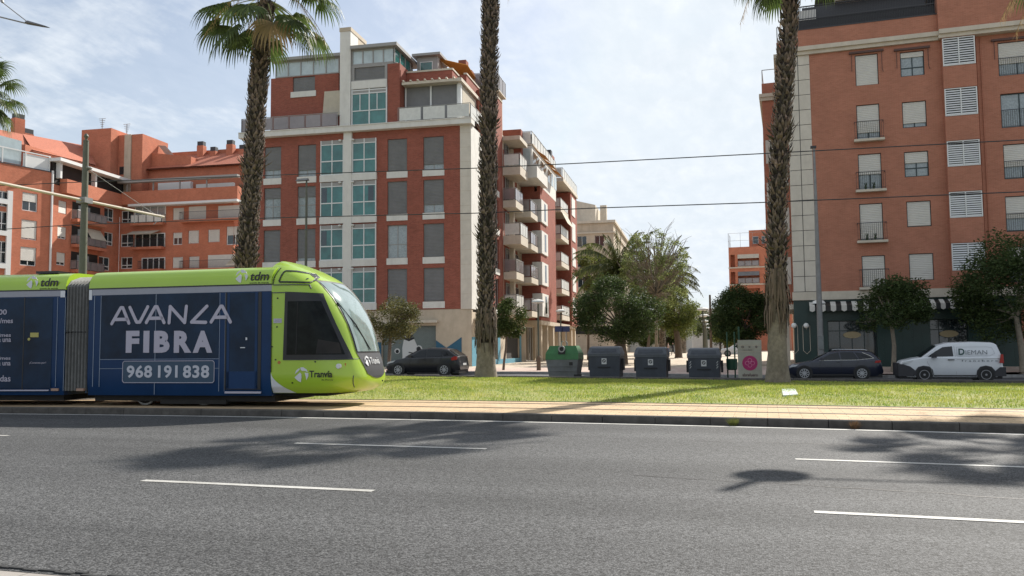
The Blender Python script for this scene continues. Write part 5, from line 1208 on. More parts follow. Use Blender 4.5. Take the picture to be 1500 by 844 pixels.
# weeds in the kerb
for k, (px, py, lb) in enumerate(((1076, 620, 'green weed growing from the kerb foot, left of the dry one'), (1246, 624, 'dry reddish weed growing from the kerb foot at the right'))):
    p = G(px, py, .0); root = thing('weed', lb, 'weed', (float(p[0]), float(p[1]), 0), 'weeds along the kerb'); mb = MB(); r = random.Random(k)
    for i in range(110):
        a = r.uniform(0, 6.28); L_ = r.uniform(.06, .2); o_ = r.uniform(0, .06); x, y = p[0]+math.cos(a)*o_, 16.08+bend(p[0], 16.1)-abs(math.sin(a))*o_*.5; b = len(mb.v); e = r.uniform(0, .12)
        mb.v += [(x-.004, y, .01), (x+.004, y, .01), (x+math.cos(a)*e, y-abs(math.sin(a))*e*.7, L_)]; mb.f.append((b, b+1, b+2)); mb.mi.append(0)
    mb.build('stems', mat('weed_%d' % k, ((.16, .18, .04), (.17, .10, .05))[k], .8, island=.4, trans=.3), root)

# ------------------------------------------------------------------ tram
M['t_green'] = mat('tram_green', (.33, .50, .030), .28, coat=.5, var=.04, vs=1)
M['t_blue'] = mat('tram_blue', (.005, .032, .098), .35, spec=.25, var=.15, vs=.8)
M['t_glass'] = mat('tram_wrapped_glass', (.006, .021, .048), .2, var=.5, vs=1.1, spec=.2)
M['t_band'] = mat('tram_grey_band', (.26, .27, .31), .35, coat=.3, var=.06)
M['t_black'] = mat('tram_black', (.008, .008, .009), .35)
M['t_cab_glass'] = mat('cab_glass', (.006, .008, .007), .10, spec=.14, var=.9, vs=3.5)  # colour noise painted in for uneven reflections on the pane
M['t_shield'] = mat('windscreen_glass', (.20, .27, .26), .08, coat=1., spec=.9, var=.35, vs=1.3)  # pale base colour stands in for the reflected sky
M['t_grey'] = mat('tram_dark_grey', (.045, .048, .055), .4)
M['t_bellow'] = mat('bellows_rubber', (.20, .20, .19), .75, var=.2, vs=8, dirt=.5)
M['t_text'] = mat('tram_lettering', (.42, .40, .47), .5)
M['t_white'] = mat('tram_white', (.62, .64, .66), .4)
M['t_line'] = mat('tram_trim', (.22, .27, .34), .4)
M['t_under'] = mat('tram_underframe', (.015, .014, .013), .8, var=.3, vs=4)
T2 = Fr(-7.0, 17.05, 4); TC = -1.2
_e = T2.w(-9.42, 0, 0); T1 = Fr(_e[0]+.28, _e[1]+.02, 9.0)
tr_ = thing('tram', 'lime green and navy blue articulated tram on the near track', 'tram', T2.w(-5, TC, .15))
PROF = [(1.15, .40), (1.19, .62), (1.2, .9), (1.2, 2.925)]
ROOF = [(1.212, 2.925), (1.208, 3.02), (1.17, 3.14), (1.09, 3.25), (.96, 3.32), (.75, 3.355), (.0, 3.375)]
def extr(fr, prof, a0, a1, name, m_, par, close=True, caps=True, smooth=True):
    P = [(TC+y, z) for y, z in prof]+[(TC-y, z) for y, z in prof[::-1] if y > 0]; mb = MB(fr)
    A = [mb.pt(a0, t, z) for t, z in P]; B = [mb.pt(a1, t, z) for t, z in P]; n = len(P)
    for i in range(n-1 if not close else n): j = (i+1) % n; mb.face((A[i], B[i], B[j], A[j]))
    if caps: mb.face(A[::-1]); mb.face(B)
    return mb.build(name, M[m_], par, smooth=smooth)
def tpx(px, py): return T2.sz(px, py)
body = extr(T2, PROF, -8.47, -3.70, 'carriage_body', 't_blue', tr_)
extr(T2, ROOF, -8.47, -3.70, 'roof_shell', 't_green', body)
extr(T1, PROF, -9.5, .0, 'rear_carriage', 't_blue', tr_); rear = [c for c in tr_.children][-1]
extr(T1, ROOF, -9.5, .02, 'roof_shell', 't_green', rear)
def flat(fr, par, name, m_, *bs, t=.0, th=.006):
    mb = MB(fr)
    for b in bs: mb.box(b[0], b[1], t, t+th, b[2], b[3])
    return mb.build(name, M[m_] if isinstance(m_, str) else m_, par)
flat(T2, body, 'grey_band', 't_band', (-8.38, -3.70, 2.765, 2.905)); flat(T2, body, 'band_end', 't_white', (-8.47, -8.39, 2.66, 2.90), th=.008)
flat(T1, rear, 'grey_band', 't_band', (-9.5, -.12, 2.765, 2.905)); flat(T1, rear, 'band_end', 't_white', (-.118, -.0, 2.74, 2.9), th=.008)
flat(T2, body, 'roof_seam', 't_black', (-8.45, -3.70, 2.908, 2.935), t=.001, th=.014); flat(T1, rear, 'roof_seam', 't_black', (-9.5, -.0, 2.908, 2.935), t=.001, th=.014)
gl = flat(T2, body, 'wrapped_window', 't_glass', (-8.12, -6.665, 1.26, 2.755), (-6.645, -5.02, 1.26, 2.755))
flat(T2, body, 'trim_line', 't_line', (-8.32, -8.305, .6, 2.75), (-8.14, -8.127, .6, 2.755), (-6.662, -6.648, .42, 2.755), (-8.12, -5.0, 1.235, 1.246), (-8.12, -5.0, 1.02, 1.030), (-5.0, -4.988, .5, 2.75), (-4.86, -4.852, .5, 2.75), t=.0065, th=.003)
dr_ = flat(T2, body, 'passenger_door', 't_glass', (-4.82, -4.02, .62, 2.74), th=.008)
flat(T2, dr_, 'door_leaf_edge', 't_blue', (-4.80, -4.74, .56, 2.74), (-4.10, -4.04, .56, 2.74), (-4.80, -4.04, .56, .95), t=.0082, th=.004)
flat(T2, dr_, 'door_gap', 't_black', (-4.02, -3.945, .54, 2.75), (-4.855, -4.825, .54, 2.75), (-4.82, -4.02, .545, .56), t=.001, th=.009)
flat(T2, dr_, 'door_sill', 't_text', (-4.83, -3.93, .455, .50), th=.03)
flat(T2, dr_, 'door_button', 't_white', (-4.33, -4.29, 1.66, 1.72), (-4.46, -4.34, 1.48, 1.50), t=.013, th=.004)
# lettering AVANZA / FIBRA / number plate
def A_(pts): return [tpx(150+x/5.625, 430+y/5.625) for x, y in pts]
av = MB(T2); t0 = .012
for k, st_ in enumerate(([(80, 250), (155, 118), (172, 118), (222, 245)], [(112, 215), (205, 213)], [(230, 115), (285, 236), (312, 236), (378, 110)], [(365, 240), (438, 110), (455, 110), (512, 240)], [(398, 205), (492, 203)], [(553, 242), (563, 108), (682, 240), (696, 106)], [(865, 105), (738, 236), (855, 238)], [(900, 235), (978, 106), (992, 106), (1058, 235)], [(935, 197), (1028, 195)])):
    stroke(av, A_(st_), .078, t0+.0006*k)
av.build('lettering', M['t_text'], body)
fb = MB(T2)
for ch, x0, x1 in (('F', 199, 305), ('I', 343, 388), ('B', 430, 556), ('R', 594, 735), ('A', 750, 908)):
    (a0, z1), (a1, z0) = tpx(150+x0/5.625, 430+308/5.625), tpx(150+x1/5.625, 430+488/5.625)
    if ch == 'I': fb.box(a0, a1, .012, .016, z0, z1)
    else: text_mesh(fb, ch, a0, a1, z0, z1, .012, bold=.055)
fb.build('lettering', M['t_text'], body)
M['t_num'] = mat('number_white', (.50, .51, .56), .5)
for tx, x0, x1 in (('968', 205, 412), ('191', 463, 622), ('838', 668, 882)):
    (a0, z1), (a1, z0) = tpx(150+x0/5.625, 430+592/5.625), tpx(150+x1/5.625, 430+696/5.625); nb = MB(T2); text_mesh(nb, tx, a0, a1, z0, z1, .013, bold=.028, space=1.08); nb.build('phone_number', M['t_num'], body)
(a0, z1), (a1, z0) = tpx(150+172/5.625, 430+558/5.625), tpx(150+922/5.625, 430+735/5.625)
stroke_ = MB(T2); c = .04
stroke(stroke_, [(a0+c, z0), (a1-c, z0), (a1, z0+c), (a1, z1-c), (a1-c, z1), (a0+c, z1), (a0, z1-c), (a0, z0+c), (a0+c, z0)], .014, .0125); stroke_.build('number_frame', M['t_text'], body)
flat(T2, body, 'number_plate', mat('plate_blue', (.02, .055, .10), .35), (a0, a1, z0, z1), t=.0066, th=.004)
# round palm logo with the operator's letters on the roof edge
def logo(fr, par, a, z, r, t, lean=0.):
    mb = MB(fr)
    def arc(pts): mb.prism([(a+x*r, z+y*r) for x, y in pts], t, t+.004)
    arc([(-.95, .05), (-.75, .55), (-.35, .85), (-.2, .75), (-.45, .45), (-.85, .15)])
    arc([(-.15, .95), (.25, .98), (.7, .7), (.92, .3), (.55, .5), (.1, .5), (-.1, .62)])
    arc([(-.98, -.35), (-.2, .3), (-.02, .1), (.02, -.4), (-.12, -.98), (-.45, -.85), (-.8, -.55)])
    arc([(.45, .28), (.98, .2), (.98, -.2), (.7, -.7), (.62, -.2)])
    return mb.build('logo', M['t_white'], par)
def tdm(fr, par, x0, y0, rx):
    # placed by its width in metres: logo then letters
    logo(fr, par, x0-.20, y0+.02, .155, .013); mb = MB(fr); text_mesh(mb, 'tdm', x0+.02, x0+.49, y0-.09, y0+.11, .013, bold=.02, shear=.25); mb.build('operator_letters', M['t_black'], par)
    mb = MB(fr); text_mesh(mb, 'tranvía de murcia', x0+.0, x0+.48, y0-.155, y0-.12, .013); mb.build('operator_line', M['t_black'], par)
lg2 = T2.sz(366, 405); lg1 = T1.sz(59, 411)
tdm(T2, body, lg2[0], 3.10, 1); tdm(T1, rear, lg1[0], 3.10, 1)
# rear carriage: doors and offers
def t1b(px0, px1, py0, py1):
    a0, z1 = T1.sz(px0, py0); a1, z0 = T1.sz(px1, py1); return a0, a1, z0, z1
h = t1b(-60, 32, 436, 569); d1_ = flat(T1, rear, 'passenger_door', 't_glass', (h[0], h[1], .56, 2.74), th=.008); h2 = t1b(37.5, 77, 436, 569)
flat(T1, rear, 'door_gap', 't_black', (h[1], h2[0], .5, 2.75), t=.001, th=.01)
flat(T1, rear, 'passenger_door', 't_glass', (h2[0], h2[1]-.05, .56, 2.74), th=.007)
s0 = T1.sz(0, 571)[1]; flat(T1, rear, 'door_sill', 't_text', (-3.2, T1.sz(72, 571)[0], .50, .53), th=.03)
flat(T1, rear, 'trim_line', 't_line', (T1.sz(83, 500)[0], T1.sz(83, 500)[0]+.012, .6, 2.75), (T1.sz(94.5, 500)[0], T1.sz(94.5, 500)[0]+.012, .5, 2.75), t=.0085, th=.003)
mb = MB(T1); n_ = 0
for tx, x0, x1, y0, y1 in (('100', -5, 10.5, 453.5, 461), ('€/mes', -6, 19.5, 466, 473.5), ('€/mes', -8, 16.5, 488, 493.5), ('a una', -2, 16.5, 496, 501), ('€/mes', -8, 16, 522, 527), ('a una', -2, 16, 530.5, 535.5), ('ilimitadas', -28, 16, 550, 559)):
    q = t1b(x0, x1, y0, y1); mb = MB(T1); text_mesh(mb, tx, q[0], q[1], q[2], q[3], .013, bold=.012); mb.build('offer_lettering', M['t_text'], rear)
q = t1b(44, 68, 530, 533.5); mb = MB(T1); text_mesh(mb, '¡Contrata por!', q[0], q[1], q[2], q[3], .012); mb.build('small_lettering', M['t_text'], rear)
mk = mat('yellow_mark', (.40, .36, .10), .5); q = t1b(45, 57, 487.5, 494); mb = MB(T1); mb.box(q[0], q[1], .0125, .016, q[2], q[3]); mb.build('door_sticker', mk, rear); mb = MB(T1); q = T1.sz(43, 497); mb.disc_t(q[0], q[1], .0125, .018, .035, 12); mb.build('door_button', mk, rear)
boxpart(T1, rear, 'roof_equipment', 't_black', (-1.05, -.45, -1.9, -.35, 3.36, 3.42))
# bellows joining the two carriages
for e_ in (0,):
    mb = MB(); n = 7; A0 = np.array(T1.w(.03, 0, 0)); B0 = np.array(T2.w(-8.50, 0, 0)); A1 = np.array(T1.w(.03, -2.4, 0)); B1 = np.array(T2.w(-8.50, -2.4, 0)); rows = []
    sec = [(0, .50), (0, 3.0), (.06, 3.15), (.2, 3.26), (.5, 3.30), (.8, 3.26), (.94, 3.15), (1, 3.0), (1, .5)]
    N_ = n*6
    for i in range(N_+1):
        k = i/N_; ins = .10*(.5-.5*math.cos(k*n*2*math.pi)); P0 = A0+(B0-A0)*k; P1 = A1+(B1-A1)*k; dv = (P1-P0)/np.linalg.norm(P1-P0); bow = .03*math.sin(math.pi*k); b = len(mb.v)
        for f_, z in sec:
            p = P0+(P1-P0)*f_; s_ = ins if f_ < .5 else (-ins if f_ > .5 else 0); p = p+dv*(s_+.03*(1 if f_ < .5 else -1)); mb.v.append((p[0], p[1], z-(ins if z > 3.1 else 0)))
        rows.append(b)
    for i in range(N_):
        for j in range(len(sec)-1): mb.face((rows[i]+j, rows[i+1]+j, rows[i+1]+j+1, rows[i]+j+1))
    bl = mb.build('bellows', M['t_bellow'], tr_)
    mb = MB(); 
    for k in (.5,):
        for i in range(7):
            P = A0+(B0-A0)*(i/7); mb.tube([(P[0]-.03, -(P[1]+.015), 1.9), (P[0]+.03, -(P[1]+.015), 1.9)], .012, 4)
    mb.build('bellows_clip', M['t_black'], bl)
    cop = mat('copper', (.35, .22, .16), .5)
    for q0 in (-8.75, -9.45): mb = MB(T2); mb.box(q0, q0+.2, -.05, .02, .50, .56); mb.build('buffer_tip', cop, tr_)
# cab with its curved nose
SM = [(.46, -1.76), (.55, -1.58), (.68, -1.50), (.8, -1.49), (.95, -1.52), (1.1, -1.56), (1.38, -1.66), (1.7, -1.74), (2.0, -1.84), (2.3, -1.98), (2.6, -2.16), (2.85, -2.36), (3.0, -2.52), (3.12, -2.70), (3.22, -2.88), (3.32, -3.08), (3.40, -3.28), (3.45, -3.42), (3.50, -3.55), (3.525, -3.66)]
SM = [(a, b-.13) for a, b in SM]
WT = [(.46, 1.08), (.6, 1.17), (.8, 1.205), (2.6, 1.205), (2.93, 1.20), (3.03, 1.18), (3.14, 1.12), (3.24, 1.02), (3.34, .88), (3.42, .74), (3.48, .58), (3.525, .40)]
def lerp_t(T, z):
    if z <= T[0][0]: return T[0][1]
    for (a, b), (c, d) in zip(T[:-1], T[1:]):
        if z <= c: return b+(d-b)*(z-a)/(c-a)
    return T[-1][1]
PE = 2.9
def KL(sm): return max(.05, min(1.0, (sm+3.84)*.9))
def nose_y(s, z):
    sm, W = lerp_t(SM, z), lerp_t(WT, z); K = KL(sm); s0 = sm-K
    if s <= s0: return W
    k = min(1, (s-s0)/K); return W*max(0, 1-k**PE)**(1/PE)
def nose_s(y, z):
    sm, W = lerp_t(SM, z), lerp_t(WT, z); K = KL(sm); return sm-K+K*max(0, 1-min(1, abs(y)/W)**PE)**(1/PE)
mb = MB(T2); zs = [.46, .5, .56, .62, .7, .8, .9, 1.0, 1.2, 1.4, 1.6, 1.8, 2.0, 2.2, 2.4, 2.6, 2.75, 2.88, 2.97, 3.05, 3.12, 3.19, 3.26, 3.32, 3.38, 3.43, 3.475, 3.505, 3.525]
NC = 22; rows = []
for z in zs:
    sm, W = lerp_t(SM, z), lerp_t(WT, z); row = []; sb = -3.70 if z < 2.94 else -3.86; K = KL(sm); s0 = sm-K
    pts = [(sb, W), ((sb+s0)/2, W)]+[(s0+K*math.sin(math.pi/2*k/NC)**(2/PE), W*math.cos(math.pi/2*k/NC)**(2/PE)) for k in range(NC+1)]
    full = pts+[(s, -y) for s, y in pts[:-1][::-1]]
    rows.append([mb.pt(s, TC+y, z) for s, y in full])
for r0_, r1_ in zip(rows[:-1], rows[1:]):
    for i in range(len(r0_)-1): mb.face((r0_[i], r0_[i+1], r1_[i+1], r1_[i]))
mb.face(rows[-1]); mb.face(rows[0][::-1])
cab = mb.build('cab', M['t_green'], tr_, smooth=True)
def patch(name, m_, f, nu=26, nv=26, par=cab, off=.014):
    """f(u,v) -> (s,z) on the near side"""
    mb = MB(T2)
    g = [[None]*(nv+1) for _ in range(nu+1)]
    for i in range(nu+1):
        for j in range(nv+1): s, z = f(i/nu, j/nv); g[i][j] = mb.pt(s+.0, TC+nose_y(s, z)+off, z)
    for i in range(nu):
        for j in range(nv): mb.face((g[i][j], g[i+1][j], g[i+1][j+1], g[i][j+1]))
    return mb.build(name, M[m_], par, smooth=True)
def quadf(TL, TR, BR, BL): return lambda u_, v_: ((BL[0]*(1-u_)+BR[0]*u_)*(1-v_)+(TL[0]*(1-u_)+TR[0]*u_)*v_, (BL[1]*(1-u_)+BR[1]*u_)*(1-v_)+(TL[1]*(1-u_)+TR[1]*u_)*v_)
def curv(TL, TR, BR, BL, c=.05):
    q = quadf(TL, TR, BR, BL); return lambda u_, v_: (q(u_, v_)[0]+c*u_*math.sin(math.pi*v_), q(u_, v_)[1])
sw = patch('side_window_surround', 't_black', curv((-3.36, 2.74), (-2.56, 2.70), (-1.86, 1.20), (-3.40, 1.20), .02))
patch('side_window', 't_cab_glass', curv((-3.29, 2.52), (-2.55, 2.52), (-2.0, 1.32), (-3.31, 1.32), .02), off=.022, par=sw)
patch('quarter_post', 't_under', quadf((-3.05, 2.5), (-3.03, 2.5), (-3.06, 1.34), (-3.09, 1.34)), off=.026, par=sw)
patch('cab_console', 't_under', quadf((-2.55, 1.66), (-2.12, 1.58), (-2.06, 1.34), (-2.6, 1.34)), off=.026, par=sw)
mb = MB(T2)
def front_patch(name, m_, z0, z1, ye0, ye1, off, nz_=16, ny=24, par=cab, bow=0.):
    mb = MB(T2); g = []
    for j in range(nz_+1):
        v_ = j/nz_; ye = ye0+(ye1-ye0)*v_; row = []
        for i in range(ny+1):
            k = (i/ny*2-1); y = ye*k; z = z0+(z1-z0)*v_-bow*(k*k-1)*(1-v_)*-1; s = nose_s(y, z)
            row.append(mb.pt(s+off, TC+y*(1+off*.6), z))
        g.append(row)
    for j in range(nz_):
        for i in range(ny): mb.face((g[j][i], g[j][i+1], g[j+1][i+1], g[j+1][i]))
    return mb.build(name, M[m_], par, smooth=True)
ws_ = front_patch('windscreen_surround', 't_black', 1.33, 3.02, .70, .82, .010)
front_patch('windscreen', 't_shield', 1.38, 2.98, .66, .78, .018, par=ws_)
lp = front_patch('nose_panel', 't_grey', .88, 1.34, .52, .70, .012, bow=.12)
# headlamp, wiper, mirror-less cab marks
for sg_ in (1, -1):
    mb = MB(T2); y = 1.10*sg_; s = nose_s(1.10, 1.05); mb.disc_t(s-.02, 1.06, TC+y-.02, TC+y+.055, .055, 14); mb.build('headlamp', M['t_white'], cab)
    mb = MB(T2); s = nose_s(1.07, 1.08); mb.box(s+.0, s+.06, TC+1.0*sg_-.03, TC+1.0*sg_+.03, 1.02, 1.12); mb.build('tail_lamp', mat('tail_red', (.5, .03, .01), .3), cab)
mb = MB(T2); mb.tube([(nose_s(.1, 1.42)+.04, TC+.1, 1.42), (nose_s(.5, 2.0)+.04, TC+.5, 2.0), (nose_s(.75, 2.5)+.03, TC+.75, 2.5)], .014, 5); mb.build('wiper', M['t_black'], cab)
class MBS(MB):
    def pt(s, a, t, z): s.v.append(s.fr.w(a, TC+nose_y(a, z)+t, z)); return len(s.v)-1
def cabline(name, m_, pts, wd, t=.012):
    q = []
    for a, b in zip(pts[:-1], pts[1:]):
        n = max(1, int(math.hypot(b[0]-a[0], b[1]-a[1])/.06))
        q += [(a[0]+(b[0]-a[0])*i/n, a[1]+(b[1]-a[1])*i/n) for i in range(n)]
    pts = q+[pts[-1]]
    mb = MBS(T2); stroke(mb, pts, wd, t); return mb.build(name, M[m_], cab)
def P2(*l): return [tpx(*p) for p in l]
cabline('roof_hatch_outline', 't_black', P2((409, 411), (411.5, 397), (413, 395.5), (425, 395.5), (440, 398), (449, 404), (451.5, 409), (449, 412.5), (443, 413), (425, 413), (410, 413), (409, 411)), .035)
cabline('panel_seam', 't_black', P2((398.5, 428), (398, 500), (397.5, 545)), .016); cabline('panel_seam', 't_black', P2((403, 391), (401, 405), (400, 417)), .02)
cabline('panel_seam', 't_grey', P2((400, 429), (420, 428.5)), .02); cabline('panel_seam', 't_grey', P2((417, 527), (470, 526.5), (512, 526), (524, 527)), .010)
cabline('panel_seam', 't_grey', P2((511, 551), (510, 563), (509, 574)), .012)
cabline('panel_seam', 't_grey', P2((401, 417.5), (430, 417), (449, 416.5), (452, 422)), .02)
for px, py in ((407, 437), (406, 479), (399, 508), (404, 527), (462, 530), (428, 561), (531, 561), (443, 407)):
    mb = MBS(T2); a, z = tpx(px, py); mb.disc_t(a, z, .0, .012, .018, 8); mb.build('fixing', M['t_black'], cab)
mb = MBS(T2); a, z = tpx(407, 470); mb.box(a-.1, a+.1, .0, .008, z-.05, z+.05); wp = mb.build('wifi_sticker', M['t_text'], cab); mb = MBS(T2); text_mesh(mb, 'wifi', a-.08, a+.06, z-.03, z+.03, .009); mb.build('wifi_word', M['t_white'], wp)
mb = MBS(T2); a, z = tpx(409, 531); mb.disc_t(a, z, .0, .01, .035, 12); mb.build('orange_marker', mat('marker_orange', (.45, .16, .04), .5), cab)
# white sweep at the foot of the cab
patch('white_sweep', 't_white', lambda u_, v_: (-3.69+.56*u_*(1-v_)**1.9, .465+.47*v_), off=.006)
# word mark on the cab side
a, z = tpx(442, 549); 
mb = MBS(T2)
def logoS(a, z, r, t, par, fr=T2):
    mb = MBS(fr)
    for pts in ([(-.95, .05), (-.75, .55), (-.35, .85), (-.2, .75), (-.45, .45), (-.85, .15)], [(-.15, .95), (.25, .98), (.7, .7), (.92, .3), (.55, .5), (.1, .5), (-.1, .62)], [(-.98, -.35), (-.2, .3), (-.02, .1), (.02, -.4), (-.12, -.98), (-.45, -.85), (-.8, -.55)], [(.45, .28), (.98, .2), (.98, -.2), (.7, -.7), (.62, -.2)]): mb.prism([(a+x*r, z+y*r) for x, y in pts], t, t+.004)
    mb.build('logo', M['t_white'], par)
logoS(a, z, .17, .008, cab)
(a0, z1), (a1, z0) = tpx(453.5, 545), tpx(487, 553); mb = MBS(T2); text_mesh(mb, 'Tranvía', a0, a1, z0, z1+.03, .008, bold=.02); mb.build('word_mark', M['t_black'], cab)
(a0, z1), (a1, z0) = tpx(471, 555.3), tpx(488, 557.5); mb = MBS(T2); text_mesh(mb, 'de Murcia', a0, a1, z0, z1, .008); mb.build('word_mark_line', M['t_black'], cab)
# word mark on the nose panel
mb = MB(T2)
for k in range(5):
    y = .66-.12*k; s = nose_s(y, 1.14)+.02
lgm = MB(T2); 
def nosepts(pts, cy, cz, r):
    q = []
    for x, y_ in pts: yy = cy-x*r; zz_ = cz+y_*r; q.append((nose_s(yy, zz_)+.03, TC+yy, zz_))
    return q
for pts in ([(-.95, .05), (-.75, .55), (-.35, .85), (-.2, .75), (-.45, .45), (-.85, .15)], [(-.15, .95), (.25, .98), (.7, .7), (.92, .3), (.55, .5), (.1, .5), (-.1, .62)], [(-.98, -.35), (-.2, .3), (-.02, .1), (.02, -.4), (-.12, -.98), (-.45, -.85), (-.8, -.55)], [(.45, .28), (.98, .2), (.98, -.2), (.7, -.7), (.62, -.2)]): lgm.poly(nosepts(pts, .42, 1.16, .12))
lgm.build('logo', M['t_white'], lp)
cu = MB(); text_mesh(cu, 'Tranvía', 0, 1, 0, .3, 0); lt = MB(T2)
for x, y, z in cu.v: yy = .26-x*.5; zz_ = 1.09+z*.5; lt.v.append(T2.w(nose_s(yy, zz_)+.03+(.004 if y < -.001 else 0), TC+yy, zz_))
lt.f = cu.f; lt.mi = cu.mi; lt.build('word_mark', M['t_white'], lp)
# underframe, wheels, skirt
mb = MB(T2); mb.box(-8.4, -3.7, TC-1.0, TC+1.0, .26, .42); mb.box(-6.6, -4.9, TC-.95, TC+1.05, .20, .3); mb.box(-3.6, -2.5, TC-.85, TC+.8, .38, .5); mb.build('underframe', M['t_under'], tr_)
mb = MB(T1); mb.box(-9.4, -.1, TC-1.0, TC+1.0, .26, .42); mb.build('underframe', M['t_under'], tr_)
for a in (-5.64, -7.2):
    for tt in (TC+.72, TC-.72):
        mb = MB(T2); mb.disc_t(a, .44, tt-.06, tt+.06, .29, 24); wh = mb.build('wheel', M['metal_grey'], tr_); mb = MB(T2); mb.ring_t(a, .44, tt-.055, tt+.065, .2, .25, 24); mb.build('wheel_rim', M['t_under'], wh)

# ------------------------------------------------------------------ parked vehicles (all face left)
M['tyre'] = mat('tyre', (.018, .018, .018), .8)
M['alloy'] = mat('alloy', (.42, .43, .44), .35, metal=.6)
M['car_glass'] = mat('car_glass', (.012, .015, .018), .08, spec=.4)
M['lamp_glass'] = mat('lamp_glass', (.55, .57, .58), .15)
M['lamp_red'] = mat('lamp_red', (.35, .015, .012), .2)
M['plate_w'] = mat('number_plate', (.6, .6, .58), .5)
class CarMB(MB):
    def __init__(s, fr, W, zb, H): MB.__init__(s, fr); s.W, s.zb, s.H = W, zb, H
    def yside(s, z): return s.W/2-.075 if z <= s.zb else s.W/2-.075-.20*(z-s.zb)/(s.H-s.zb)
    def pt(s, a, t, z):           # t measured outward from the near flank
        s.v.append(s.fr.w(a, t-(s.W/2-s.yside(z)) if z > s.zb-.02 else t, z)); return len(s.v)-1
def make_car(root, fr, W, zg, belt, roof, zb, H, wheels, paint, wr=.32, windows=(), rimsty=8, lower=None, glass='car_glass', rails=False, hub=None):
    """belt/roof: outlines [(s,z)...] front to back in metres above the road"""
    cw = lambda a: W/2-.22*math.exp(-((a)/.28)**1.3)-.16*math.exp(-((belt[-1][0]-a)/.25)**1.3)
    mb = MB(fr); S0, S1 = belt[0][0], belt[-1][0]; n = 44; rows = []
    for i in range(n+1):
        a = S0+(S1-S0)*(i/n); zt = zg+lerp_t(belt, a); w_ = cw(a); e = min(1, min(a-S0, S1-a)/.3); b0 = zg+.20+.12*(1-e)
        z1 = zg+.42; z2 = max(z1+.03, min(zg+.66, zt-.12)); z3 = max(z2+.02, zt-.055)
        half = [(w_-.10, b0), (w_-.01, z1), (w_, z2), (w_-.02, z3), (w_-.075, zt), (w_*.5, zt+.025), (0, zt+.035)]
        full = half+[(-y, z) for y, z in half[:-1][::-1]]; rows.append([mb.pt(a, -W/2+y, z) for y, z in full])
    for r0_, r1_ in zip(rows[:-1], rows[1:]):
        for i in range(len(r0_)-1): mb.face((r0_[i], r1_[i], r1_[i+1], r0_[i+1]))
        mb.face((r0_[0], r0_[-1], r1_[-1], r1_[0]))
    mb.face(rows[0][::-1]); mb.face(rows[-1]); body = mb.build('body', paint, root, smooth=True)
    # cabin
    mb = MB(fr); R0, R1 = roof[0][0], roof[-1][0]; n = 36; rows = []; yz = lambda z: W/2-.075-.20*max(0, z-zb)/(H-zb)
    for i in range(n+1):
        a = R0+(R1-R0)*i/n; zr = zg+lerp_t(roof, a); zl = zg+zb-.03; zr = max(zr, zl+.02); zs_ = max(zl+.005, zr-.06); q = yz(zs_-zg)
        half = [(yz(zb), zl), (q, zs_), (q-.05, zr-.012), (q-.16, zr), (q*.4, zr+.022), (0, zr+.026)]
        rows.append([mb.pt(a, -W/2+y, z) for y, z in half+[(-y, z) for y, z in half[:-1][::-1]]])
    for r0_, r1_ in zip(rows[:-1], rows[1:]):
        for i in range(len(r0_)-1): mb.face((r0_[i], r1_[i], r1_[i+1], r0_[i+1]))
    mb.face(rows[0][::-1]); mb.face(rows[-1]); mb.build('roof', paint, root, smooth=True)
    for poly in windows:
        for far in (0, 1):
            mb = MB(fr); P = [(a, (yz(z)+.008), zg+z) for a, z in poly]; s_ = 1 if not far else -1
            mb.poly([(a, -W/2+s_*y, z) for a, y, z in P]); mb.poly([(a, -W/2+s_*(y-.02), z) for a, y, z in P[::-1]]); mb.build('side_window', M[glass], root)
    # windscreen and rear window follow the roof outline
    def screen(name, i0, i1):
        (a0, z0), (a1, z1) = roof[i0], roof[i1]; mb = MB(fr); dx, dz = a1-a0, z1-z0; l_ = math.hypot(dx, dz); nx, nz = -dz/l_, dx/l_
        if nz < 0: nx, nz = -nx, -nz
        g = []
        for k in (.06, .94):
            a, z = a0+dx*k+nx*.035, z0+dz*k+nz*.035; y = yz(z)-.10; g.append([(a, -W/2+y*f_, zg+z+(.012 if abs(f_) < .5 else 0)) for f_ in (1, .45, -.45, -1)])
        for q in range(3): mb.poly([g[0][q], g[1][q], g[1][q+1], g[0][q+1]])
        mb.build(name, M[glass], root)
    screen('windscreen', 0, 1); screen('rear_window', -1, -2)
    for (a) in wheels:
        for far in (0, 1):
            s_ = -W if far else 0; f_ = -1 if far else 1; mb = MB(fr); zc = zg+wr
            mb.disc_t(a, zc+.01, s_-f_*.10, s_+f_*.006, wr+.055, 26); mb.build('wheel_arch', M['black'], root)
            mb = MB(fr); mb.disc_t(a, zc, s_-f_*.2, s_+f_*.014, wr, 28); wl_ = mb.build('wheel', M['tyre'], root)
            rm = MB(fr); rr = wr*.70; rm.ring_t(a, zc, s_+f_*.015, s_+f_*.022, rr*.88, rr, 24); rm.disc_t(a, zc, s_+f_*.015, s_+f_*.026, rr*.22, 12)
            for k in range(rimsty):
                an = 2*math.pi*k/rimsty+.3; c_, s2 = math.cos(an), math.sin(an); w2 = .022 if rimsty > 6 else .05
                rm.prism([(a+c_*rr*.15-s2*w2, zc+s2*rr*.15+c_*w2), (a+c_*rr*.9-s2*w2*.7, zc+s2*rr*.9+c_*w2*.7), (a+c_*rr*.9+s2*w2*.7, zc+s2*rr*.9-c_*w2*.7), (a+c_*rr*.15+s2*w2, zc+s2*rr*.15-c_*w2)], s_+f_*.015, s_+f_*.021)
            rm.build('rim', hub or M['alloy'], wl_)
    return body
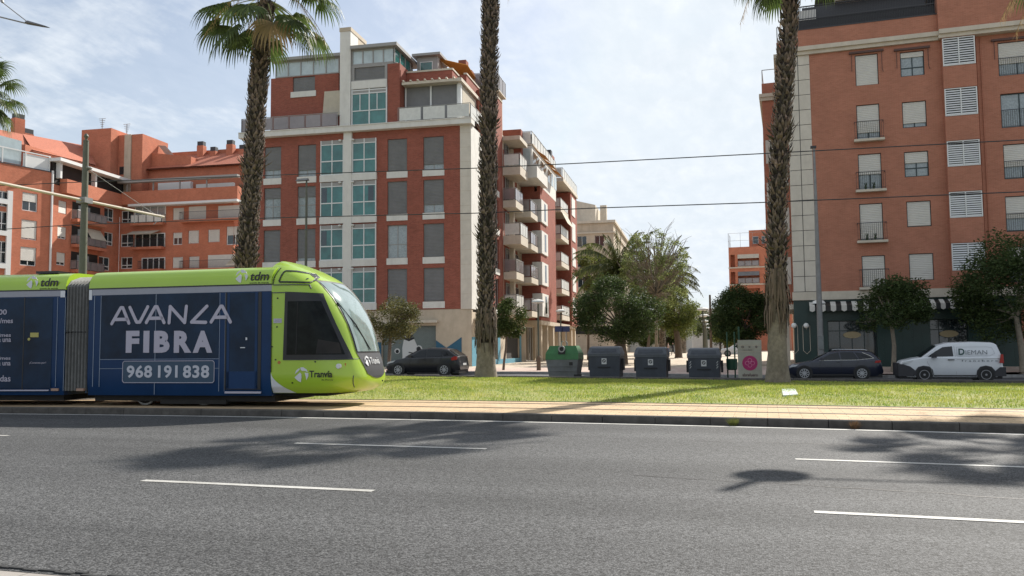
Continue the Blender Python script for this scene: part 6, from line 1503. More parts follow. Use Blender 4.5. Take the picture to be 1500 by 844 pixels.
def side(root, fr, name, m_, pts, t=.006, th=.004, W=1.8, mir=True):
    for far in ((0, 1) if mir else (0,)):
        mb = MB(fr); mb.prism(pts, (t if not far else -W-t-th), (t+th if not far else -W-t)); mb.build(name, M[m_] if isinstance(m_, str) else m_, root)
def seam(root, fr, pts, W):
    mb = MB(fr); stroke(mb, pts, .012, .003, .002); mb.build('door_seam', M['black'], root)
# dark hatchback
zg = z_side(-17.5); HB = Fr(-19.65, 41.8, 0)
hb = thing('parked_car', 'small black hatchback parked between the tram nose and the middle palm', 'car', (-17.5, 42.7, zg), 'cars parked along the side street')
pn = mat('paint_black', (.008, .009, .012), .3, coat=.25)
make_car(hb, HB, 1.77, zg, [(0, .50), (.05, .66), (.25, .76), (.7, .86), (1.15, .95), (2.2, .97), (3.4, 1.0), (4.0, 1.03), (4.2, .95), (4.25, .5)], [(1.05, .93), (1.95, 1.40), (2.5, 1.46), (3.1, 1.45), (3.55, 1.38), (4.12, 1.02)], .93, 1.46, (.80, 3.42), pn, .32,
         [[(1.45, .98), (1.95, 1.30), (2.32, 1.38), (2.34, .99)], [(2.40, .99), (2.38, 1.385), (2.9, 1.38), (3.2, 1.34), (3.28, 1.02)], [(3.34, 1.04), (3.28, 1.33), (3.5, 1.26), (3.62, 1.1)]], 9)
for q in ([(1.5, .95), (1.42, .5)], [(2.37, .97), (2.37, .28), (1.6, .27), (1.42, .5)], [(3.3, 1.0), (3.1, .6), (3.0, .3), (2.4, .28)]): seam(hb, HB, [(a, zg+z) for a, z in q], 1.77)
side(hb, HB, 'tail_light', 'lamp_red', [(3.85, zg+.80), (4.12, zg+.84), (4.16, zg+1.0), (3.98, zg+1.02), (3.80, zg+.92)], t=-.06, th=.05, W=1.65); side(hb, HB, 'headlight', 'lamp_glass', [(.10, zg+.62), (.5, zg+.72), (.62, zg+.82), (.2, zg+.74)], t=-.10, th=.06, W=1.6)
side(hb, HB, 'door_handle', 'black', [(2.15, zg+.86), (2.32, zg+.86), (2.32, zg+.89), (2.15, zg+.89)], th=.03, W=1.77); boxpart(HB, hb, 'mirror', pn, (1.45, 1.62, .0, .16, zg+.96, zg+1.08)); boxpart(HB, hb, 'number_plate', 'plate_w', (4.255, 4.262, -1.15, -.62, zg+.55, zg+.66))
mb = MB(HB); mb.box(.02, 4.2, -1.6, -.15, zg+.12, zg+.3); mb.build('underbody', M['black'], hb)
# dark blue estate
zg = z_side(3); WG_ = Fr(.98, 45.2, 0); W_ = 1.8
wg = thing('parked_car', 'dark blue estate car with chrome window line parked beside the leaning palm', 'car', (3.2, 46.1, zg), 'cars parked along the side street')
pn = mat('paint_navy', (.014, .018, .034), .28, coat=.35)
make_car(wg, WG_, W_, zg, [(0, .45), (.05, .62), (.25, .74), (.8, .86), (1.35, .96), (2.5, .99), (3.8, 1.02), (4.35, 1.0), (4.5, .9), (4.55, .5)], [(1.2, .93), (2.05, 1.38), (2.6, 1.46), (3.5, 1.45), (4.05, 1.37), (4.42, 1.0)], .94, 1.46, (.86, 3.55), pn, .335,
         [[(1.62, .99), (2.08, 1.28), (2.5, 1.37), (2.58, 1.0)], [(2.64, 1.0), (2.58, 1.375), (3.2, 1.375), (3.42, 1.02)], [(3.48, 1.03), (3.27, 1.37), (3.75, 1.30), (4.1, 1.1)]], 10)
tr1 = mat('chrome', (.55, .56, .57), .2, metal=.8); mb = MB(WG_); stroke(mb, [(1.6, zg+.975), (3.4, zg+1.0), (4.12, zg+1.08), (3.95, zg+1.2), (3.6, zg+1.36)], .022, -.0, .004); mb.build('window_trim', tr1, wg)
for x in (0,): mb = MB(WG_); mb.tube([(2.2, -.33, zg+1.49), (2.4, -.33, zg+1.52), (3.7, -.33, zg+1.50), (3.85, -.33, zg+1.46)], .018, 6); mb.build('roof_rail', tr1, wg)
for q in ([(1.66, .95), (1.55, .5)], [(2.61, .98), (2.61, .3), (1.75, .28), (1.55, .5)], [(3.45, 1.0), (3.25, .62), (3.1, .3), (2.64, .3)]): seam(wg, WG_, [(a, zg+z) for a, z in q], W_)
side(wg, WG_, 'tail_light', 'lamp_red', [(4.15, zg+.84), (4.42, zg+.86), (4.44, zg+.97), (4.2, zg+.96)], t=-.06, th=.05, W=1.68); side(wg, WG_, 'headlight', 'lamp_glass', [(.14, zg+.62), (.55, zg+.70), (.7, zg+.78), (.25, zg+.74)], t=-.10, th=.06, W=1.6)
boxpart(WG_, wg, 'mirror', pn, (1.62, 1.8, .0, .17, zg+.98, zg+1.10)); side(wg, WG_, 'door_handle', pn, [(2.38, zg+.88), (2.56, zg+.88), (2.56, zg+.91), (2.38, zg+.91)], th=.03, W=W_); side(wg, WG_, 'sill_trim', 'black', [(1.25, zg+.22), (3.15, zg+.22), (3.15, zg+.30), (1.25, zg+.30)], W=W_)
mb = MB(WG_); mb.box(.02, 4.5, -1.6, -.15, zg+.12, zg+.3); mb.build('underbody', M['black'], wg)
# white van
zg = z_side(8); VN = Fr(6.03, 43.9, 0); W_ = 1.86
vn = thing('parked_van', 'white delivery van with green and grey lettering parked in front of the striped awnings', 'van', (8.3, 44.8, zg), 'cars parked along the side street')
pn = mat('paint_white', (.62, .64, .66), .3, coat=.4, var=.03)
make_car(vn, VN, W_, zg, [(0, .50), (.05, .78), (.2, .95), (.7, 1.07), (1.1, 1.13), (2.2, 1.15), (4.2, 1.15), (4.42, 1.12), (4.48, .6)], [(.95, 1.08), (1.75, 1.68), (2.2, 1.80), (3.3, 1.83), (4.1, 1.79), (4.24, 1.70), (4.42, 1.12)], 1.10, 1.83, (1.10, 3.70), pn, .315,
         [[(1.28, 1.15), (1.62, 1.40), (1.95, 1.60), (2.36, 1.64), (2.38, 1.17)]], 0, hub=mat('steel_wheel', (.30, .30, .31), .4, metal=.3))
bk = mat('bumper_plastic', (.030, .030, .034), .6)
side(vn, VN, 'bumper', bk, [(-.02, zg+.24), (.66, zg+.24), (.70, zg+.52), (.5, zg+.70), (.2, zg+.80), (-.02, zg+.82)], t=-.16, th=.165, W=W_-.33); boxpart(VN, vn, 'grille', bk, (-.04, .06, -1.70, -.16, zg+.24, zg+.86))
side(vn, VN, 'rear_bumper', bk, [(4.05, zg+.24), (4.52, zg+.24), (4.52, zg+.66), (4.3, zg+.66), (4.10, zg+.50)], t=-.10, th=.11, W=W_-.2); boxpart(VN, vn, 'rear_bumper', bk, (4.44, 4.53, -1.75, -.11, zg+.24, zg+.66)); side(vn, VN, 'tail_light', 'lamp_red', [(4.28, zg+.86), (4.45, zg+.84), (4.44, zg+1.25), (4.34, zg+1.25)], t=-.08, th=.075, W=W_-.16)
side(vn, VN, 'headlight', 'lamp_glass', [(.14, zg+.82), (.5, zg+.86), (.78, zg+.98), (.62, zg+1.0), (.2, zg+.92)], t=-.12, th=.09, W=W_-.24); side(vn, VN, 'wheel_trim', bk, [(.66, zg+.3), (1.5, zg+.3), (1.46, zg+.56), (1.32, zg+.70), (1.08, zg+.74), (.84, zg+.68), (.70, zg+.5)], t=.001, W=W_); side(vn, VN, 'wheel_trim', bk, [(3.3, zg+.3), (4.1, zg+.3), (4.08, zg+.5), (3.94, zg+.68), (3.7, zg+.74), (3.46, zg+.68), (3.32, zg+.5)], t=.001, W=W_)
side(vn, VN, 'sill_trim', bk, [(1.5, zg+.24), (3.3, zg+.24), (3.3, zg+.30), (1.5, zg+.30)], W=W_); side(vn, VN, 'door_handle', 'black', [(2.12, zg+.99), (2.40, zg+.99), (2.40, zg+1.03), (2.12, zg+1.03)], th=.03, W=W_); boxpart(VN, vn, 'mirror', bk, (1.42, 1.62, .0, .2, zg+1.10, zg+1.30))
for q in ([(1.3, 1.12), (1.24, .9), (1.40, .6), (1.45, .32)], [(2.44, 1.66), (2.46, 1.14), (2.46, .32)], [(2.50, 1.02), (4.3, 1.06)], [(3.55, 1.04), (3.55, .9)]):
    q2 = [(a, zg+z) for a, z in q]; mb = CarMB(VN, W_, zg+1.10, zg+1.83); stroke(mb, q2, .012, .006, .002); mb.build('door_seam', M['metal_grey'], vn)
mb = CarMB(VN, W_, zg+1.10, zg+1.83); text_mesh(mb, 'D', 2.58, 2.84, zg+1.23, zg+1.53, .008, bold=.03); mb.build('van_initial', mat('van_green', (.02, .07, .06), .5), vn)
mb = CarMB(VN, W_, zg+1.10, zg+1.83); text_mesh(mb, 'IEMAN', 2.88, 3.78, zg+1.25, zg+1.45, .008); mb.build('van_lettering', mat('van_grey', (.16, .18, .19), .5), vn)
mb = MB(VN); text_mesh(mb, 'franchere', 2.7, 4.2, zg+.92, zg+1.0, .008, bold=.01, space=1.6); mb.build('van_lettering', mat('van_grey2', (.10, .12, .13), .5), vn)
mb = CarMB(VN, W_, zg+1.10, zg+1.83); stroke(mb, [(2.55, zg+1.16), (3.9, zg+1.18), (4.12, zg+1.30), (4.02, zg+1.56), (3.8, zg+1.60), (2.55, zg+1.60), (2.53, zg+1.2)], .012, .004, .002); mb.build('panel_recess', mat('van_seam', (.36, .38, .40), .4), vn)
mb = MB(VN); mb.box(.05, 4.4, -1.7, -.15, zg+.12, zg+.3); mb.build('underbody', M['black'], vn)
# distant white car between the bins
zg = .2; DC = Fr(float(onY(1055, 510, 100)[0]), 100, 0); dc = thing('parked_car', 'distant white car on the avenue seen past the last grey bin', 'car', DC.w(2, -.9, zg), 'cars parked along the side street')
make_car(dc, DC, 1.8, zg, [(0, .5), (.1, .8), (1.2, 1.0), (4.2, 1.05), (4.4, .6)], [(1.0, .98), (1.8, 1.45), (3.6, 1.5), (4.2, 1.05)], 1.0, 1.5, (.8, 3.5), pn, .32, [[(1.5, 1.03), (1.9, 1.36), (3.5, 1.40), (3.9, 1.08)]], 8)

# ------------------------------------------------------------------ bins
M['bin_grey'] = mat('bin_plastic', (.050, .058, .072), .5, var=.15, vs=2, dirt=.6)
M['bin_lid'] = mat('bin_lid', (.085, .094, .108), .45, var=.12, vs=3, dirt=.5)
M['bin_mid'] = mat('bin_grey_light', (.18, .19, .185), .6, var=.2, vs=3, dirt=.6)
M['bin_green'] = mat('bin_green', (.035, .15, .045), .5, var=.2, vs=3, dirt=.4)
M['sticker'] = mat('sticker', (.6, .6, .58), .5)
def loftbox(mb, b, t_, z0, z1):
    """frustum: bottom (a0,a1,t0,t1) to top (a0,a1,t0,t1)"""
    i = [mb.pt(a, t, z) for (q, z) in ((b, z0), (t_, z1)) for t in q[2:] for a in q[:2]]
    for f_ in ((0, 2, 3, 1), (4, 5, 7, 6), (0, 1, 5, 4), (2, 6, 7, 3), (0, 4, 6, 2), (1, 3, 7, 5)): mb.face([i[k] for k in f_])
def side_bin(label, px0, px1, Y):
    x0, x1 = float(onY(px0, 530, Y)[0]), float(onY(px1, 530, Y)[0]); zg = z_side((x0+x1)/2); fr = Fr((x0+x1)/2, Y, 0); w = (x1-x0)/2+.02; D = -1.25
    r = thing('waste_container', label, 'bin', (fr.o[0], Y+.6, zg), 'large waste containers behind the grass'); H = 1.10
    mb = MB(fr); loftbox(mb, (-w+.07, w-.07, D+.1, -.06), (-w+.02, w-.02, D, 0), zg+.05, zg+H); bd = mb.build('body', M['bin_grey'], r)
    mb = MB(fr); mb.box(-w-.01, w+.01, D-.02, .03, zg+H, zg+H+.12); loftbox(mb, (-w-.03, w+.03, D-.04, .05), (-w+.06, w-.06, D+.2, -.16), zg+H+.122, zg+H+.42); loftbox(mb, (-w+.06, w-.06, D+.2, -.16), (-w+.14, w-.14, D+.3, -.3), zg+H+.42, zg+H+.48); ld = mb.build('lid', M['bin_lid'], r)
    mb = MB(fr); loftbox(mb, (-w+.16, w-.16, .0, .02), (-w+.2, w-.2, -.115, -.095), zg+H+.2, zg+H+.36); mb.build('lid_panel', M['bin_grey'], ld)
    for s_ in (-1, 1): mb = MB(fr); mb.box(min(s_*w, s_*(w+.09)), max(s_*w, s_*(w+.09)), -.85, -.45, zg+.42, zg+.98); mb.build('lifting_arm', M['black'], r)
    mb = MB(fr); mb.box(-.12, .12, -.0, .012, zg+.72, zg+1.0); st = mb.build('sticker', M['sticker'], r); mb = MB(fr); mb.ring_t(0, zg+.88, .013, .018, .05, .085, 14); stroke(mb, [(-.05, zg+.93), (.05, zg+.83)], .02, .013); mb.build('sticker_symbol', M['black'], st)
    mb = MB(fr); mb.box(-.32, .32, -.02, .02, zg+.55, zg+.60); mb.build('handle_bar', M['black'], r)
    for k in (range(3) if 'nearest' in label else ()): 
        for s_ in (-1, 1): mb = MB(fr); x = s_*(w-.14); z = zg+.62+k*.12; mb.prism([(x-.05, z), (x-.02, z), (x+.05, z+.1), (x+.02, z+.1)], .0, .008); mb.build('reflective_stripe', M['sticker'], r)
    for a in (-w+.2, w-.2): mb = MB(fr); mb.disc_t(a, zg+.07, -.3, -.2, .07, 12); mb.build('wheel', M['black'], r)
    return r
side_bin('dark grey waste container with flat lid, leftmost of the three beside the green topped one', 862, 908, 40.6)
side_bin('dark grey waste container in the middle of the three behind the grass', 930, 976, 40.6)
side_bin('dark grey waste container nearest the small green litter bin', 1007.5, 1054.5, 40.6)
# bottle bank with green top
x0, x1 = float(onY(799, 530, 40.6)[0]), float(onY(847, 530, 40.6)[0]); zg = z_side((x0+x1)/2); fr = Fr((x0+x1)/2, 40.6, 0); w = (x1-x0)/2
bb_ = thing('bottle_bank', 'glass recycling container with green top and round filling hole', 'bin', (fr.o[0], 41.2, zg), 'large waste containers behind the grass')
mb = MB(fr); loftbox(mb, (-w+.14, w-.14, -1.15, -.15), (-w+.02, w-.02, -1.3, .0), zg+.05, zg+.90)
for k in range(2): mb.box(-w+.12, w-.12, -.03, .0, zg+.35+k*.22, zg+.38+k*.22)
mb.build('body', M['bin_mid'], bb_)
mb = MB(fr); loftbox(mb, (-w, w, -1.32, .02), (-w+.0, w-.0, -1.25, -.04), zg+.90, zg+1.2); loftbox(mb, (-w, w, -1.25, -.04), (-w+.16, w-.16, -1.05, -.28), zg+1.2, zg+1.58); tp = mb.build('green_top', M['bin_green'], bb_)
mb = MB(fr); mb.box(-.17, .17, -.1, .0, zg+1.16, zg+1.36); mb.disc_t(0, zg+1.4, -.3, -.02, .15, 18); mb.build('filling_mouth', M['black'], tp); mb = MB(fr); mb.ring_t(0, zg+1.42, -.02, .03, .11, .17, 18); mb.build('mouth_ring', M['metal_grey'], tp)
mb = MB(fr); mb.tube([(-.15, -.6, zg+1.48), (-.15, -.6, zg+1.75), (-.05, -.6, zg+1.8)], .03, 6); mb.tube([(.15, -.6, zg+1.48), (.15, -.6, zg+1.75), (.05, -.6, zg+1.8)], .03, 6); mb.build('lifting_hook', M['metal_grey'], tp)
mb = MB(fr); mb.box(w-.45, w-.28, .0, .01, zg+.62, zg+.78); mb.build('sticker', M['black'], bb_)
mb = MB(fr); mb.box(w-.25, w+.1, -.3, -.1, zg+.0, zg+.18); mb.build('foot', M['black'], bb_)
# clothing bank
x0, x1 = float(onY(1081, 530, 39.3)[0]), float(onY(1116, 530, 39.3)[0]); zg = z_side(x0); fr = Fr(x0, 39.3, 0); w = x1-x0
cb_ = thing('clothing_bank', 'beige clothes donation bank with round magenta emblem beside the leaning palm', 'bin', (x0+w/2, 39.8, zg))
M['bank'] = mat('bank_beige', (.36, .34, .27), .55, var=.08, dirt=.5)
mb = MB(fr); mb.box(0, w, -1.0, 0, zg+.12, zg+1.72); bk_ = mb.build('body', M['bank'], cb_); mb = MB(fr); mb.prism([(0, zg+1.722), (w, zg+1.722), (w, zg+1.95), (0, zg+1.95)], -1.0, -.06); mb.build('hood', M['bank'], cb_)
mb = MB(fr); mb.box(.02, w-.02, .0, .012, zg+1.42, zg+1.435); mb.box(.02, w-.02, .0, .012, zg+1.70, zg+1.715); mb.box(.02, w-.02, .0, .012, zg+1.56, zg+1.566); mb.build('door_line', M['beige_wall'], bk_)
mb = MB(fr); mb.disc_t(w/2, zg+.92, .0, .01, .33, 28); em = mb.build('emblem', mat('magenta', (.36, .015, .11), .5), cb_)
mb = MB(fr)
for dx, dz, r_ in ((-.12, 0, .09), (.12, 0, .09), (0, .13, .09), (0, -.10, .09)): mb.ring_t(w/2+dx, zg+.92+dz, .011, .014, r_-.018, r_, 14)
mb.build('emblem_knot', mat('pink', (.62, .22, .34), .5), em)
dk = mat('brown_print', (.10, .06, .05), .6); mb = MB(fr); text_mesh(mb, 'abrafuero', .18, w-.18, zg+.33, zg+.47, .0, bold=.02, thick=.01); mb.build('word_mark', dk, cb_)
mb = MB(fr); text_mesh(mb, 'ropa y calzado', .22, w-.4, zg+1.47, zg+1.53, .0, thick=.01); mb.ring_t(.22, zg+1.64, 0, .01, .03, .055, 10); mb.ring_t(w-.22, zg+1.64, 0, .01, .02, .05, 8); mb.ring_t(w/2, zg+1.64, 0, .01, .02, .04, 8); mb.build('pictogram', dk, cb_)
mb = MB(fr)
for a in (.0, w/2-.05, w-.1): mb.box(a, a+.1, -.9, -.02, zg, zg+.118)
mb.build('foot', M['bank'], cb_)
# green litter bin between two posts
p = onY(1073, 540, 41.5); X0 = float(p[0]); zg = z_side(X0); lbn = thing('litter_bin', 'small dark green litter bin hanging between two thin green posts', 'bin', (X0, 41.5, zg)); gp = mat('post_green', (.012, .06, .03), .45)
for dx in (-.22, .12): mb = MB(); mb.tube([(X0+dx, -41.5, zg), (X0+dx, -41.5, zg+2.35)], .035, 8); mb.build('post', gp, lbn)
mb = MB(); mb.lathe(X0-.02, -41.35, [(.2, zg+.55), (.24, zg+.6), (.26, zg+1.05), (.24, zg+1.08)], 14); mb.build('basket', gp, lbn); mb = MB(); mb.lathe(X0-.05, -41.5, [(.4, zg-.02), (.36, zg+.1), (.1, zg+.12)], 12); mb.build('footing', M['kerb2'], lbn)
mb = MB(); mb.tube([(X0+.32, -41.7, zg), (X0+.32, -41.7, zg+2.6)], .045, 8); q_ = mb.build('signpost', gp); tag(q_, 'thin green upright post right behind the litter bin', 'post')

# ------------------------------------------------------------------ posts, lamps, wires
M['post_green_grey'] = mat('post_green_grey', (.105, .11, .08), .55, metal=.1, var=.15, vs=3, dirt=.4)
M['galv'] = mat('galvanised', (.22, .22, .22), .5, metal=.3, var=.15, vs=3)
M['lamp_white'] = mat('lamp_white', (.6, .6, .57), .4)
X0, Y0 = -29.5, 31.0
cp_ = thing('catenary_mast', 'tall grey green overhead line mast behind the tram with a long pale bracket', 'mast', (X0, Y0, .1))
mb = MB(); mb.tube([(X0, -Y0, .05), (X0, -Y0, 4), (X0, -Y0, 10.6), (X0, -Y0, 11.0)], [.20, .18, .125, .12], 14); mb.lathe(X0, -Y0, [(.13, 11.0), (.13, 11.05), (.06, 11.08), (.06, 11.15), (.11, 11.25), (.06, 11.35), (.01, 11.38)], 12); pl_ = mb.build('mast', M['post_green_grey'], cp_, smooth=True)
mb = MB(); mb.tube([(X0, -20.5, 8.25), (X0, -36.3, 8.3)], .065, 8); br_ = mb.build('bracket', M['cream'], cp_); 
mb = MB(); mb.box(X0-.24, X0+.24, -Y0-.24, -Y0+.24, 8.15, 8.4); mb.build('clamp', M['galv'], cp_)
mb = MB(); mb.tube([(X0, -Y0, 9.8), (X0, -Y0-4.6, 8.35)], .015, 4); mb.tube([(X0, -34.2, 8.25), (X0, -34.2, 7.7)], .02, 5); mb.tube([(X0, -36.2, 8.3), (X0+.3, -35.2, 7.75)], .02, 5); mb.lathe(X0, -Y0-.1, [(.2, 9.75), (.22, 9.8), (.2, 9.85)], 10); mb.build('stay', M['galv'], cp_)
for nm, lb, pts in (('overhead_wire', 'upper overhead wire crossing the whole street', ((-90, 275), (13, 271.5), (115, 267), (411, 256.4), (697, 246.5), (834, 240), (1120, 225), (1500, 205), (1620, 198))), ('overhead_wire', 'lower overhead wire crossing the whole street', ((-90, 341), (13, 335.5), (115, 329), (411, 319), (697, 312.4), (870, 305), (1110, 297), (1500, 281), (1620, 276)))):
    P = [onY(a, b, 35.4) for a, b in pts]; mb = MB(); mb.tube([(q[0], -q[1], q[2]) for q in P], .022, 5); o = mb.build(nm, M['metal_dark']); tag(o, lb, 'wire', 'overhead wires')
# lamp in front of the glazed bays
p = onY(448, 400, 49.0); X0 = float(p[0]); zt = float(onY(450, 264, 49)[2]); la = thing('street_lamp', 'slim grey street lamp with flat head before the white pillar block', 'street lamp', (X0, 49, .05), 'street lamps'); mb = MB(); mb.tube([(X0, -49, .0), (X0, -49, 3), (X0, -49, zt)], [.13, .11, .06], 10); mb.build('pole', M['post_green_grey'], la)
mb = MB(); loftbox(mb, (X0-.75, X0+.12, -49.16, -48.84), (X0-.6, X0+.1, -49.1, -48.9), zt-.02, zt+.12); mb.build('lamp_head', M['galv'], la)
def disc_lamp(lab, px, Y, ytop, base=True, r=.38, m_='post_green_grey'):
    X = float(onY(px, 480, Y)[0]); zt = float(onY(px, ytop, Y)[2]); zg = .1 if Y > 50 else .0; o = thing('street_lamp', lab, 'street lamp', (X, Y, zg), 'street lamps'); mb = MB(); mb.tube([(X, -Y, zg), (X, -Y, zt-.1)], [.06, .05], 8); mb.build('pole', M[m_], o)
    mb = MB(); mb.lathe(X, -Y, [(.06, zt-.16), (r, zt-.08), (r*.95, zt), (r*.5, zt+.08), (.04, zt+.11)], 16); mb.build('lamp_head', M['lamp_white'], o, smooth=True)
    if base: mb = MB(); mb.lathe(X, -Y, [(.13, zg), (.12, zg+.85), (.07, zg+.95)], 12); mb.build('pole_base', mat('lamp_base', (.12, .08, .05), .7) if 'lb' not in M else M['lb'], o)
disc_lamp('disc headed street lamp with brown base left of the green topped bin', 788.5, 47.2, 441)
disc_lamp('disc headed street lamp against the brick side street front', 821.5, 62, 455, base=False)
for i, (px, yt, Z_) in enumerate(((1030, 452.5, 66), (1032, 462, 80), (1033.5, 470, 95), (1034.5, 475, 108), (1035.5, 480, 124))):
    disc_lamp(['nearest and highest disc', 'second disc from the top', 'middle disc', 'second lowest disc', 'farthest and lowest disc'][i]+' lamp in the row down the avenue', px, Z_, yt, base=False, r=.46)
X0 = float(onY(1041, 480, 72)[0]); mb = MB(); mb.tube([(X0, -72, .1), (X0, -72, float(onY(1041, 432, 72)[2]))], [.12, .08], 8); tag(mb.build('wooden_pole', M['bark']), 'brown pole right of the row of disc lamps', 'pole')
# tall tapering pole before the right block
Y0 = 48.0; X0 = float(onY(1202, 500, Y0)[0]); pt_ = onY(1196, 217, Y0); zt = float(pt_[2]); tp_ = thing('lamp_column', 'tall tapering grey steel column before the stone quoins of the right block', 'pole', (X0, Y0, -.1)); mb = MB(); mb.tube([(X0, -Y0, -.1), (X0, -Y0, 3), (X0, -Y0, zt)], [.17, .15, .055], 12); mb.build('column', M['galv'], tp_, smooth=True)
mb = MB(); mb.box(X0-.18, X0+.12, -Y0-.1, -Y0+.1, zt, zt+.12); mb.build('cap', M['metal_dark'], tp_); mb = MB(); mb.box(X0-.14, X0+.14, -Y0-.0, -Y0+.2, 1.2, 1.9); mb.build('notice', M['bin_mid'], tp_)
# bracket street lamp whose head shows top left
Y0 = 24.0; q = lambda x, y: (lambda p: (float(p[0]), -float(p[1]), float(p[2])))(onY(x, y, Y0)); X0 = q(-110, 0)[0]
sl = thing('street_lamp', 'bracket street lamp with dark pointed head entering at the top left corner', 'street lamp', (X0, Y0, .15), 'street lamps'); mb = MB(); zt = q(-110, -30)[2]; mb.tube([(X0, -Y0, .1), (X0, -Y0, zt)], [.14, .07], 10); mb.build('pole', M['galv'], sl)
mb = MB(); mb.tube([q(-110, 10), q(-40, 17), q(0, 25), q(41, 35)], .028, 6); mb.tube([q(-110, -60), q(0, 1), q(40, 32)], .018, 6); mb.tube([q(4, 4), q(2, -8)], .05, 6); mb.build('bracket', M['galv'], sl)
h0, h1 = q(40, 34), q(73, 41); mb = MB(); n = 8; rows = []
for i in range(n+1):
    k = i/n; a = h0[0]+(h1[0]-h0[0])*k; z = h0[2]+(h1[2]-h0[2])*k; w_ = .16*math.sin(math.pi*min(1, .25+k*.75))+.015; h_ = .09*(1-k)**.6+.01; rows.append([mb.pt(a, -Y0-w_, z), mb.pt(a, -Y0, z-h_*.5), mb.pt(a, -Y0+w_, z), mb.pt(a, -Y0, z+h_)])
for r0_, r1_ in zip(rows[:-1], rows[1:]):
    for e in range(4): mb.face((r0_[e], r1_[e], r1_[(e+1) % 4], r0_[(e+1) % 4]))
mb.face(rows[0]); mb.face(rows[-1][::-1]); mb.build('lamp_head', M['metal_dark'], sl)
# the lamp whose shadow lies on the road at the right
X1, Y1, Z1 = 4.75, 21.6, 9.9; sl = thing('street_lamp', 'street lamp just outside the right edge whose head casts a dark patch on the road', 'street lamp', (7.6, 21.9, .15), 'street lamps')
mb = MB(); mb.tube([(7.6, -21.9, .1), (7.6, -21.9, Z1+.3)], [.13, .07], 10); mb.build('pole', M['galv'], sl); mb = MB(); mb.tube([(7.6, -21.9, Z1+.3), (5.2, -21.65, Z1+.12)], .03, 6); mb.build('bracket', M['galv'], sl); mb = MB(); mb.lathe(X1, -Y1, [(.08, Z1-.2), (.40, Z1-.1), (.42, Z1), (.25, Z1+.15), (.05, Z1+.2)], 14); mb.tube([(X1, -Y1, Z1-.2), (X1, -Y1, Z1+.9)], .08, 6); mb.build('lamp_head', M['metal_dark'], sl)
# pale slab in the grass
p = [G(*c, .19) for c in ((1145, 571), (1165, 570.5), (1169, 579), (1147, 580.5))]; mb = MB(); mb.prism_z([(float(a[0]), -float(a[1])) for a in p], .12, .215); tag(mb.build('access_cover', mat('cover_pale', (.45, .52, .50), .6, var=.2, vs=8)), 'pale blue grey square cover slab lying in the grass', 'cover')
# street name signs by the side street shops
for k, px in enumerate((818.5, 829)):
    X = float(onY(px, 480, 58)[0]); z = float(onY(px, 482, 58)[2]); mb = MB(); mb.box(X-.28, X+.28, -58, -57.97, z-.2, z+.2); mb2 = MB(); mb2.tube([(X, -58.02, .1), (X, -58.02, z+.2)], .03, 6); s_ = thing('direction_sign', ('dark blue sign plate on a post, left one by the side street shops', 'dark blue sign plate on a post, right one by the side street shops')[k], 'sign', (X, 58, .1), 'sign plates'); mb.build('sign_plate', mat('sign_navy', (.02, .03, .09), .4), s_); mb2.build('post', M['galv'], s_)
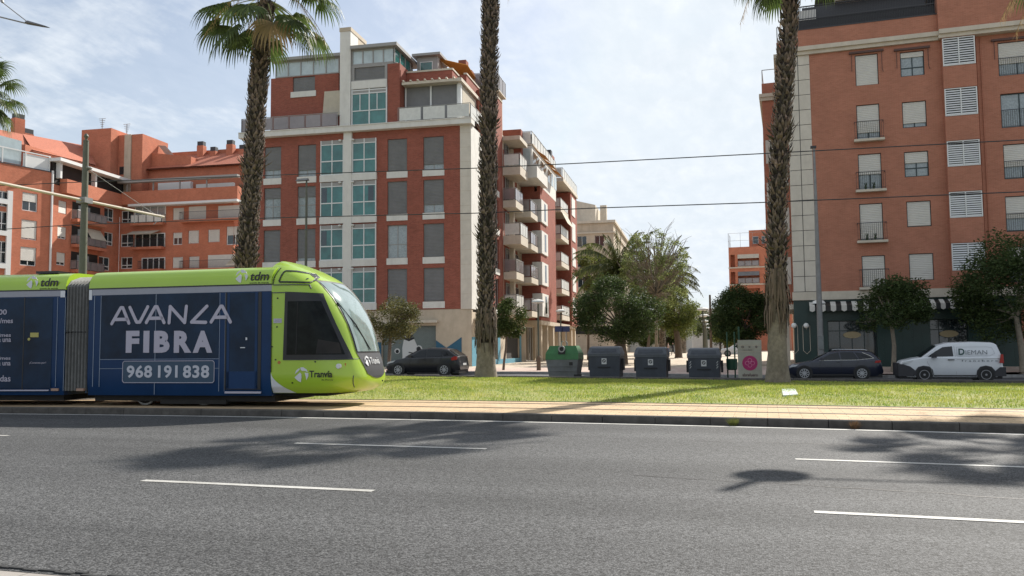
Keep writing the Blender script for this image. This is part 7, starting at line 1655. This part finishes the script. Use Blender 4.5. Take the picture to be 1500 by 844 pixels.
# ------------------------------------------------------------------ people on the plaza
def person(label, X, Y, zg, H, cols, stride, face):
    r = thing('person', label, 'person', (X, Y, zg), 'people crossing the plaza'); s_ = H/1.75; d = stride
    V = [(0, 0, .95), (0, 0, 1.15), (0, 0, 1.40), (0, 0, 1.52), (.01, 0, 1.66), (.0, .0, 1.74), (.02, .18, 1.40), (-.08*d, .22, 1.15), (.05*d, .22, .92), (.02, -.18, 1.40), (.12*d, -.22, 1.15), (.22*d, -.22, .96), (.0, .09, .90), (.14*d, .09, .50), (.22*d, .09, .07), (.34*d, .09, .04), (.0, -.09, .90), (-.08*d, -.09, .50), (-.32*d, -.09, .10), (-.22*d, -.09, .04)]
    E = [(0, 1), (1, 2), (2, 3), (3, 4), (4, 5), (2, 6), (6, 7), (7, 8), (2, 9), (9, 10), (10, 11), (0, 12), (12, 13), (13, 14), (14, 15), (0, 16), (16, 17), (17, 18), (18, 19)]
    Rr = [.14, .135, .15, .055, .10, .07, .06, .045, .035, .06, .045, .035, .095, .065, .045, .04, .095, .065, .045, .04]
    me = bpy.data.meshes.new('body'); me.from_pydata([(v_[0]*s_*face, v_[1]*s_, v_[2]*s_) for v_ in V], E, []); o = bpy.data.objects.new('body', me); C.objects.link(o); o.parent = r
    md = o.modifiers.new('skin', 'SKIN')
    for i, v_ in enumerate(me.skin_vertices[0].data): v_.radius = (Rr[i]*s_, Rr[i]*s_); v_.use_root = (i == 0)
    sb = o.modifiers.new('sub', 'SUBSURF'); sb.levels = 1; sb.render_levels = 2
    m1 = bpy.data.materials.new('clothes'); m1.use_nodes = True; t = m1.node_tree; n = t.nodes; tc_ = n.new('ShaderNodeTexCoord'); sp = n.new('ShaderNodeSeparateXYZ'); t.links.new(tc_.outputs['Object'], sp.inputs[0]); rp = n.new('ShaderNodeValToRGB'); mr = n.new('ShaderNodeMapRange'); t.links.new(sp.outputs[2], mr.inputs[0]); mr.inputs[2].default_value = 1.8*s_; t.links.new(mr.outputs[0], rp.inputs[0]); rp.color_ramp.interpolation = 'CONSTANT'
    e = rp.color_ramp.elements; e[0].position = 0; e[0].color = (*cols[0], 1); e[1].position = .54; e[1].color = (*cols[1], 1); x = e.new(.85); x.color = (.42, .25, .18, 1); x = e.new(.93); x.color = (.03, .02, .015, 1)
    t.links.new(rp.outputs[0], n['Principled BSDF'].inputs['Base Color']); n['Principled BSDF'].inputs['Roughness'].default_value = .8; me.materials.append(m1)
    return r
for k, (px, cols, st_, fc, Y_, lb) in enumerate(((986, ((.012, .012, .015), (.015, .015, .02)), 1.1, -1, 108, 'person in black striding across the plaza'), (994, ((.03, .05, .04), (.35, .36, .36)), .6, 1, 110, 'person in grey top walking beside the one in black'), (979, ((.10, .12, .2), (.5, .35, .3)), .5, 1, 116, 'person in pale clothes further left by the bin'))):
    person(lb, float(onY(px, 515, Y_)[0]), Y_, .12+.3*ss(Y_, 70, 160), 1.62, cols, st_, fc)
